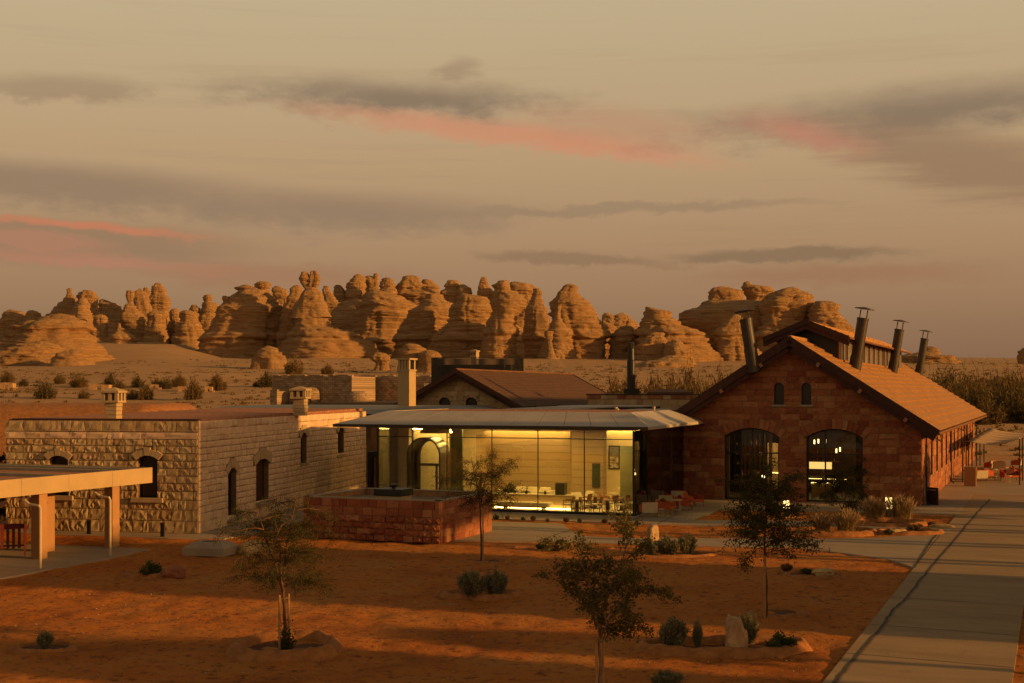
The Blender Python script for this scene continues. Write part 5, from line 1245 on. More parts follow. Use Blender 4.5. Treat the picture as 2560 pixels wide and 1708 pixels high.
# ------------------------------------------------------------------ canopy at the left edge
def canopy():
    E = Vector((-17.3, 63.5, 0)); aC = aS + math.pi                # runs from the far corner towards the camera
    zb, zt, L, D = 2.84, 3.57, 26.0, 15.0
    root = thing('canopy', 'flat roofed canopy with deep beige fascia on square columns at the left edge', 'canopy', (E.x - 3, E.y - 6, 0))
    def C(t, d): return fr(E, aS, -t, -d)                          # t towards the camera, d to the left
    def cb(mb, t0, t1, d0, d1, z0, z1): b = [C(t0, d0), C(t1, d0), C(t1, d1), C(t0, d1)]; return mb.hexa([(p.x, p.y, z0) for p in b], [(p.x, p.y, z1) for p in b])
    for k in range(9): cb(MB(), k * 2.9 + (.006 if k else 0), (k + 1) * 2.9 - .006, 0, .12, zb, zt).obj('fascia_panel', M_render, root)
    cb(MB(), 0, L, .02, .119, zb + .004, zt - .004).obj('fascia_backing', M_brown, root); cb(MB(), 0, .12, .12, D, zb, zt).obj('fascia', M_render, root)
    cb(MB(), .12, L, .12, D, zb + .02, zt - .35).obj('roof_deck', M_conc, root)
    for t in (.7, 4.2): cb(MB(), t, t + .35, .6, D, zt - .349, zt - .12).obj('upstand', M_conc, root)
    cb(MB(), .12, .5, .12, D, zt - .349, zt - .05).obj('upstand', M_conc, root)
    cb(MB(), 1.1, 4.1, .6, D, zt - .348, zt - .25).obj('gravel', M_gravel, root); cb(MB(), 4.6, L, .3, D, zt - .348, zt - .26).obj('gravel', M_gravel, root)
    for (px, py) in ((281, 1370), (98, 1400)):
        p = G(px, py)
        MB().obox(p, aF, -.44, 0, -.5, 0, 0.02, zb).obj('column', M_render if False else M_column_side(), root)
    p = G(62, 1392); p = fr(p, aF, -.2, -1.6); MB().obox(p, aF, -.5, 0, -.5, 0, 0.02, zb).obj('column', M_column_side(), root)
    for (px, py) in ((275.6, 1390), (101, 1422)):
        p = G(px, py); MB().tube([p, p + Vector((0, 0, 2.45)), p + Vector((-.05, .02, 2.56)), p + Vector((-.55, .3, 2.6)), p + Vector((-.8, .45, 2.75))], .055, 8).obj('downpipe', M_cream, root)
def M_column_side(): return mat('column_render', (0.37, 0.19, 0.08), .85, .06, 1.2, .1, 30)
canopy()
def slat_bench():
    p = G(66, 1395); A = G(-40, 1420); a = math.atan2(p.y - A.y, p.x - A.x); P = Vector((p.x - .1, p.y + .3, 0)); L = 3.3
    root = thing('slatted_railing', 'dark red slatted timber railing between the canopy columns', 'railing', (P.x, P.y, .5))
    M = mat('dark_red_timber', (0.13, 0.018, 0.012), .6, .2, 5, .2, 20); a2 = R(20)
    MB().obox(P, a2, -L, 0, -.05, .06, 1.25, 1.47).obj('top_rail', M, root); MB().obox(P, a2, -L, 0, -.02, .03, .48, .56).obj('bottom_rail', M, root)
    for k in range(14): u = -L + .12 + k * .235; MB().obox(P, a2, u, u + .12, -.03, .045, .40, 1.25).obj('slat', M, root)
    for u in (-.08, -L + .05): MB().obox(P, a2, u - .04, u + .04, -.10, -.04, 0.02, 1.3).obj('post', M, root)
slat_bench()
# ------------------------------------------------------------------ vegetation
def m_leaf(name, pal, rough=0.7, trans=0.25):
    m = bpy.data.materials.new(name); m.use_nodes = True; t = NT(m.node_tree); t.n.clear()
    out = t.node('ShaderNodeOutputMaterial'); d = t.node('ShaderNodeBsdfDiffuse'); tr = t.node('ShaderNodeBsdfTranslucent'); mx = t.node('ShaderNodeMixShader'); mx.inputs[0].default_value = trans
    geo = t.node('ShaderNodeNewGeometry')
    c = t.ramp(geo.outputs['Random Per Island'], [(i / (len(pal) - 1), q) for i, q in enumerate(pal)])
    t.l.new(c, d.inputs[0]); t.l.new(c, tr.inputs[0]); t.l.new(d.outputs[0], mx.inputs[1]); t.l.new(tr.outputs[0], mx.inputs[2]); t.l.new(mx.outputs[0], out.inputs[0]); return m
L_dark = m_leaf('dark_olive_leaves', [(0.036, 0.037, 0.012), (0.066, 0.064, 0.020), (0.046, 0.048, 0.016), (0.105, 0.092, 0.032)])
L_acacia = m_leaf('feathery_leaves', [(0.036, 0.040, 0.013), (0.058, 0.060, 0.020), (0.085, 0.08, 0.032), (0.034, 0.036, 0.012)])
L_broad = m_leaf('broad_leaves', [(0.095, 0.085, 0.026), (0.14, 0.115, 0.042), (0.07, 0.064, 0.022), (0.18, 0.135, 0.052)])
L_silver = m_leaf('silvery_leaves', [(0.17, 0.165, 0.095), (0.25, 0.225, 0.13), (0.13, 0.12, 0.065), (0.32, 0.27, 0.155)])
L_green = m_leaf('low_green_leaves', [(0.05, 0.065, 0.02), (0.08, 0.095, 0.03), (0.11, 0.115, 0.045)])
L_grass = m_leaf('fountain_grass', [(0.28, 0.20, 0.08), (0.38, 0.27, 0.12), (0.18, 0.14, 0.05), (0.46, 0.33, 0.16)])
L_dry = m_leaf('dry_scrub', [(0.12, 0.075, 0.028), (0.17, 0.105, 0.04), (0.09, 0.062, 0.022), (0.22, 0.14, 0.06)])
L_scrubg = m_leaf('olive_scrub', [(0.12, 0.085, 0.034), (0.16, 0.115, 0.048), (0.09, 0.066, 0.027)])
L_olive = m_leaf('olive_bush', [(0.07, 0.058, 0.024), (0.10, 0.08, 0.034), (0.05, 0.042, 0.018)])
M_bark = mat('bark', (0.12, 0.062, 0.036), .9, .3, 6, .6, 30, .01)
M_barkpale = mat('pale_bark', (0.22, 0.13, 0.07), .9, .3, 6, .6, 30, .01)
M_stake = mat('peeled_stake', (0.36, 0.20, 0.09), .8, .2, 6, .3, 30)
M_soil = mat('dark_soil', (0.11, 0.04, 0.014), .95, .3, 3, .8, 12, .04)
M_berm = mat('packed_earth_kerb', (0.32, 0.13, 0.04), .95, .25, 3, .8, 9, .04)

def quads(P, N, size, aspect, rs):
    """leaf quads at points P, random orientation, long axis N"""
    n = len(P); A = N / (np.linalg.norm(N, axis=1, keepdims=True) + 1e-9); B = np.cross(A, rs.normal(size=(n, 3))); B /= np.linalg.norm(B, axis=1, keepdims=True) + 1e-9
    s = (size * rs.uniform(.6, 1.35, n))[:, None]; a = A * s; b = B * s * aspect
    V = np.stack([P, P + a * .5 + b, P + a, P + a * .5 - b], 1).reshape(-1, 3); F = np.arange(4 * n).reshape(n, 4); return V, F
def branch_pts(p, d, L, rs, n=5, droop=0.0, wob=0.16):
    pts = [np.array(p, float)]; d = np.array(d, float); d /= np.linalg.norm(d)
    for i in range(n):
        d = d + rs.normal(size=3) * wob + np.array([0, 0, -droop]); d /= np.linalg.norm(d); pts.append(pts[-1] + d * L / n)
    return pts
def grow(seed, H, clear, R0, cr, leafmat, bark, nleaf, lsize, lasp, nb=12, up=.7, droop=.05, forks=None, hang=0.0, sub=5, top=None, wid=None, lspread=.07):
    """young tree in local coordinates: tapered trunk, limbs, twigs and leaf-sized faces; returns (trunk mesh, branch mesh, leaf mesh)"""
    rs = np.random.RandomState(seed); tk = MB(); br = MB()
    top = top or H * .93
    tp = [(0, 0, -.15)]; n = 7; ox = oy = 0
    for i in range(1, n + 1):
        ox += rs.normal() * .025; oy += rs.normal() * .025; tp.append((ox, oy, clear * i / n))
    tk.tube(tp, [R0 * (1 - .35 * i / n) for i in range(n + 1)], 9)
    base = np.array(tp[-1]); twigs = []
    leaders = forks or [((0, 0, 1), top - clear)]
    for (d, L) in leaders:
        ld = branch_pts(base - np.array([0, 0, .06]), d, L, rs, 8, 0, .07); br.tube(ld, [R0 * .6 * (1 - i / 9.5) + .006 for i in range(9)], 6)
        m = max(3, int(nb / len(leaders)))
        for k in range(m):
            f = (k + .5) / m * .97; i = min(7, int(f * 8)); p = ld[i] + (ld[i + 1] - ld[i]) * (f * 8 - i)
            az = k * 2.4 + rs.uniform(-.5, .5); prof = math.sin(math.pi * min(1, .22 + .78 * f)) if wid is None else wid(f)
            d2 = np.array([math.cos(az), math.sin(az), up * rs.uniform(.3, 1.3)]); Lb = cr * (.45 + .65 * prof) * rs.uniform(.75, 1.15)
            bp = branch_pts(p, d2, Lb, rs, 5, droop); br.tube(bp, [R0 * .30 * (1 - i / 6) + .004 for i in range(6)], 5); twigs.append((bp, 1.0))
            for j in range(sub):
                q = bp[1 + rs.randint(0, 5)]; d3 = (bp[-1] - bp[0]) / Lb + rs.normal(size=3) * .75
                b3 = branch_pts(q, d3, Lb * rs.uniform(.28, .55), rs, 4, droop * 1.5, .2); br.tube(b3, [.008 * (1 - i / 5.5) + .002 for i in range(5)], 4, False); twigs.append((b3, .8))
        twigs.append((ld[4:], .6))
    PP, NN = [], []; wts = np.array([w * len(t) for t, w in twigs]); wts = wts / wts.sum()
    cnt = rs.multinomial(nleaf, wts)
    for (t, w), c in zip(twigs, cnt):
        if c == 0: continue
        t = np.array(t); f = rs.uniform(.15, 1.0, c) * (len(t) - 1); i = np.minimum(f.astype(int), len(t) - 2); fr_ = (f - i)[:, None]
        p = t[i] * (1 - fr_) + t[i + 1] * fr_ + rs.normal(size=(c, 3)) * lspread * np.array([1, 1, .8]); d = t[i + 1] - t[i]; d = d / (np.linalg.norm(d, axis=1, keepdims=True) + 1e-9)
        PP.append(p); NN.append(d * .6 + rs.normal(size=(c, 3)) * .8 + np.array([0, 0, -hang]))
    V, F = quads(np.concatenate(PP), np.concatenate(NN), lsize, lasp, rs)
    return tk.mesh('trunk', False), br.mesh('branches', False), npmesh('foliage', V, F)
def tree(name, label, loc, meshes, bark, leaf, rz=0.0, cat='tree', group=None):
    r = thing(name, label, cat, loc, rz, group)
    for nm, me, m in (('trunk', meshes[0], bark), ('branches', meshes[1], bark), ('crown', meshes[2], leaf)):
        if len(me.vertices): put(nm, me, m, r, (0, 0, 0), False, smooth=nm != 'crown')
    return r

def stakes(root, ps, h, lean=0.0, r=.035):
    for (x, y) in ps: MB().tube([(x, y, -.1), (x + lean, y, h)], [r, r * .9], 7).obj('stake', M_stake, root, world=False)
    if len(ps) > 1: MB().tube([(ps[0][0] + lean, ps[0][1], h - .12), (ps[1][0] + lean, ps[1][1], h - .12)], .012, 5).obj('tie', M_barkpale, root, world=False)

g1 = G(706, 1632)
t1 = tree('young_tree', 'feathery young tree tied to two stakes in a ring of earth, left foreground', g1, grow(5, 4.35, 1.78, .055, 1.18, L_acacia, M_bark, 26000, .046, .2, nb=30, up=.36, droop=.085, sub=8, hang=.5, forks=[((-.25, 0, 1), 2.5), ((.22, .1, 1), 2.7), ((0, -.15, 1), 2.0)], wid=lambda f: 1.25 - .7 * f, lspread=.075), M_bark, L_acacia)
stakes(t1, [(-.06, -.14), (.14, .2)], 1.62)
vs_ = np.random.RandomState(4); P = np.stack([vs_.normal(.10, .11, 900), vs_.normal(0, .1, 900), np.abs(vs_.normal(0, .34, 900))], -1); V, F = quads(P, vs_.normal(size=(900, 3)), .06, .4, vs_)
put('climbing_plant', npmesh('climbing_plant', V, F), L_dark, t1, (0, 0, 0), False)
g2 = Vector((W(1497, 1760, 30.7).x, 30.7, 0))
t2 = tree('young_tree', 'forked broad leaved young tree in the foreground, trunk leaving the bottom edge', g2, grow(12, 4.45, 1.62, .045, .84, L_broad, M_barkpale, 9500, .068, .34, nb=26, up=.75, droop=.03, sub=7, hang=.35, forks=[((-.30, 0, 1), 2.45), ((.16, .1, 1), 2.8), ((.48, -.1, .9), 2.0)], wid=lambda f: .75 + .35 * math.sin(math.pi * f), lspread=.075), M_barkpale, L_broad)
stakes(t2, [(-.06, -.1), (.10, .1)], 1.55)
g3 = G(1915, 1541)
t3 = tree('young_tree', 'dense dark round crowned young tree on a straight thin stem, right of centre', g3, grow(23, 4.85, 2.05, .055, 1.22, L_dark, M_bark, 11500, .07, .34, nb=34, up=.35, droop=.02, sub=8, hang=.2, wid=lambda f: 1.05 - .6 * max(0, f - .35), lspread=.09), M_bark, L_dark)
stakes(t3, [(-.05, -.06)], 1.95)
g4 = G(1204, 1401)
t4 = tree('young_tree', 'small sparse thorny young tree before the pavilion glass', g4, grow(31, 4.75, 2.3, .05, 1.35, L_dark, M_bark, 9500, .055, .28, nb=24, up=.5, droop=.05, sub=9, hang=.3, forks=[((-.18, 0, 1), 2.2), ((.16, .1, 1), 2.3), ((0, -.1, 1), 1.6)], wid=lambda f: .95, lspread=.09), M_bark, L_dark)
stakes(t4, [(.06, -.05)], 2.0)
g5 = G(2108, 1290)
tree('small_tree', 'low dark multi stemmed tree in front of the right arched doorway', g5, grow(41, 3.3, .35, .04, 1.35, L_dark, M_bark, 6000, .10, .3, nb=18, up=.6, droop=.02, sub=6, forks=[((-.35, 0, 1), 2.4), ((.3, .1, 1), 2.5), ((.05, -.2, 1), 2.6)]), M_bark, L_dark)

def shrub_meshes(seed, rx, h, n, ls, asp, kind='dome'):
    rs = np.random.RandomState(seed); st = MB()
    ns = 26; PP, NN = [], []
    for k in range(ns):
        az = rs.uniform(0, 6.283); rr = math.sqrt(rs.uniform(0, 1)); tip = np.array([rx * rr * math.cos(az), rx * rr * math.sin(az), h * (1 - .45 * rr * rr) * rs.uniform(.8, 1.08)])
        b = np.array([tip[0] * .25, tip[1] * .25, 0]); mid = b * .5 + tip * .5 + np.array([tip[0] * .12, tip[1] * .12, 0]); st.tube([b, mid, tip], [.012, .008, .003], 4, False)
        m = n // ns; f = rs.uniform(.12, 1.02, m)[:, None]; p = (1 - f) ** 2 * b + 2 * f * (1 - f) * mid + f * f * tip + rs.normal(size=(m, 3)) * rx * .09
        PP.append(p); NN.append((tip - b)[None, :] * .8 + rs.normal(size=(m, 3)) * .35 * h)
    V, F = quads(np.concatenate(PP), np.concatenate(NN), ls, asp, rs); V[:, 2] = np.maximum(V[:, 2], .01)
    return st.mesh('stems', False), npmesh('leaves', V, F)
def shrub(name, label, loc, me, leaf, s=1.0, rz=0.0, group=None, cat='shrub', stem=None):
    r = thing(name, label, cat, loc, rz, group); r.scale = (s,) * 3 if not isinstance(s, tuple) else s
    put('stems', me[0], stem or M_bark, r, (0, 0, 0), False); put('leaves', me[1], leaf, r, (0, 0, 0), False); return r
SH_S = [shrub_meshes(50 + i, .46, .95, 5600, .085, .2) for i in range(3)]
SH_L = [shrub_meshes(60 + i, .42, .45, 1400, .07, .45) for i in range(2)]
def tuft_mesh(seed, n, h, spread, w, plume):
    rs = np.random.RandomState(seed); V, F = [], []; st = MB()
    for k in range(n):
        az = rs.uniform(0, 6.283); b = rs.normal(size=2) * spread * .18; lean = rs.uniform(.05, 1.0) ** .8 * spread; hh = h * rs.uniform(.6, 1.08) * (1 - .3 * lean / spread); d = np.array([math.cos(az), math.sin(az)])
        ww = w * rs.uniform(.7, 1.3); s = np.array([-d[1], d[0]]) * ww; q = len(V)
        for f in (0, .35, .7, 1.0):
            c = b + d * lean * f ** 1.7; z = hh * (1.5 * f - .5 * f * f) * (1.0 if f < 1 else .97); g = 1 - f * .8
            V += [(c[0] - s[0] * g, c[1] - s[1] * g, z), (c[0] + s[0] * g, c[1] + s[1] * g, z)]
        F += [(q + 2 * i, q + 2 * i + 1, q + 2 * i + 3, q + 2 * i + 2) for i in range(3)]
        if plume and k % 6 == 0:
            p0 = np.array([*(b + d * lean * .75), hh]); p1 = p0 + np.array([*(d * .12), .22]); st.tube([p0 - (p1 - p0) * .6, p0, (p0 + p1) / 2, p1], [.004, .016, .022, .004], 5, False)
    return npmesh('blades', np.array(V), np.array(F)), st.mesh('plumes', False)
TUFT = [tuft_mesh(70 + i, 1000, 1.2, .9, .012, True) for i in range(3)]
M_plume = mat('grass_plume', (0.30, 0.20, 0.10), .9, .2, 8, 0, 10)
def tuft(label, loc, s, rz=0.0, i=0):
    r = thing('fountain_grass', label, 'grass', loc, rz, 'fountain grasses by the shed'); r.scale = (s,) * 3 if not isinstance(s, tuple) else s
    put('blades', TUFT[i][0], L_grass, r, (0, 0, 0), False); put('plumes', TUFT[i][1], M_plume, r, (0, 0, 0), False)

# planting rings: raised rims of packed earth round hollowed beds
def ring(label, c, rx, ry, rot=0.0, h=.14, w=.17, seed=0):
    rs = np.random.RandomState(seed); root = thing('planting_bed', label, 'planting bed', (c[0], c[1], 0)); n, m = 72, 9; V = []
    p = np.stack([np.cos(np.arange(n) * 2 * math.pi / n) * 2, np.sin(np.arange(n) * 2 * math.pi / n) * 2, np.full(n, seed * 3.7)], -1); wob = fbm(p, 3, seed); hv = 1 + .18 * fbm(p * 1.7, 3, seed + 5)
    for i in range(n):
        t = 2 * math.pi * i / n; k = 1 + .07 * wob[i]; cx, cy = rx * k * math.cos(t), ry * k * math.sin(t); nx, ny = math.cos(t), math.sin(t)
        for j in range(m):
            s = (j / (m - 1) - .5) * 2; hh = (h * 1.25 + .1) * hv[i] * max(0, 1 - s * s) ** 1.2 + rs.normal() * .006
            ww = w * (1.7 if s > 0 else 1.0); x, y = cx + nx * s * ww, cy + ny * s * ww
            V.append((x * math.cos(rot) - y * math.sin(rot), x * math.sin(rot) + y * math.cos(rot), hh - .10))
    idx = np.arange(n * m).reshape(n, m); nx_ = np.roll(idx, -1, 0); F = np.stack([idx[:, :-1], nx_[:, :-1], nx_[:, 1:], idx[:, 1:]], -1).reshape(-1, 4)
    put('rim', npmesh('rim', np.array(V), F), M_berm, root, (0, 0, 0), False, smooth=True)
    mb = MB(); q = [(rx * (1 + .07 * wob[i]) * math.cos(2 * math.pi * i / n) , ry * (1 + .07 * wob[i]) * math.sin(2 * math.pi * i / n)) for i in range(0, n, 3)]
    mb.add([(x * math.cos(rot) - y * math.sin(rot), x * math.sin(rot) + y * math.cos(rot), -.012) for x, y in q], [tuple(range(len(q)))]); mb.obj('soil', M_soil, root, world=False)
    return root
def rock(label, loc, dims, matl, seed, rz=0.0, name='boulder', group=None):
    rs = np.random.RandomState(seed); bm = bmesh.new(); bmesh.ops.create_icosphere(bm, subdivisions=3, radius=.5); co = np.array([v.co[:] for v in bm.verts])
    d = fbm(co * 2.2 + seed, 3, seed); q = np.sign(co) * np.abs(co) ** .75; q = q * (1 + .28 * d[:, None]) + .03 * fbm(co * 7, 2, seed + 3)[:, None]
    for v, c in zip(bm.verts, q): v.co = (c[0] * dims[0], c[1] * dims[1], c[2] * dims[2] + dims[2] * .32)
    me = bpy.data.meshes.new('boulder'); bm.to_mesh(me); bm.free(); o = put(name, me, matl, None, loc); o.rotation_euler = (0, 0, rz); tag(o, label, 'boulder' if dims[0] > .3 else 'stone', group); return o
M_bould = mat('garden_boulder', (0.42, 0.27, 0.14), .95, .3, 2, .8, 8, .05); M_bouldp = mat('pale_boulder', (0.50, 0.33, 0.14), .95, .25, 2, .8, 8, .05); M_bouldr = mat('red_boulder', (0.27, 0.10, 0.055), .95, .3, 2, .8, 8, .05)
def onG(px, py): return tuple(G(px, py))

ring('wide earth rimmed planting bed round the staked feathery tree', G(716, 1622), 1.35, 1.5, h=.2, w=.22, seed=1)
ring('earth rimmed bed holding two silvery shrubs in the middle of the yard', G(1200, 1487), 1.25, .75, h=.12, w=.13, seed=2)
ring('long earth rimmed bed with upright stone in the right foreground', G(1812, 1620), 2.25, .85, h=.16, w=.19, seed=3)
ring('small rimmed bed with a reddish rock at left below the canopy', G(378, 1436), 1.05, .8, h=.10, w=.12, seed=4)
ring('small rimmed bed with one grass clump at the lower left', G(112, 1620), .75, .6, h=.06, w=.10, seed=5)
ring('rimmed bed of two large fountain grasses beside the lit bollard', G(2222, 1311), 1.75, 1.5, h=.2, w=.2, seed=6)
ring('rimmed bed of two smaller grasses nearer the footpath', G(2085, 1333), 1.9, 1.0, h=.18, w=.2, seed=7)
ring('rimmed bed with pale rocks close to the road edge', G(2270, 1333), 1.5, .9, h=.16, w=.2, seed=8)
ring('low rimmed bed of three shrubs beside the footpath', G(1668, 1386), 2.1, .9, h=.07, w=.12, seed=9)
ring('shallow mounded bed with a pale rock right of the dark tree', G(2030, 1438), 1.0, .8, h=.07, w=.13, seed=10)
ring('low earth rim at the foot of the sparse tree', G(1215, 1404), .9, .7, h=.06, w=.12, seed=11)
ring('low earth hollow at the foot of the dark crowned tree', G(1945, 1532), .85, .7, h=.05, w=.14, seed=12)
ring('narrow bed of low plants along the pavilion footpath', G(1405, 1372), 2.2, .5, h=.06, w=.12, seed=13)

shrub('silver_shrub', 'left of the two silvery shrubs in the middle yard bed', onG(1180, 1494), SH_S[0], L_silver, (1.15, 1.0, 1.0), .3, 'silvery shrubs')
shrub('silver_shrub', 'right of the two silvery shrubs in the middle yard bed', onG(1240, 1490), SH_S[1], L_silver, .98, 1.2, 'silvery shrubs')
shrub('silver_shrub', 'bright round silvery shrub at the left end of the long bed', onG(1681, 1622), SH_S[2], L_silver, .92, .3, 'silvery shrubs')
shrub('silver_shrub', 'bright silvery shrub standing behind the upright stone', onG(1866, 1612), SH_S[0], L_silver, (.75, .75, .95), 2.0, 'silvery shrubs')
shrub('low_shrub', 'low dark green shrub at the right end of the long bed', onG(1955, 1628), SH_L[0], L_green, 1.0, .3, 'low green shrubs')
shrub('dry_plant', 'thin dry plant between the silvery shrub and the upright stone', onG(1744, 1618), SH_S[1], L_dry, (.3, .3, .8), .1, 'thin dry plants')
rock('upright reddish stone set in the rim of the long bed', onG(1838, 1632), (.52, .34, 1.05), M_bould, 3, .2, 'standing_stone')
shrub('silver_shrub', 'round silvery shrub, rightmost beside the footpath', onG(1717, 1385), SH_S[2], L_silver, .95, .9, 'silvery shrubs')
shrub('silver_shrub', 'wide silvery shrub left of the rightmost footpath shrub', onG(1668, 1389), SH_S[1], L_silver, (1.25, 1.0, .92), 2.2, 'silvery shrubs')
shrub('silver_shrub', 'dull silvery shrub partly behind the forked tree crown', onG(1630, 1390), SH_S[0], L_silver, .72, 2.9, 'silvery shrubs')
rock('small rusty rock behind the footpath shrubs', onG(1633, 1352), (.5, .4, .75), M_bould, 9, .5)
shrub('low_shrub', 'low bush in the narrow bed left of the forked tree', onG(1395, 1377), SH_L[1], L_dry, (1.1, .8, .8), .4, 'low green shrubs')
shrub('low_shrub', 'second low bush in the narrow bed by the footpath', onG(1352, 1374), SH_L[0], L_dry, .6, 1.4, 'low green shrubs')
shrub('low_shrub', 'grey green shrub cut by the bottom edge right of the forked tree', onG(1668, 1716), SH_S[1], L_green, (.85, .7, .42), .2, 'low green shrubs')
shrub('low_shrub', 'dark green clump in the bed below the canopy', onG(378, 1442), SH_L[0], L_dark, (1.0, .8, 1.2), .6, 'low green shrubs')
rock('dark red rock in the bed below the canopy', onG(432, 1442), (.75, .5, .42), M_bouldr, 5, .3)
shrub('low_shrub', 'small grass clump in the lower left bed', onG(113, 1620), SH_S[2], L_dry, (.52, .5, .5), .2, 'low green shrubs')
rock('bright yellowish boulder behind the feathery tree', onG(626, 1383), (.8, .6, .55), M_bouldp, 11, .2)
rock('second smaller pale boulder beside the bright one behind the feathery tree', onG(652, 1374), (.55, .5, .42), M_bouldp, 12, .9)
rock('flat pale rock in the shallow bed right of the dark tree', onG(2058, 1437), (.75, .5, .26), M_bouldp, 15, .1)
shrub('low_shrub', 'twiggy low plant left of the flat pale rock', onG(1966, 1428), SH_L[1], L_dark, .62, .1, 'low green shrubs')
shrub('low_shrub', 'dark creeping plant against the flat pale rock', onG(2020, 1434), SH_L[0], L_dark, (.9, .8, .4), 1.1, 'low green shrubs')
tuft('large fountain grass left of the lit bollard', onG(2185, 1303), 1.05, .2, 0); tuft('large fountain grass right of the lit bollard', onG(2252, 1303), 1.12, 1.2, 1)
tuft('smaller fountain grass left in the nearer bed', onG(2056, 1336), .82, .6, 2); tuft('upright fountain grass right in the nearer bed', onG(2116, 1337), 1.0, 2.3, 0)
rock('pale rounded rock in the bed close to the road', onG(2243, 1336), (.8, .5, .34), M_bouldp, 17, .2); rock('pale flat rock at the road end of the rocky bed', onG(2355, 1320), (1.0, .35, .22), M_bouldp, 18, -.3)
shrub('low_shrub', 'leafy low plant among the rocks near the road', onG(2285, 1330), SH_L[1], L_green, .8, .7, 'low green shrubs'); shrub('low_shrub', 'dark low plant left of the pale rounded rock', onG(2222, 1337), SH_L[0], L_dark, .6, 1.7, 'low green shrubs')
shrub('low_shrub', 'dry low plant at the corner of the sand strip by the road', onG(2330, 1318), SH_L[1], L_dry, .6, 1.7, 'low green shrubs')
ORD = ('first', 'second', 'third', 'fourth', 'fifth', 'sixth', 'seventh', 'eighth', 'ninth')
for i, (x, y, s) in enumerate(((1240, 1299, .6), (1268, 1300, .5), (1308, 1301, .42), (1333, 1303, .62), (1368, 1305, .4), (1415, 1306, .6), (1450, 1307, .5), (1512, 1309, .55), (1550, 1311, .5))):
    shrub('edging_plant', f'small sparse plant in the edging strip along the pavilion glass, {ORD[i]} from the left', onG(x, y), SH_L[i % 2], L_green if i % 3 else L_dry, (s * .7, s * .7, s), i * 1.3, 'small plants in the strip along the pavilion glass')

# ------------------------------------------------------------------ scrub country
SC = []
for i in range(4):
    rs = np.random.RandomState(90 + i); st = MB(); PP, NN = [], []
    for k in range(60):
        az = rs.uniform(0, 6.283); rr = math.sqrt(rs.uniform(0, 1)); wh = k % 9 == 0; tip = np.array([1.35 * rr * math.cos(az), 1.35 * rr * math.sin(az), rs.uniform(1.5, 2.5) * (1 - .6 * rr * rr) * (1.5 if wh else 1.0)]); b = np.array([tip[0] * .8, tip[1] * .8, -.25]); mid = b * .45 + tip * .55 + rs.normal(size=3) * .1
        st.tube([b, mid, tip], [.035, .022, .006], 4, False); m = 34; f = rs.uniform(.05, .75 if wh else 1.0, m)[:, None]; p = (1 - f) ** 2 * b + 2 * f * (1 - f) * mid + f * f * tip + rs.normal(size=(m, 3)) * .16
        PP.append(p); NN.append((tip - b)[None, :] * .4 + rs.normal(size=(m, 3)) * .6)
    V, F = quads(np.concatenate(PP), np.concatenate(NN), .26, .16, rs); V[:, 2] = np.maximum(V[:, 2], -.1); SC.append((st.mesh('stems', False), npmesh('foliage', V, F)))
M_twig = mat('dry_twigs', (0.15, 0.088, 0.042), .95, .3, 5, .2, 20)
def scrub(label, x, y, i, s, leaf, group, rz=0):
    r = thing('scrub_bush', label, 'bush', (x, y, T(x, y) - .05), rz, group); r.scale = s
    put('stems', SC[i][0], M_twig, r, (0, 0, 0), False); put('foliage', SC[i][1], leaf, r, (0, 0, 0), False)
SCm = [[(a, b.copy()) for a, b in SC] for _ in range(2)]
for (_, b) in SC: b.materials.append(L_dry)
for k in range(2):
    for (_, b) in SCm[k]: b.materials.clear(); b.materials.append((L_scrubg, L_olive)[k])
def scrub2(label, x, y, i, s, kind, group, rz=0):
    src = SC if kind == 0 else SCm[kind - 1]
    r = thing('scrub_bush', label, 'bush', (x, y, T(x, y) - .05), rz, group); r.scale = s
    put('stems', src[i][0], M_twig, r, (0, 0, 0), False); put('foliage', src[i][1], None, r, (0, 0, 0), False)
rg = random.Random(44)
for k in range(46):
    Y = rg.uniform(170, 205); px = 1395 + (k + rg.uniform(0, 1)) * (1900 - 1395) / 46; p = W(px, 0, Y); s = rg.uniform(1.2, 1.9) * (1.0 if px > 1520 else .72)
    scrub2('dry golden scrub bush in the tall thicket between the tiled roofs', p.x, Y, k % 4, (s * .9, s * .9, s * rg.uniform(1.35, 1.9)), 0 if rg.random() < .72 else 1, 'dry thicket behind the pavilion', rg.uniform(0, 6))
for k in range(44):
    Y = rg.uniform(185, 240); px = 2330 + (k + rg.uniform(0, 1)) * 330 / 44; p = W(px, 0, Y); s = rg.uniform(1.5, 2.3)
    scrub2('dark brushy tamarisk bush in the thicket right of the shed roof', p.x, Y, k % 4, (s * 1.1, s * 1.1, s * rg.uniform(.95, 1.4)), 1 if rg.random() < .5 else (0 if rg.random() < .85 else 2), 'tamarisk thicket right of the shed', rg.uniform(0, 6))
def bare_tree(label, px, py, Y, h, seed):
    x = W(px, 0, Y).x; m = grow(seed, h, h * .35, .11, h * .28, L_dry, M_twig, 60, .1, .2, nb=10, up=1.4, sub=4, forks=[((-.15, 0, 1), h * .6), ((.2, 0, 1), h * .62)])
    tree('bare_tree', label, (x, Y, T(x, Y)), m, M_twig, L_dry, cat='tree')
bare_tree('taller bare tree above the right thicket, nearer the shed roof', 2457, 0, 210, 9.5, 3); bare_tree('second bare tree above the right thicket', 2505, 0, 215, 9.0, 4); bare_tree('thin leaning bare tree at the right thicket edge', 2532, 0, 220, 8.0, 6)
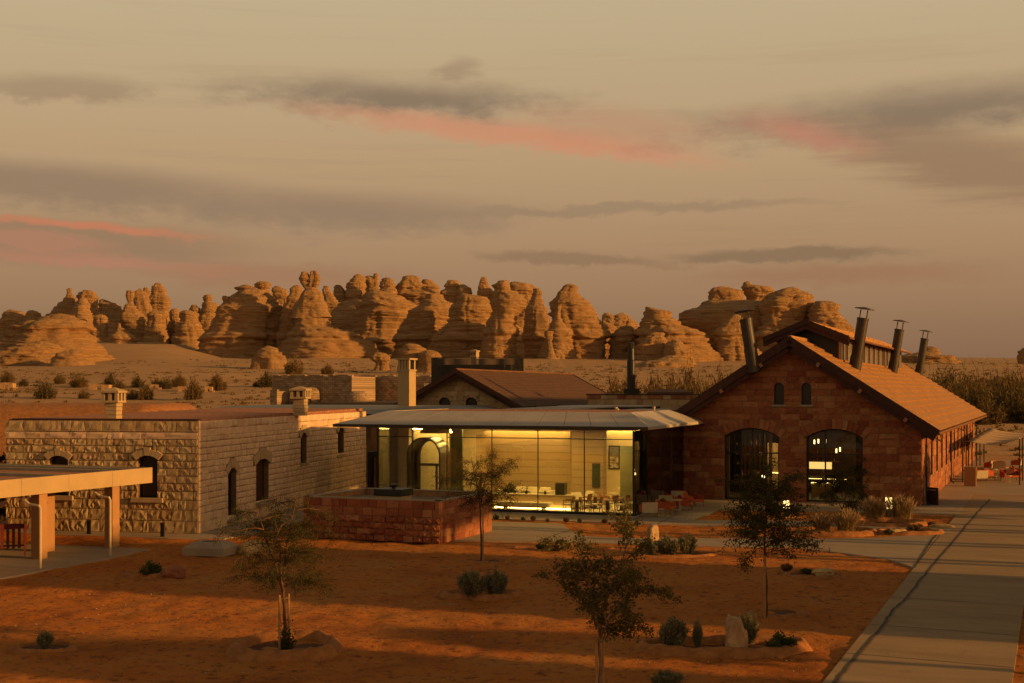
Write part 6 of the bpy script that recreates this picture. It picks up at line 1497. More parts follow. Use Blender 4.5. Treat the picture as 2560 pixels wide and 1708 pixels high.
# single bushes on the left plain
for (px, py, s, kd, lab) in ((112, 997, 1.35, 2, 'dark rounded bush on the plain above the left chimney'), (484, 1000, (1.35, 1.35, 2.0), 0, 'tall straggly golden bush on the left plain'), (545, 977, 1.25, 0, 'pale wispy bush right of the straggly golden bush'), (210, 997, 1.0, 0, 'brown wispy bush between the dark bush and the chimney'), (195, 968, 1.1, 0, 'thin twiggy bush on the far left plain'), (277, 965, 1.15, 2, 'dark bush with bare twigs left of the far ruins'), (300, 972, .9, 1, 'low olive bush beside the dark twiggy bush'), (345, 968, .85, 2, 'low dark bush left of the mud ruin'), (390, 968, 1.0, 2, 'spreading dark bush behind the mud ruin'), (415, 972, .9, 2, 'second spreading dark bush behind the mud ruin'), (448, 966, 1.0, 0, 'wispy bush left of the straggly golden bush'), (668, 968, 1.3, 2, 'dark bush at the left corner of the fort'), (330, 1000, 1.1, 0, 'wispy bush behind the brown shed'), (365, 1000, 1.15, 0, 'taller wispy bush behind the brown shed'), (60, 966, .8, 2, 'low dark bush at the far left of the plain'), (20, 955, 1.2, 0, 'sparse twiggy bush at the left edge of the plain'), (150, 960, 1.0, 0, 'sparse twiggy bush behind the dark rounded bush'), (735, 935, 1.3, 0, 'twiggy bush sticking up behind the fort wall'), (820, 936, 1.1, 0, 'second twiggy bush behind the fort wall'), (640, 968, .6, 2, 'tiny dark bush left of the fort')):
    Yt = findY(px, py); x = W(px, 0, Yt).x; s3 = s if isinstance(s, tuple) else (s,) * 3
    k_ = Yt / 235.0 * (.75 + .5 * ((px * 7.3) % 1.0)); scrub2(lab, x, Yt, int(px) % 4, tuple(v * k_ for v in s3), kd, 'bushes on the left plain', px * .1)
# dark garden bush cut by the left edge behind the canopy
tree('bushy_tree', 'dark leafy bush at the left edge behind the stone building', (-27.6, 70.5, 0), grow(77, 4.6, .8, .08, 1.5, L_dark, M_bark, 7000, .12, .35, nb=20, up=.6, sub=6), M_bark, L_dark)
# low desert tufts: uncountable ground cover
def tufts():
    rs = np.random.RandomState(8); N = 5200; Y = 140 * (520 / 140) ** rs.uniform(0, 1, N); px = rs.uniform(-150, 2750, N); X = (px - 1280) * Y / FPX; Z = terrain(X, Y)
    dens = fbm(np.stack([X / 40, Y / 40, 0 * X], -1), 3, 66); keep = dens > rs.uniform(-.9, .5, N); X, Y, Z = X[keep], Y[keep], Z[keep]; PP, NN = [], []
    for j in range(14):
        s = rs.uniform(.15, .5, len(X)) * (.6 + Y / 420); PP.append(np.stack([X + rs.normal(size=len(X)) * s * .8, Y + rs.normal(size=len(X)) * s * .8, Z - .15], -1)); NN.append(np.stack([rs.normal(size=len(X)) * .55, rs.normal(size=len(X)) * .55, np.full(len(X), 1.0)], -1))
    V, F = quads(np.concatenate(PP), np.concatenate(NN), .5, .2, rs); o = put('desert_scrub', npmesh('desert_scrub', V, F), L_dry); tag(o, 'sparse low brown tufts scattered over the desert plain', 'scrub', kind='stuff')
    N = 1500; X = rs.uniform(-34, 20, N); Y = rs.uniform(28, 64, N); d = fbm(np.stack([X / 5, Y / 5, 0 * X], -1), 3, 12); keep = (d > .1) & (X < 7.0 + .412 * (Y - 32.9)) & ~((X < -15) & (Y > 50)); X, Y = X[keep], Y[keep]; PP, NN = [], []
    for j in range(7): PP.append(np.stack([X + rs.normal(size=len(X)) * .05, Y + rs.normal(size=len(X)) * .05, 0 * X - .07], -1)); NN.append(np.stack([rs.normal(size=len(X)) * .8, rs.normal(size=len(X)) * .8, np.full(len(X), .7)], -1))
    V, F = quads(np.concatenate(PP), np.concatenate(NN), .09, .09, rs); o = put('dry_weeds', npmesh('dry_weeds', V, F), L_dry); tag(o, 'fine dry weeds and sprigs over the red yard soil', 'weeds', kind='stuff')
    # pebbles
    N = 5000; X = rs.uniform(-34, 22, N); Y = rs.uniform(27, 66, N); keep = X < 7.2 + .412 * (Y - 32.9); X, Y = X[keep], Y[keep]; n = len(X); base = np.array([(1, 0, 0), (-1, 0, 0), (0, 1, 0), (0, -1, 0), (0, 0, .7), (0, 0, -.7)]); s = rs.uniform(.012, .04, n) ** 1.0
    V = (base[None] * s[:, None, None] * rs.uniform(.6, 1.3, (n, 6, 1)) + np.stack([X, Y, np.full(n, -.045)], -1)[:, None, :]).reshape(-1, 3); f = np.array([(0, 2, 4), (2, 1, 4), (1, 3, 4), (3, 0, 4), (2, 0, 5), (1, 2, 5), (3, 1, 5), (0, 3, 5)]); F = (f[None] + (np.arange(n) * 6)[:, None, None]).reshape(-1, 3)
    o = put('pebbles', npmesh('pebbles', V, F), M_bould); tag(o, 'small pebbles strewn over the yard soil', 'pebbles', kind='stuff')
tufts()
# ------------------------------------------------------------------ yard furniture
def bollard(px, py, h, label):
    p = G(px, py); root = thing('bollard_lamp', label, 'bollard', tuple(p), 0, 'unlit bollards beside the pale building'); w = .075
    for x in (-w, 0, w): MB().box(x - .018, -.05, .03, x + .018, .05, h).obj('upright', M_dark, root, world=False)
    MB().box(-w - .03, -.07, h - .06, w + .03, .07, h).obj('head', M_dark, root, world=False); MB().box(-w - .03, -.07, 0, w + .03, .07, .06).obj('foot', M_dark, root, world=False)
    MB().box(-w, .0, .06, w, .012, h - .06).obj('diffuser', M_glassdark, root, world=False)
bollard(222, 1336, .72, 'black slotted bollard under the canopy end, left of the two'); bollard(406, 1343, .72, 'black slotted bollard near the building corner, right of the two'); bollard(699, 1310, .7, 'black slotted bollard by the wall behind the feathery tree')
def lit_bollard(px, py, w, h, label, power):
    p = G(px, py); root = thing('lit_bollard', label, 'lamp', tuple(p), 0, 'lit box bollards before the shed')
    MB().box(-w / 2, -w / 2, 0, w / 2, w / 2, h * .45).obj('post', M_dark, root, world=False); MB().box(-w / 2, -w / 2, h * .45, w / 2, w / 2, h - .03).obj('lantern', emis('lantern_glow', (1.0, .66, .22), 2.6), root, world=False, bevel=.01); MB().box(-w / 2 - .02, -w / 2 - .02, h - .03, w / 2 + .02, w / 2 + .02, h).obj('lid', M_dark, root, world=False)
    ld = bpy.data.lights.new('lamp', 'POINT'); ld.energy = power; ld.color = (1, .7, .3); ld.shadow_soft_size = .12; lo = bpy.data.objects.new('lamp', ld); COL.objects.link(lo); lo.parent = root; lo.location = (0, -.35, h * .75)
lit_bollard(2222, 1296, .3, 1.22, 'glowing box bollard among the large fountain grasses', 14); lit_bollard(1966, 1288, .3, .9, 'glowing box bollard half hidden behind the dark crowned tree', 14)
def plinth():
    p = G(507, 1391); P = Vector((p.x, p.y, 0)); root = thing('concrete_plinth', 'low concrete inspection plinth with chamfered top in the yard', 'plinth', tuple(p)); a = R(-14); hx, hy = 1.0, .75
    q = [(-hx, -hy), (hx, -hy), (hx, hy), (-hx, hy)]; MB().hexa([fr(P, a, u, o - hy, 0) for u, o in q], [fr(P, a, u, o - hy, .34) for u, o in q]).obj('base', M_conc, root)
    MB().hexa([fr(P, a, u, o - hy, .34) for u, o in q], [fr(P, a, u * .62, o * .55 - hy, .58) for u, o in q]).obj('chamfer', M_conc, root); MB().obox(P, a, -.34, .34, -hy - .2, -hy + .2, .565, .595).obj('cover', M_dark, root)
plinth()
def sign_panel():
    p = G(2331, 1263); P = Vector((p.x, p.y, 0)); a = R(-58); root = thing('sign_board', 'dark standing sign board at the right corner of the red shed', 'sign', tuple(p))
    MB().obox(P, a, -.45, .45, -.04, .04, .03, 1.12).obj('board', M_brown, root)
    for k in range(9): MB().obox(P, a, -.34 + k * .075, -.30 + k * .075, .04, .046, .93, 1.0).obj('lettering', M_cream, root)
sign_panel()

# ------------------------------------------------------------------ chairs, tables
M_redf = mat('rust_red_upholstery', (0.46, 0.09, 0.03), .9, .15, 5, .3, 40); M_canvas = mat('cream_canvas', (0.55, 0.44, 0.28), .9, .08, 5, .2, 40); M_teak = mat('teak', (0.24, 0.095, 0.035), .55, .2, 6, .1, 30); M_darkcush = mat('dark_cushion', (0.10, 0.03, 0.022), .95, .2, 5, .2, 30)
def soft(root, name, x0, x1, y0, y1, z0, z1, m, b=.04, tilt=None):
    o = MB().box(x0, y0, z0, x1, y1, z1).obj(name, m, root, world=False, bevel=b, smooth=False); return o
def armchair(name, label, shell, seatm, group, cat='armchair'):
    """lounge chair facing -y: four splayed legs, canvas shell back, arms, seat pad, loose cushion"""
    r = thing(name, label, cat, (0, 0, 0), 0, group)
    for sx in (-1, 1):
        MB().tube([(sx * .40, -.34, 0), (sx * .36, -.30, .40), (sx * .37, -.30, .58)], [.02, .026, .024], 6).obj('leg', M_teak, r, world=False)
        MB().tube([(sx * .40, .38, 0), (sx * .36, .32, .40), (sx * .38, .40, .80)], [.02, .026, .02], 6).obj('leg', M_teak, r, world=False)
        q = [(sx * .40, -.32, .30), (sx * .42, .36, .30), (sx * .42, .40, .74), (sx * .40, -.30, .57)]
        MB().hexa([(x - .02, y, z) for x, y, z in q], [(x + .02, y, z) for x, y, z in q]).obj('arm_panel', seatm, r, world=False)
        MB().tube([(sx * .40, -.33, .59), (sx * .41, .1, .66), (sx * .40, .41, .78)], .026, 6).obj('arm_rail', seatm, r, world=False)
    q = [(-.40, .34), (.40, .34), (.40, .39), (-.40, .39)]
    MB().hexa([(x, y, .28) for x, y in q], [(x, y + .08, .80) for x, y in q]).obj('back_shell', shell, r, world=False)
    MB().hexa([(x * .93, y - .10, .42) for x, y in q], [(x * .93, y - .03, .82) for x, y in q]).obj('back_pad', seatm, r, world=False, bevel=.03)
    MB().box(-.37, -.33, .30, .37, .30, .44).obj('seat', seatm, r, world=False, bevel=.04)
    MB().hexa([(-.24, .10, .44), (.24, .10, .44), (.24, .22, .44), (-.24, .22, .44)], [(-.22, .20, .84), (.22, .20, .84), (.22, .30, .84), (-.22, .30, .84)]).obj('cushion', M_darkcush, r, world=False, bevel=.05)
    return r
GO = 'red armchairs on the terrace beside the pavilion'
ch = reg(armchair('lounge_chair', 'nearest red and cream lounge chair seen from behind at the pavilion corner', M_canvas, M_redf, GO)); ch.location = G(1621, 1294); ch.rotation_euler = (0, 0, R(185)); ch.scale = (1.12,) * 3
for (px, py, rz, lab) in ((1667, 1287, 62, 'second red lounge chair, turned left, right of the nearest one'), (1672, 1274, 150, 'red lounge chair in the middle of the terrace group, behind the second'), (1710, 1277, 70, 'red lounge chair with cream side right of the round terrace table'), (1736, 1268, 38, 'farthest right red lounge chair with dark cushion near the shed wall'), (1697, 1262, 170, 'red lounge chair at the back of the terrace group with a pale cushion')):
    dup(ch, G(px, py), R(rz), lab, 1.12)
def side_table(name, label, r_, h, top, leg, group=None):
    t = thing(name, label, 'table', (0, 0, 0), 0, group); MB().lathe([(r_, h - .03), (r_, h)], 20).obj('table_top', top, t, world=False)
    for k in range(4): a = k * 1.571 + .6; MB().tube([(r_ * .85 * math.cos(a), r_ * .85 * math.sin(a), 0), (r_ * .75 * math.cos(a), r_ * .75 * math.sin(a), h - .03)], .014, 5).obj('leg', leg, t, world=False)
    MB().lathe([(r_ * .8, .10), (r_ * .8, .115)], 16).obj('stretcher_ring', leg, t, world=False); return t
tb = side_table('side_table', 'small pale side table between the nearest two lounge chairs', .22, .5, M_cream, M_cream, 'pale terrace tables'); tb.location = G(1652, 1294); reg(tb); dup(tb, G(1692, 1281), 0, 'wider pale round table between the lounge chairs farther right', 1.5)
def dining_chair(label, group):
    r = thing('dining_chair', label, 'chair', (0, 0, 0), 0, group)
    for sx in (-1, 1):
        MB().tube([(sx * .25, -.24, 0), (sx * .25, -.22, .66)], .022, 6).obj('leg', M_timb, r, world=False); MB().tube([(sx * .26, .28, 0), (sx * .25, .24, .45), (sx * .27, .34, .86)], .022, 6).obj('leg', M_timb, r, world=False)
        MB().hexa([(sx * .25 - .02, -.24, .63), (sx * .25 + .02, -.24, .63), (sx * .27 + .02, .32, .68), (sx * .27 - .02, .32, .68)], [(sx * .25 - .02, -.24, .68), (sx * .25 + .02, -.24, .68), (sx * .27 + .02, .32, .73), (sx * .27 - .02, .32, .73)]).obj('armrest', M_timb, r, world=False)
    MB().box(-.26, -.25, .40, .26, .26, .48).obj('seat', M_cush, r, world=False, bevel=.025); MB().hexa([(-.25, .25, .52), (.25, .25, .52), (.25, .29, .52), (-.25, .29, .52)], [(-.26, .31, .88), (.26, .31, .88), (.26, .35, .88), (-.26, .35, .88)]).obj('backrest', M_teak, r, world=False, bevel=.015)
    return r
GD = 'wooden dining chairs inside the pavilion'
dc = reg(dining_chair('wooden chair nearest the pavilion corner, left of the front table', GD)); dc.location = PV(2.7, 1.6, .055); dc.rotation_euler = (0, 0, R(250)); dc.scale = (1.05,) * 3
for (u, v, rz, lab) in ((1.35, 1.9, 75, 'wooden chair right of the front pavilion table'), (2.2, 3.0, 230, 'wooden chair left of the second pavilion table'), (.95, 3.5, 60, 'wooden chair right of the second pavilion table'), (1.9, 4.9, 225, 'wooden chair left of the rear pavilion table'), (.75, 5.3, 80, 'wooden chair right of the rear pavilion table'), (4.3, 1.2, 250, 'wooden chair left of the table by the bench end'), (3.2, 1.15, 75, 'wooden chair right of the table by the bench end'), (4.0, 3.6, 240, 'wooden chair left of the table behind the counter end'), (2.9, 4.3, 80, 'wooden chair right of the table behind the counter end')):
    dup(dc, PV(u, v, .055), R(rz), lab, 1.05)
def cafe_table(label):
    r = thing('dining_table', label, 'table', (0, 0, 0), 0, 'square dining tables inside the pavilion'); MB().box(-.38, -.38, .70, .38, .38, .745).obj('table_top', M_timb, r, world=False, bevel=.008); MB().box(-.09, -.09, .03, .09, .09, .70).obj('pedestal', M_dark, r, world=False); MB().box(-.24, -.24, 0, .24, .24, .03).obj('foot', M_dark, r, world=False); return r
ct = reg(cafe_table('square wooden table nearest the pavilion corner')); ct.location = PV(2.05, 1.75, .055); ct.rotation_euler = (0, 0, -PT)
dup(ct, PV(1.6, 3.25, .055), -PT, 'second square wooden table behind the nearest one'); dup(ct, PV(1.3, 5.1, .055), -PT, 'third square wooden table deepest in the pavilion corner'); dup(ct, PV(3.75, 1.15, .055), -PT, 'square wooden table near the end of the day bench'); dup(ct, PV(3.45, 3.95, .055), -PT, 'square wooden table behind the counter end')

# counter, bench, sofas, vases
def pthing(name, label, cat, u, v, group=None): return thing(name, label, cat, tuple(PV(u, v, .055)), -PT, group)
def lb(root, x0, x1, y0, y1, z0, z1, name, m, b=0.0): return MB().box(x0, y0, z0, x1, y1, z1).obj(name, m, root, world=False, bevel=b)
u0, u1 = uP(1427, 2.6), uP(1222, 2.6)
r = pthing('counter_wall', 'long low rammed earth counter wall across the pavilion front', 'counter', (u0 + u1) / 2, 2.6); L = u1 - u0
lb(r, -L / 2, L / 2, 0, .7, 0, .84, 'body', M_rammed); lb(r, -L / 2 - .02, L / 2 + .02, -.02, .72, .84, .87, 'top', M_floor, .005)
u0, u1 = uP(1372, 1.5), uP(1241, 1.5); L = (u1 - u0); r = pthing('day_bench', 'long low bench with three cream seat cushions in front of the counter wall', 'bench', (u0 + u1) / 2, 1.5)
lb(r, -L / 2 + .25, L / 2 - .2, .1, .75, .13, .2, 'frame', M_timb); lb(r, -L / 2 + .4, -L / 2 + .5, .15, .7, 0, .13, 'leg', M_dark); lb(r, L / 2 - .5, L / 2 - .4, .15, .7, 0, .13, 'leg', M_dark)
for k in range(3): lb(r, -L / 2 + L / 3 * k + .01, -L / 2 + L / 3 * (k + 1) - .01, 0, .85, .2, .46, 'cushion', M_cush, .09)
p = PV(uP(1403, 2.9), 2.9, .925); r = thing('display_box', 'dark green square box lamp standing on the counter wall', 'box', tuple(p), -PT); lb(r, -.3, .3, -.28, .28, 0, .72, 'case', M_olive, .01); lb(r, -.26, .26, -.24, .24, .72, .735, 'lid', M_dark)
for x, nm in ((1271, 'left'), (1316, 'middle'), (1363, 'right')):
    p = PV(uP(x, 2.8), 2.8, .925); r = thing('vase', f'small dark vase on the counter wall, {nm} of three', 'vase', tuple(p)); MB().lathe([(.05, 0), (.085, .05), (.09, .12), (.05, .18), (.06, .21), (.04, .21), (.035, .17)], 14).obj('body', M_dark, r, world=False, smooth=True); MB().lathe([(.062, .205), (.066, .215), (.058, .222)], 14).obj('lip', M_bronze, r, world=False)
def sofa(label, L, group):
    r = thing('sofa', label, 'sofa', (0, 0, 0), 0, group); lb(r, -L / 2, L / 2, -.45, .45, .12, .42, 'base', M_cush, .06); lb(r, -L / 2 - .16, -L / 2, -.45, .45, .12, .62, 'arm', M_cush, .07); lb(r, L / 2, L / 2 + .16, -.45, .45, .12, .62, 'arm', M_cush, .07); lb(r, -L / 2, L / 2, .28, .48, .42, .80, 'backrest', M_cush, .07)
    n = max(1, int(L / .8))
    for k in range(n): x0 = -L / 2 + L / n * k; MB().hexa([(x0 + .03, .02, .42), (x0 + L / n - .03, .02, .42), (x0 + L / n - .03, .2, .42), (x0 + .03, .2, .42)], [(x0 + .05, .2, .98), (x0 + L / n - .05, .2, .98), (x0 + L / n - .05, .36, .98), (x0 + .05, .36, .98)]).obj('back_cushion', M_cush, r, world=False, bevel=.08)
    for sx in (-1, 1):
        for y in (-.4, .4): lb(r, sx * (L / 2 - .05) - .03, sx * (L / 2 - .05) + .03, y - .03, y + .03, 0, .12, 'foot', M_timb)
    return r
GS = 'cream sofas inside the pavilion'
sf = reg(sofa('long cream sofa behind the counter wall against the rammed earth', 2.5, GS)); sf.location = PV(uP(1330, 6.9), 6.9, .055); sf.rotation_euler = (0, 0, -PT)
dup(sf, PV(uP(1290, 4.6), 4.6, .055), R(172) - PT, 'cream sofa with its back to the counter wall at left'); dup(sf, PV(uP(1395, 5.0), 5.0, .055), R(90) - PT, 'cream sofa turned sideways near the rammed earth pier')
s2 = reg(sofa('single cream armchair at the right end of the counter wall', .8, GS)); s2.location = PV(uP(1444, 3.4), 3.4, .055); s2.rotation_euler = (0, 0, R(40) - PT)
dup(s2, PV(uP(1468, 4.9), 4.9, .055), R(-30) - PT, 'single cream armchair before the rammed earth pier'); dup(s2, PV(uP(1540, 8.5), 8.5, .055), R(-60) - PT, 'single cream armchair far right in front of the bright wall'); dup(s2, PV(uP(1360, 3.9), 3.9, .055), R(180) - PT, 'single cream armchair directly behind the dark green box')
def picture():
    a, b = uP(1549, 12.3), uP(1530, 12.3); root = thing('framed_picture', 'tall dark framed desert picture on the bright rear wall', 'picture', tuple(PV((a + b) / 2, 12.3, 1.9)))
    z0, z1 = 1.95, 3.55; pbox(MB(), a, b + .25, 12.33, 12.39, z0, z1).obj('frame', M_dark, root)
    pbox(MB(), a + .08, b + .17, 12.315, 12.33, z0 + .85, z1 - .08).obj('print_sky', mat('print_grey', (0.16, 0.15, 0.12), .6, .2, 2, 0, 8), root); pbox(MB(), a + .08, b + .17, 12.315, 12.33, z0 + .08, z0 + .85).obj('print_rocks', mat('print_rock', (0.30, 0.25, 0.18), .6, .9, 6, 0, 8), root)
picture()
def planter_rug():
    r = pthing('potted_plant', 'leafy potted plant behind the arched vestibule side', 'plant', uP(1275, 4.0), 3.9); MB().lathe([(.16, 0), (.22, .4), (.2, .42)], 16).obj('pot', M_dark, r, world=False); me = shrub_meshes(203, .38, .9, 600, .14, .35)
    put('leaves', me[1], L_green, r, (0, 0, .4), False)
planter_rug()

# ------------------------------------------------------------------ inside the shed: bar and lounge seen through the doors
def FI(u, v, z=0.0): return fr(fr(PF, aS, v), aF, u, 0, z)
def uF(px, v):
    k = (px - 1280) / FPX; c = FI(0, v); return (k * c.y - c.x) / (math.cos(aF) - k * math.sin(aF))
def fbox(mb, u0, u1, v0, v1, z0, z1):
    b = [FI(u0, v0), FI(u1, v0), FI(u1, v1), FI(u0, v1)]; return mb.hexa([(p.x, p.y, z0) for p in b], [(p.x, p.y, z1) for p in b])
def shed_inside():
    fl = fbox(MB(), .5, SW - .5, .5, SL - .5, -.05, .05).obj('shed_floor', mat('dark_floor', (0.10, 0.075, 0.05), .4, .15, 2, 0, 10)); tag(fl, kind='structure')
    bar = thing('back_bar', 'lit bar counter with rows of bottles seen through the right arched doorway', 'bar', tuple(FI(uF(2045, 9), 9)))
    a, b = uF(2018, 9), uF(2100, 9); M_bar = mat('bar_front', (0.05, 0.03, 0.02), .5, .2, 4, .1, 20); M_on = emis('backlit_onyx', (1.0, .66, .22), 1.8)
    fbox(MB(), a - .4, b + .6, 8.6, 9.3, .05, 1.05).obj('counter', M_bar, bar); fbox(MB(), a - .4, b + .7, 8.5, 9.35, 1.05, 1.1).obj('counter_top', M_timb, bar); fbox(MB(), a - .3, b + .5, 8.55, 8.58, .98, 1.01).obj('light_strip', emis('bar_strip', (1, .7, .25), 6), bar)
    fbox(MB(), a - .2, b - .9, 11.0, 11.1, 1.55, 2.05).obj('backlit_panel', M_on, bar); fbox(MB(), a - .4, b + .8, 11.1, 11.3, .05, 4.2).obj('back_panel', M_bar, bar)
    for j, z in enumerate((2.12, 2.62)):
        fbox(MB(), a - .2, b - .4, 10.8, 11.1, z - .04, z).obj('shelf', M_timb, bar)
        for k in range(9):
            p = FI(a + k * .2, 10.95, z); MB().lathe([(.035, 0), (.035, .16), (.012, .21), (.012, .27)], 8, p).obj('bottle', (M_glassdark, mat('amber_bottle', (0.22, 0.09, 0.02), .2, .2, 3, 0, 10, spec=.5), mat('clear_bottle', (0.35, 0.3, 0.2), .2, .2, 3, 0, 10, spec=.5))[k % 3], bar)
    for k, (px, z) in enumerate(((2036, 3.5), (2046, 3.55), (2064, 3.55), (2091, 2.9), (2100, 3.0))):
        p = FI(uF(px, 7.5), 7.5, z); r = thing('pendant_lamp', f'small glowing tube pendant above the bar, number {("one", "two", "three", "four", "five")[k]} from the left', 'lamp', tuple(p)); MB().lathe([(.05, 0), (.055, .28), (.03, .3)], 10).obj('shade', emis('pendant_glow', (1, .75, .35), 5), r, world=False); MB().tube([(0, 0, .3), (0, 0, 2.2)], .008, 4).obj('cord', M_dark, r, world=False)
    low = thing('lit_cabinet', 'low lit cabinet beside the bar under the counter level', 'cabinet', tuple(FI(uF(2042, 5), 5))); a = uF(2028, 5); fbox(MB(), a, a + 1.3, 5, 5.5, .05, .95).obj('case', mat('honey_panel', (0.35, 0.22, 0.08), .6, .15, 4, 0, 20), low); fbox(MB(), a, a + 1.3, 4.95, 5.0, .93, .98).obj('light_strip', emis('cabinet_strip', (1, .72, .25), 5), low)
    # lounge behind the left doors: tall shelving, columns, curtains, glowing lamp
    sh = thing('display_shelving', 'tall dark open shelving with small bright objects behind the left arched doorway', 'shelving', tuple(FI(uF(1880, 6), 6))); rg = random.Random(9)
    a, b = uF(1838, 6), uF(1912, 6); n = 6
    for k in range(n + 1): u = a + (b - a) * k / n; fbox(MB(), u - .05, u + .05, 6.0, 6.35, .05, 4.2).obj('upright', M_dark, sh)
    for z in (.6, 1.3, 2.0, 2.7, 3.4, 4.15): fbox(MB(), a - .02, b + .02, 6.01, 6.33, z - .02, z + .02).obj('shelf', M_dark, sh)
    for k in range(26):
        u = a + (b - a) * rg.uniform(.04, .94); z = rg.choice((.62, 1.32, 2.02, 2.72, 3.42)); h = rg.uniform(.12, .38); p = FI(u, 6.17, z); MB().lathe([(.04, 0), (.07, h * .4), (.03, h * .8), (.05, h)], 8, p).obj('ornament', (M_cream, M_redf, mat('amber_bottle', None), M_dress)[k % 4], sh)
    for (px0, px1, v, m, lab) in ((1816, 1824, 2.0, M_cream, 'pale curtain at the left side of the left doorway'), (1922, 1931, 3.0, M_canvas, 'pale curtain at the right side of the left doorway')):
        a, b = uF(px0, v), uF(px1, v); r = thing('curtain', lab, 'curtain', tuple(FI(a, v)))
        for k in range(4): u = a + (b - a) * k / 4; fbox(MB(), u, u + (b - a) / 4 - .01, v + (.03 if k % 2 else 0), v + .06 + (.03 if k % 2 else 0), .06, 4.5).obj('fold', m, r, bevel=.01)
    r = thing('leather_sofa', 'tan sofa lit from behind seen through the left doorway', 'sofa', tuple(FI(uF(1933, 4.5), 4.5))); a, b = uF(1922, 4.5), uF(1962, 4.5); fbox(MB(), a, b, 4.2, 5.1, .06, .5).obj('base', M_teak, r, bevel=.05); fbox(MB(), a, b, 5.0, 5.25, .5, 1.0).obj('backrest', M_canvas, r, bevel=.07); fbox(MB(), a, b, 5.5, 5.53, 1.5, 1.56).obj('light_strip', emis('sofa_strip', (1, .68, .22), 6), r)
    fbox(MB(), a - .3, b + .3, 5.56, 5.66, .06, 3.6).obj('back_panel', M_dress, r)
    p = FI(uF(1908, 4), 4, 1.35); r = thing('globe_lamp', 'small glowing globe lamp behind the left doorway', 'lamp', tuple(p)); MB().lathe([(.02, -.12), (.09, -.08), (.12, 0), (.09, .08), (.02, .12)], 12).obj('globe', emis('globe_glow', (1, .75, .35), 10), r, world=False); MB().tube([(0, 0, -1.28), (0, 0, -.12)], .02, 6).obj('stand', M_dark, r, world=False)
    for (u, v, pw, lab) in ((11.0, 9.2, 60, 'ceiling lamp above the bar in the shed'), (5.4, 4.0, 110, 'ceiling lamp above the lounge in the shed')):
        p = FI(u, v, 4.6); r = thing('ceiling_lamp', lab, 'lamp', tuple(p)); MB().box(-.5, -.1, 0, .5, .1, .08).obj('housing', M_dark, r, world=False); ld = bpy.data.lights.new('lamp', 'AREA'); ld.shape = 'RECTANGLE'; ld.size = 1.0; ld.size_y = .2; ld.energy = pw; ld.color = (1, .66, .26); lo = bpy.data.objects.new('lamp', ld); COL.objects.link(lo); lo.parent = r; lo.location = (0, 0, -.02)
        MB().tube([(0, 0, .08), (0, 0, 3.0)], .02, 4).obj('rod', M_dark, r, world=False)
shed_inside()

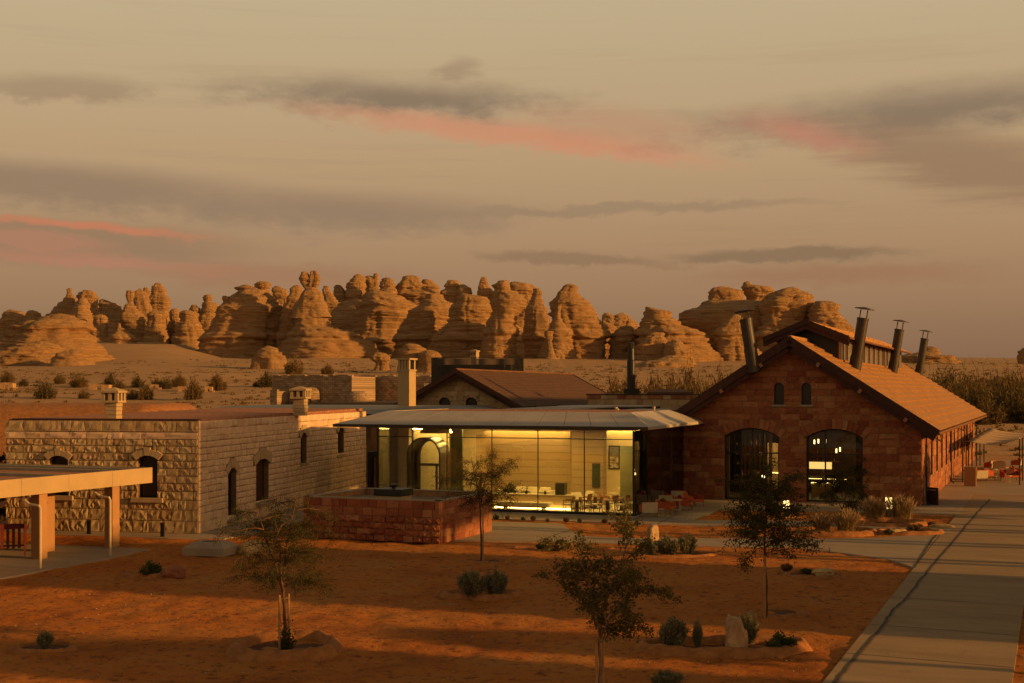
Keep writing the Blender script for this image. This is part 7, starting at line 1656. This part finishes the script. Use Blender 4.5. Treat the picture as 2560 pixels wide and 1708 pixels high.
# ------------------------------------------------------------------ terrace on the far right
M_sail = mat('beige_sailcloth', (0.42, 0.27, 0.14), .9, .06, 1, .1, 10)
def far_terrace():
    p = G(2425, 1217); P = Vector((p.x, p.y, 0)); r = thing('stone_block', 'upright plain stone block at the near end of the sail shaded terrace', 'block', tuple(p)); MB().obox(P, aF, -.42, .42, -.5, 0, .03, 1.45).obj('body', M_column_side(), r); MB().obox(P, aF, -.44, .44, -.52, .02, 1.45, 1.5).obj('cap', M_render, r)
    posts = {}
    for (k, px, py, h, lab) in ((0, 2407, 1207, 3.25, 'nearest left post'), (1, 2421, 1192, 3.25, 'second left post'), (2, 2430, 1180, 3.3, 'third left post'), (3, 2441, 1172, 3.4, 'fourth left post'), (4, 2450, 1164, 3.4, 'fifth left post'), (5, 2460, 1156, 3.5, 'farthest left post'), (6, 2549, 1213, 3.55, 'nearest right post'), (7, 2556, 1202, 3.5, 'second right post')):
        p = G(px, py); r = thing('sail_post', f'dark steel post holding the shade sails, {lab}', 'post', tuple(p), 0, 'steel posts of the shade sails'); MB().tube([(0, 0, 0), (0, 0, h)], [.055, .05], 8).obj('pole', M_dark, r, world=False); MB().lathe([(.12, 0), (.12, .03)], 10).obj('foot_plate', M_dark, r, world=False); posts[k] = p + Vector((0, 0, h))
    for i in range(5):
        a = posts[i]; b = posts[i + 1]; ra = posts[6] + (posts[7] - posts[6]) * i * 1.0 + Vector((.3 * i, 0, 0)); rb = ra + (posts[7] - posts[6]) * .95
        a, b = a + (ra - a) * .09, b + (rb - b) * .09; n = 8; V = []
        for j in range(n + 1):
            for k in range(n + 1):
                u, v = j / n, k / n; q = (a * (1 - u) + ra * u) * (1 - v) + (b * (1 - u) + rb * u) * v; V.append((q.x, q.y, q.z - .32 * math.sin(math.pi * u) - .12 * math.sin(math.pi * v) * math.sin(math.pi * u)))
        idx = np.arange((n + 1) ** 2).reshape(n + 1, n + 1); F = np.stack([idx[:-1, :-1], idx[1:, :-1], idx[1:, 1:], idx[:-1, 1:]], -1).reshape(-1, 4)
        r = thing('shade_sail', f'sagging beige shade sail strip, {("nearest", "second", "third", "fourth", "farthest")[i]} over the far terrace', 'shade sail', tuple(a), 0, 'shade sails over the far terrace'); me = npmesh('cloth', np.array(V), F); o = put('cloth', me, M_sail, r, None, smooth=True); md = o.modifiers.new('thick', 'SOLIDIFY'); md.thickness = .02
        MB().tube([posts[i], a], .012, 4).obj('cable', M_cream, r)
    GT = 'red armchairs under the shade sails'
    for i, (px, py, rz, lab) in enumerate(((2448, 1206, 190, 'cream backed red armchair right behind the stone block on the far terrace'), (2466, 1200, 110, 'red armchair second from the stone block on the far terrace'), (2478, 1178, 200, 'red armchair at the back left of the far terrace tables'), (2498, 1180, 160, 'red armchair at the back middle of the far terrace tables'), (2528, 1204, 5, 'wide red armchair nearest the right sail post'), (2543, 1196, 60, 'red armchair beside the right sail posts'), (2540, 1172, 240, 'red armchair farthest right on the far terrace'))):
        dup(ch, G(px, py), R(rz), lab, 1.2 if i != 4 else (1.7, 1.15, 1.15), GT)
    for i, (px, py, s, lab) in enumerate(((2484, 1196, 1.5, 'slim round table in the middle of the far terrace'), (2492, 1203, 1.2, 'low round table at the front of the far terrace'), (2512, 1188, 1.4, 'slim round table at the back of the far terrace'), (2520, 1208, 1.2, 'low round table before the wide red armchair'))):
        dup(tb, G(px, py), 0, lab, s, 'slim tables under the shade sails')
    # fence posts beyond
    for fi, (px, y0, y1) in enumerate(((2451, 1108, 1083), (2475, 1108, 1082), (2499, 1108, 1080), (2506, 1110, 1080), (2515, 1110, 1080), (2523, 1110, 1080), (2546, 1108, 1078))):
        p = G(px, y0 + 12); r = thing('fence_post', f'thin dark post of the wire fence beyond the shade sails, {ORD[fi]} from the left', 'post', tuple(p), 0, 'thin fence posts beyond the sails'); MB().tube([(0, 0, 0), (0, 0, 1.9)], [.05, .045], 6).obj('pole', M_dark, r, world=False); MB().tube([(0, 0, 1.9), (0, 0, 1.98)], [.06, .02], 6).obj('cap', M_dark, r, world=False)
    x = W(2477, 0, 205); scrub2('small dark round bush beside the far dirt path', x.x, 205, 1, (.65, .65, .6), 2, 'bushes on the right plain')
    rg = random.Random(5)
    for k in range(26):
        px = rg.uniform(2455, 2640); Y = rg.uniform(235, 330); x = W(px, 0, Y).x; scrub2('low brown hummock bush on the plain right of the shed', x, Y, k % 4, (1.3, 1.3, .5), 1, 'hummock bushes right of the shed', k)
far_terrace()

# ------------------------------------------------------------------ small things behind on the left
def left_back():
    M_mud = mat('mud_wall', (0.42, 0.25, 0.12), .95, .2, 1.5, .5, 6, .05)
    for (x0, x1, y0, y1, Y, lab) in ((0, 32, 957, 974, 260, 'low mud wall ruin at the far left of the plain'), (222, 272, 961, 975, 270, 'long broken mud wall above the left chimney'), (374, 396, 961, 973, 265, 'square mud ruin with a doorway on the left plain'), (512, 530, 966, 981, 245, 'small upright mud ruin right of the straggly bush'), (445, 470, 966, 978, 255, 'low mud wall left of the straggly bush')):
        Y = findY((x0 + x1) / 2, y1); p = W((x0 + x1) / 2, y1, Y); w = (x1 - x0) * Y / FPX; h = (y1 - y0) * Y / FPX; g = T(p.x, Y); root = thing('mud_ruin', lab, 'ruin', (p.x, Y, g)); zt = CAMH + (HOR - y0) * Y / FPX - g
        MB().box(-w / 2, 0, -.4, -w * .12, .5, zt).obj('wall', M_mud, root, world=False); MB().box(w * .12, 0, -.4, w / 2, .5, zt * .93).obj('wall', M_mud, root, world=False); MB().box(-w * .12, .02, zt * .6, w * .12, .48, zt * .97).obj('lintel', M_mud, root, world=False); MB().box(w / 2 - .5, .5, -.4, w / 2, w * .7, zt * .9).obj('side_wall', M_mud, root, world=False)
        MB().box(w / 2, -.3, -.4, w / 2 + w * .35, .2, zt * .3).obj('low_wall', M_mud, root, world=False)
    p = W(372, 1038, 128); root = thing('shed', 'low dark brown shed behind the left chimney', 'shed', (p.x, p.y, 0)); w = 128 * 135 / FPX / 2; zt = CAMH + (HOR - 1008) * 128 / FPX
    MB().box(-w, 0, 0, w, 3, zt - .1).obj('wall', mat('weathered_boards', (0.13, 0.085, 0.04), .9, .3, 3, .4, 12, stretch=(3, 3, .4)), root, world=False); MB().box(-w - .2, -.2, zt - .1, w + .2, 3.2, zt).obj('roof', M_brown, root, world=False); MB().box(-w + .3, -.04, 0, -w + 1.4, .0, zt - .2).obj('door', M_dark, root, world=False)
    # earth mound with lights along its crest
    A, n, m = W(-200, 1030, 118), 46, 14; V = []
    for i in range(n + 1):
        for j in range(m + 1):
            u, v = i / n, j / m; x = -60 + u * 34.5; y = 106 + v * 22; e = min(1, (1 - u) * 6); h = 6.05 * min(1, v * 2.6) * e ** .6 - 1.6 * (1 - e); V.append((x, y, max(h, -.3) + .06 * math.sin(i * 2.1 + j)))
    idx = np.arange((n + 1) * (m + 1)).reshape(n + 1, m + 1); F = np.stack([idx[:-1, :-1], idx[1:, :-1], idx[1:, 1:], idx[:-1, 1:]], -1).reshape(-1, 4); tag(put('earth_mound', npmesh('earth_mound', np.array(V), F), M_berm, smooth=True), kind='structure')
left_back()

# ------------------------------------------------------------------ beyond the right edge: unseen houses inferred from shadows, tank and trees added for shade
def pq(p, X): return (p - math.sin(SUN_PHI) * X) / math.cos(SUN_PHI)
def station(X, p0, p1, h, label):
    y0, y1 = pq(p0, X), pq(p1, X); root = thing('station_house', label, 'building', (X + 4, (y0 + y1) / 2, 0)); a = R(90); P = Vector((X, y0, 0)); L = y1 - y0
    MB().box(X, y0, 0, X + 8, y1, h - .5).obj('wall', M_mort_pale, root)
    for k in range(int(L / 3)):
        MB().box(X - .04, y0 + 1 + k * 3, 1.2, X - .005, y0 + 2.2 + k * 3, 3.0).obj('window', M_glassdark, root)
    MB().hexa([(X - .5, y0 - .5, h - .5), (X + 8.5, y0 - .5, h - .5), (X + 8.5, y1 + .5, h - .5), (X - .5, y1 + .5, h - .5)], [(X + 2.5, y0 + 2, h), (X + 5.5, y0 + 2, h), (X + 5.5, y1 - 2, h), (X + 2.5, y1 - 2, h)]).obj('roof', M_tile, root)
station(29, 40.6, 52.6, 10.6, 'two storey stone station house standing beyond the right edge of the yard'); station(26, 28.0, 31.3, 9.0, 'smaller stone signal house beyond the right edge near the camera')
def big_tree(p, X, clear, H, r, label, seed, n=15000):
    m = grow(seed, H, clear, .28, r, L_dark, M_bark, n, .5, .42, nb=34, up=.4, sub=7, lspread=.35); tree('shade_tree', label, (X, pq(p, X), 0), m, M_bark, L_dark, seed)
def added_shade_tank(X, p0, p1, z0, z1):  # unseen tank added to keep sun off the pale building's right wall
    y0, y1 = pq(p0, X), pq(p1, X); root = thing('added_shade_tank', 'unseen steel tank on tall legs added beyond the right edge to shade the pale wall', 'shade caster', (X + 2, (y0 + y1) / 2, 0)); M = mat('riveted_steel', (0.10, 0.07, 0.05), .7, .3, 2, .2, 10)
    MB().box(X, y0, z0, X + 4, y1, z1).obj('tank', M, root, bevel=.1); MB().box(X - .15, y0 - .15, z0 - .25, X + 4.15, y1 + .15, z0 - .01).obj('deck', M, root)
    for k in range(3):
        for dx in (.2, 3.4): y = y0 + (y1 - y0 - .5) * k / 2; MB().box(X + dx, y, 0, X + dx + .5, y + .5, z0 - .25).obj('leg', M, root)
    for k in range(4): y = y0 + (y1 - y0) * (k + .5) / 4; MB().box(X + .1, y - .06, z0 * .5, X + 3.9, y + .06, z0 * .5 + .15).obj('brace', M, root)
added_shade_tank(31, 57.95, 72.0, 8.5, 15.6)
big_tree(75.5, 34, 5.4, 10.6, 3.2, 'unseen lower tree added beyond the right edge to block sun through the pavilion, nearer one', 303); big_tree(81.5, 37, 4.0, 10.2, 3.2, 'unseen lower tree added beyond the right edge to block sun through the pavilion, farther one', 307)  # both trees added out of view to stop sun passing through the pavilion glass
big_tree(89.0, 39, .8, 5.2, 2.4, 'low spreading shade tree beyond the right edge near the shed corner', 304, 4000); big_tree(36.6, 24, 4.2, 5.5, .5, 'slim shade tree beyond the right edge between the houses', 305, 1500)
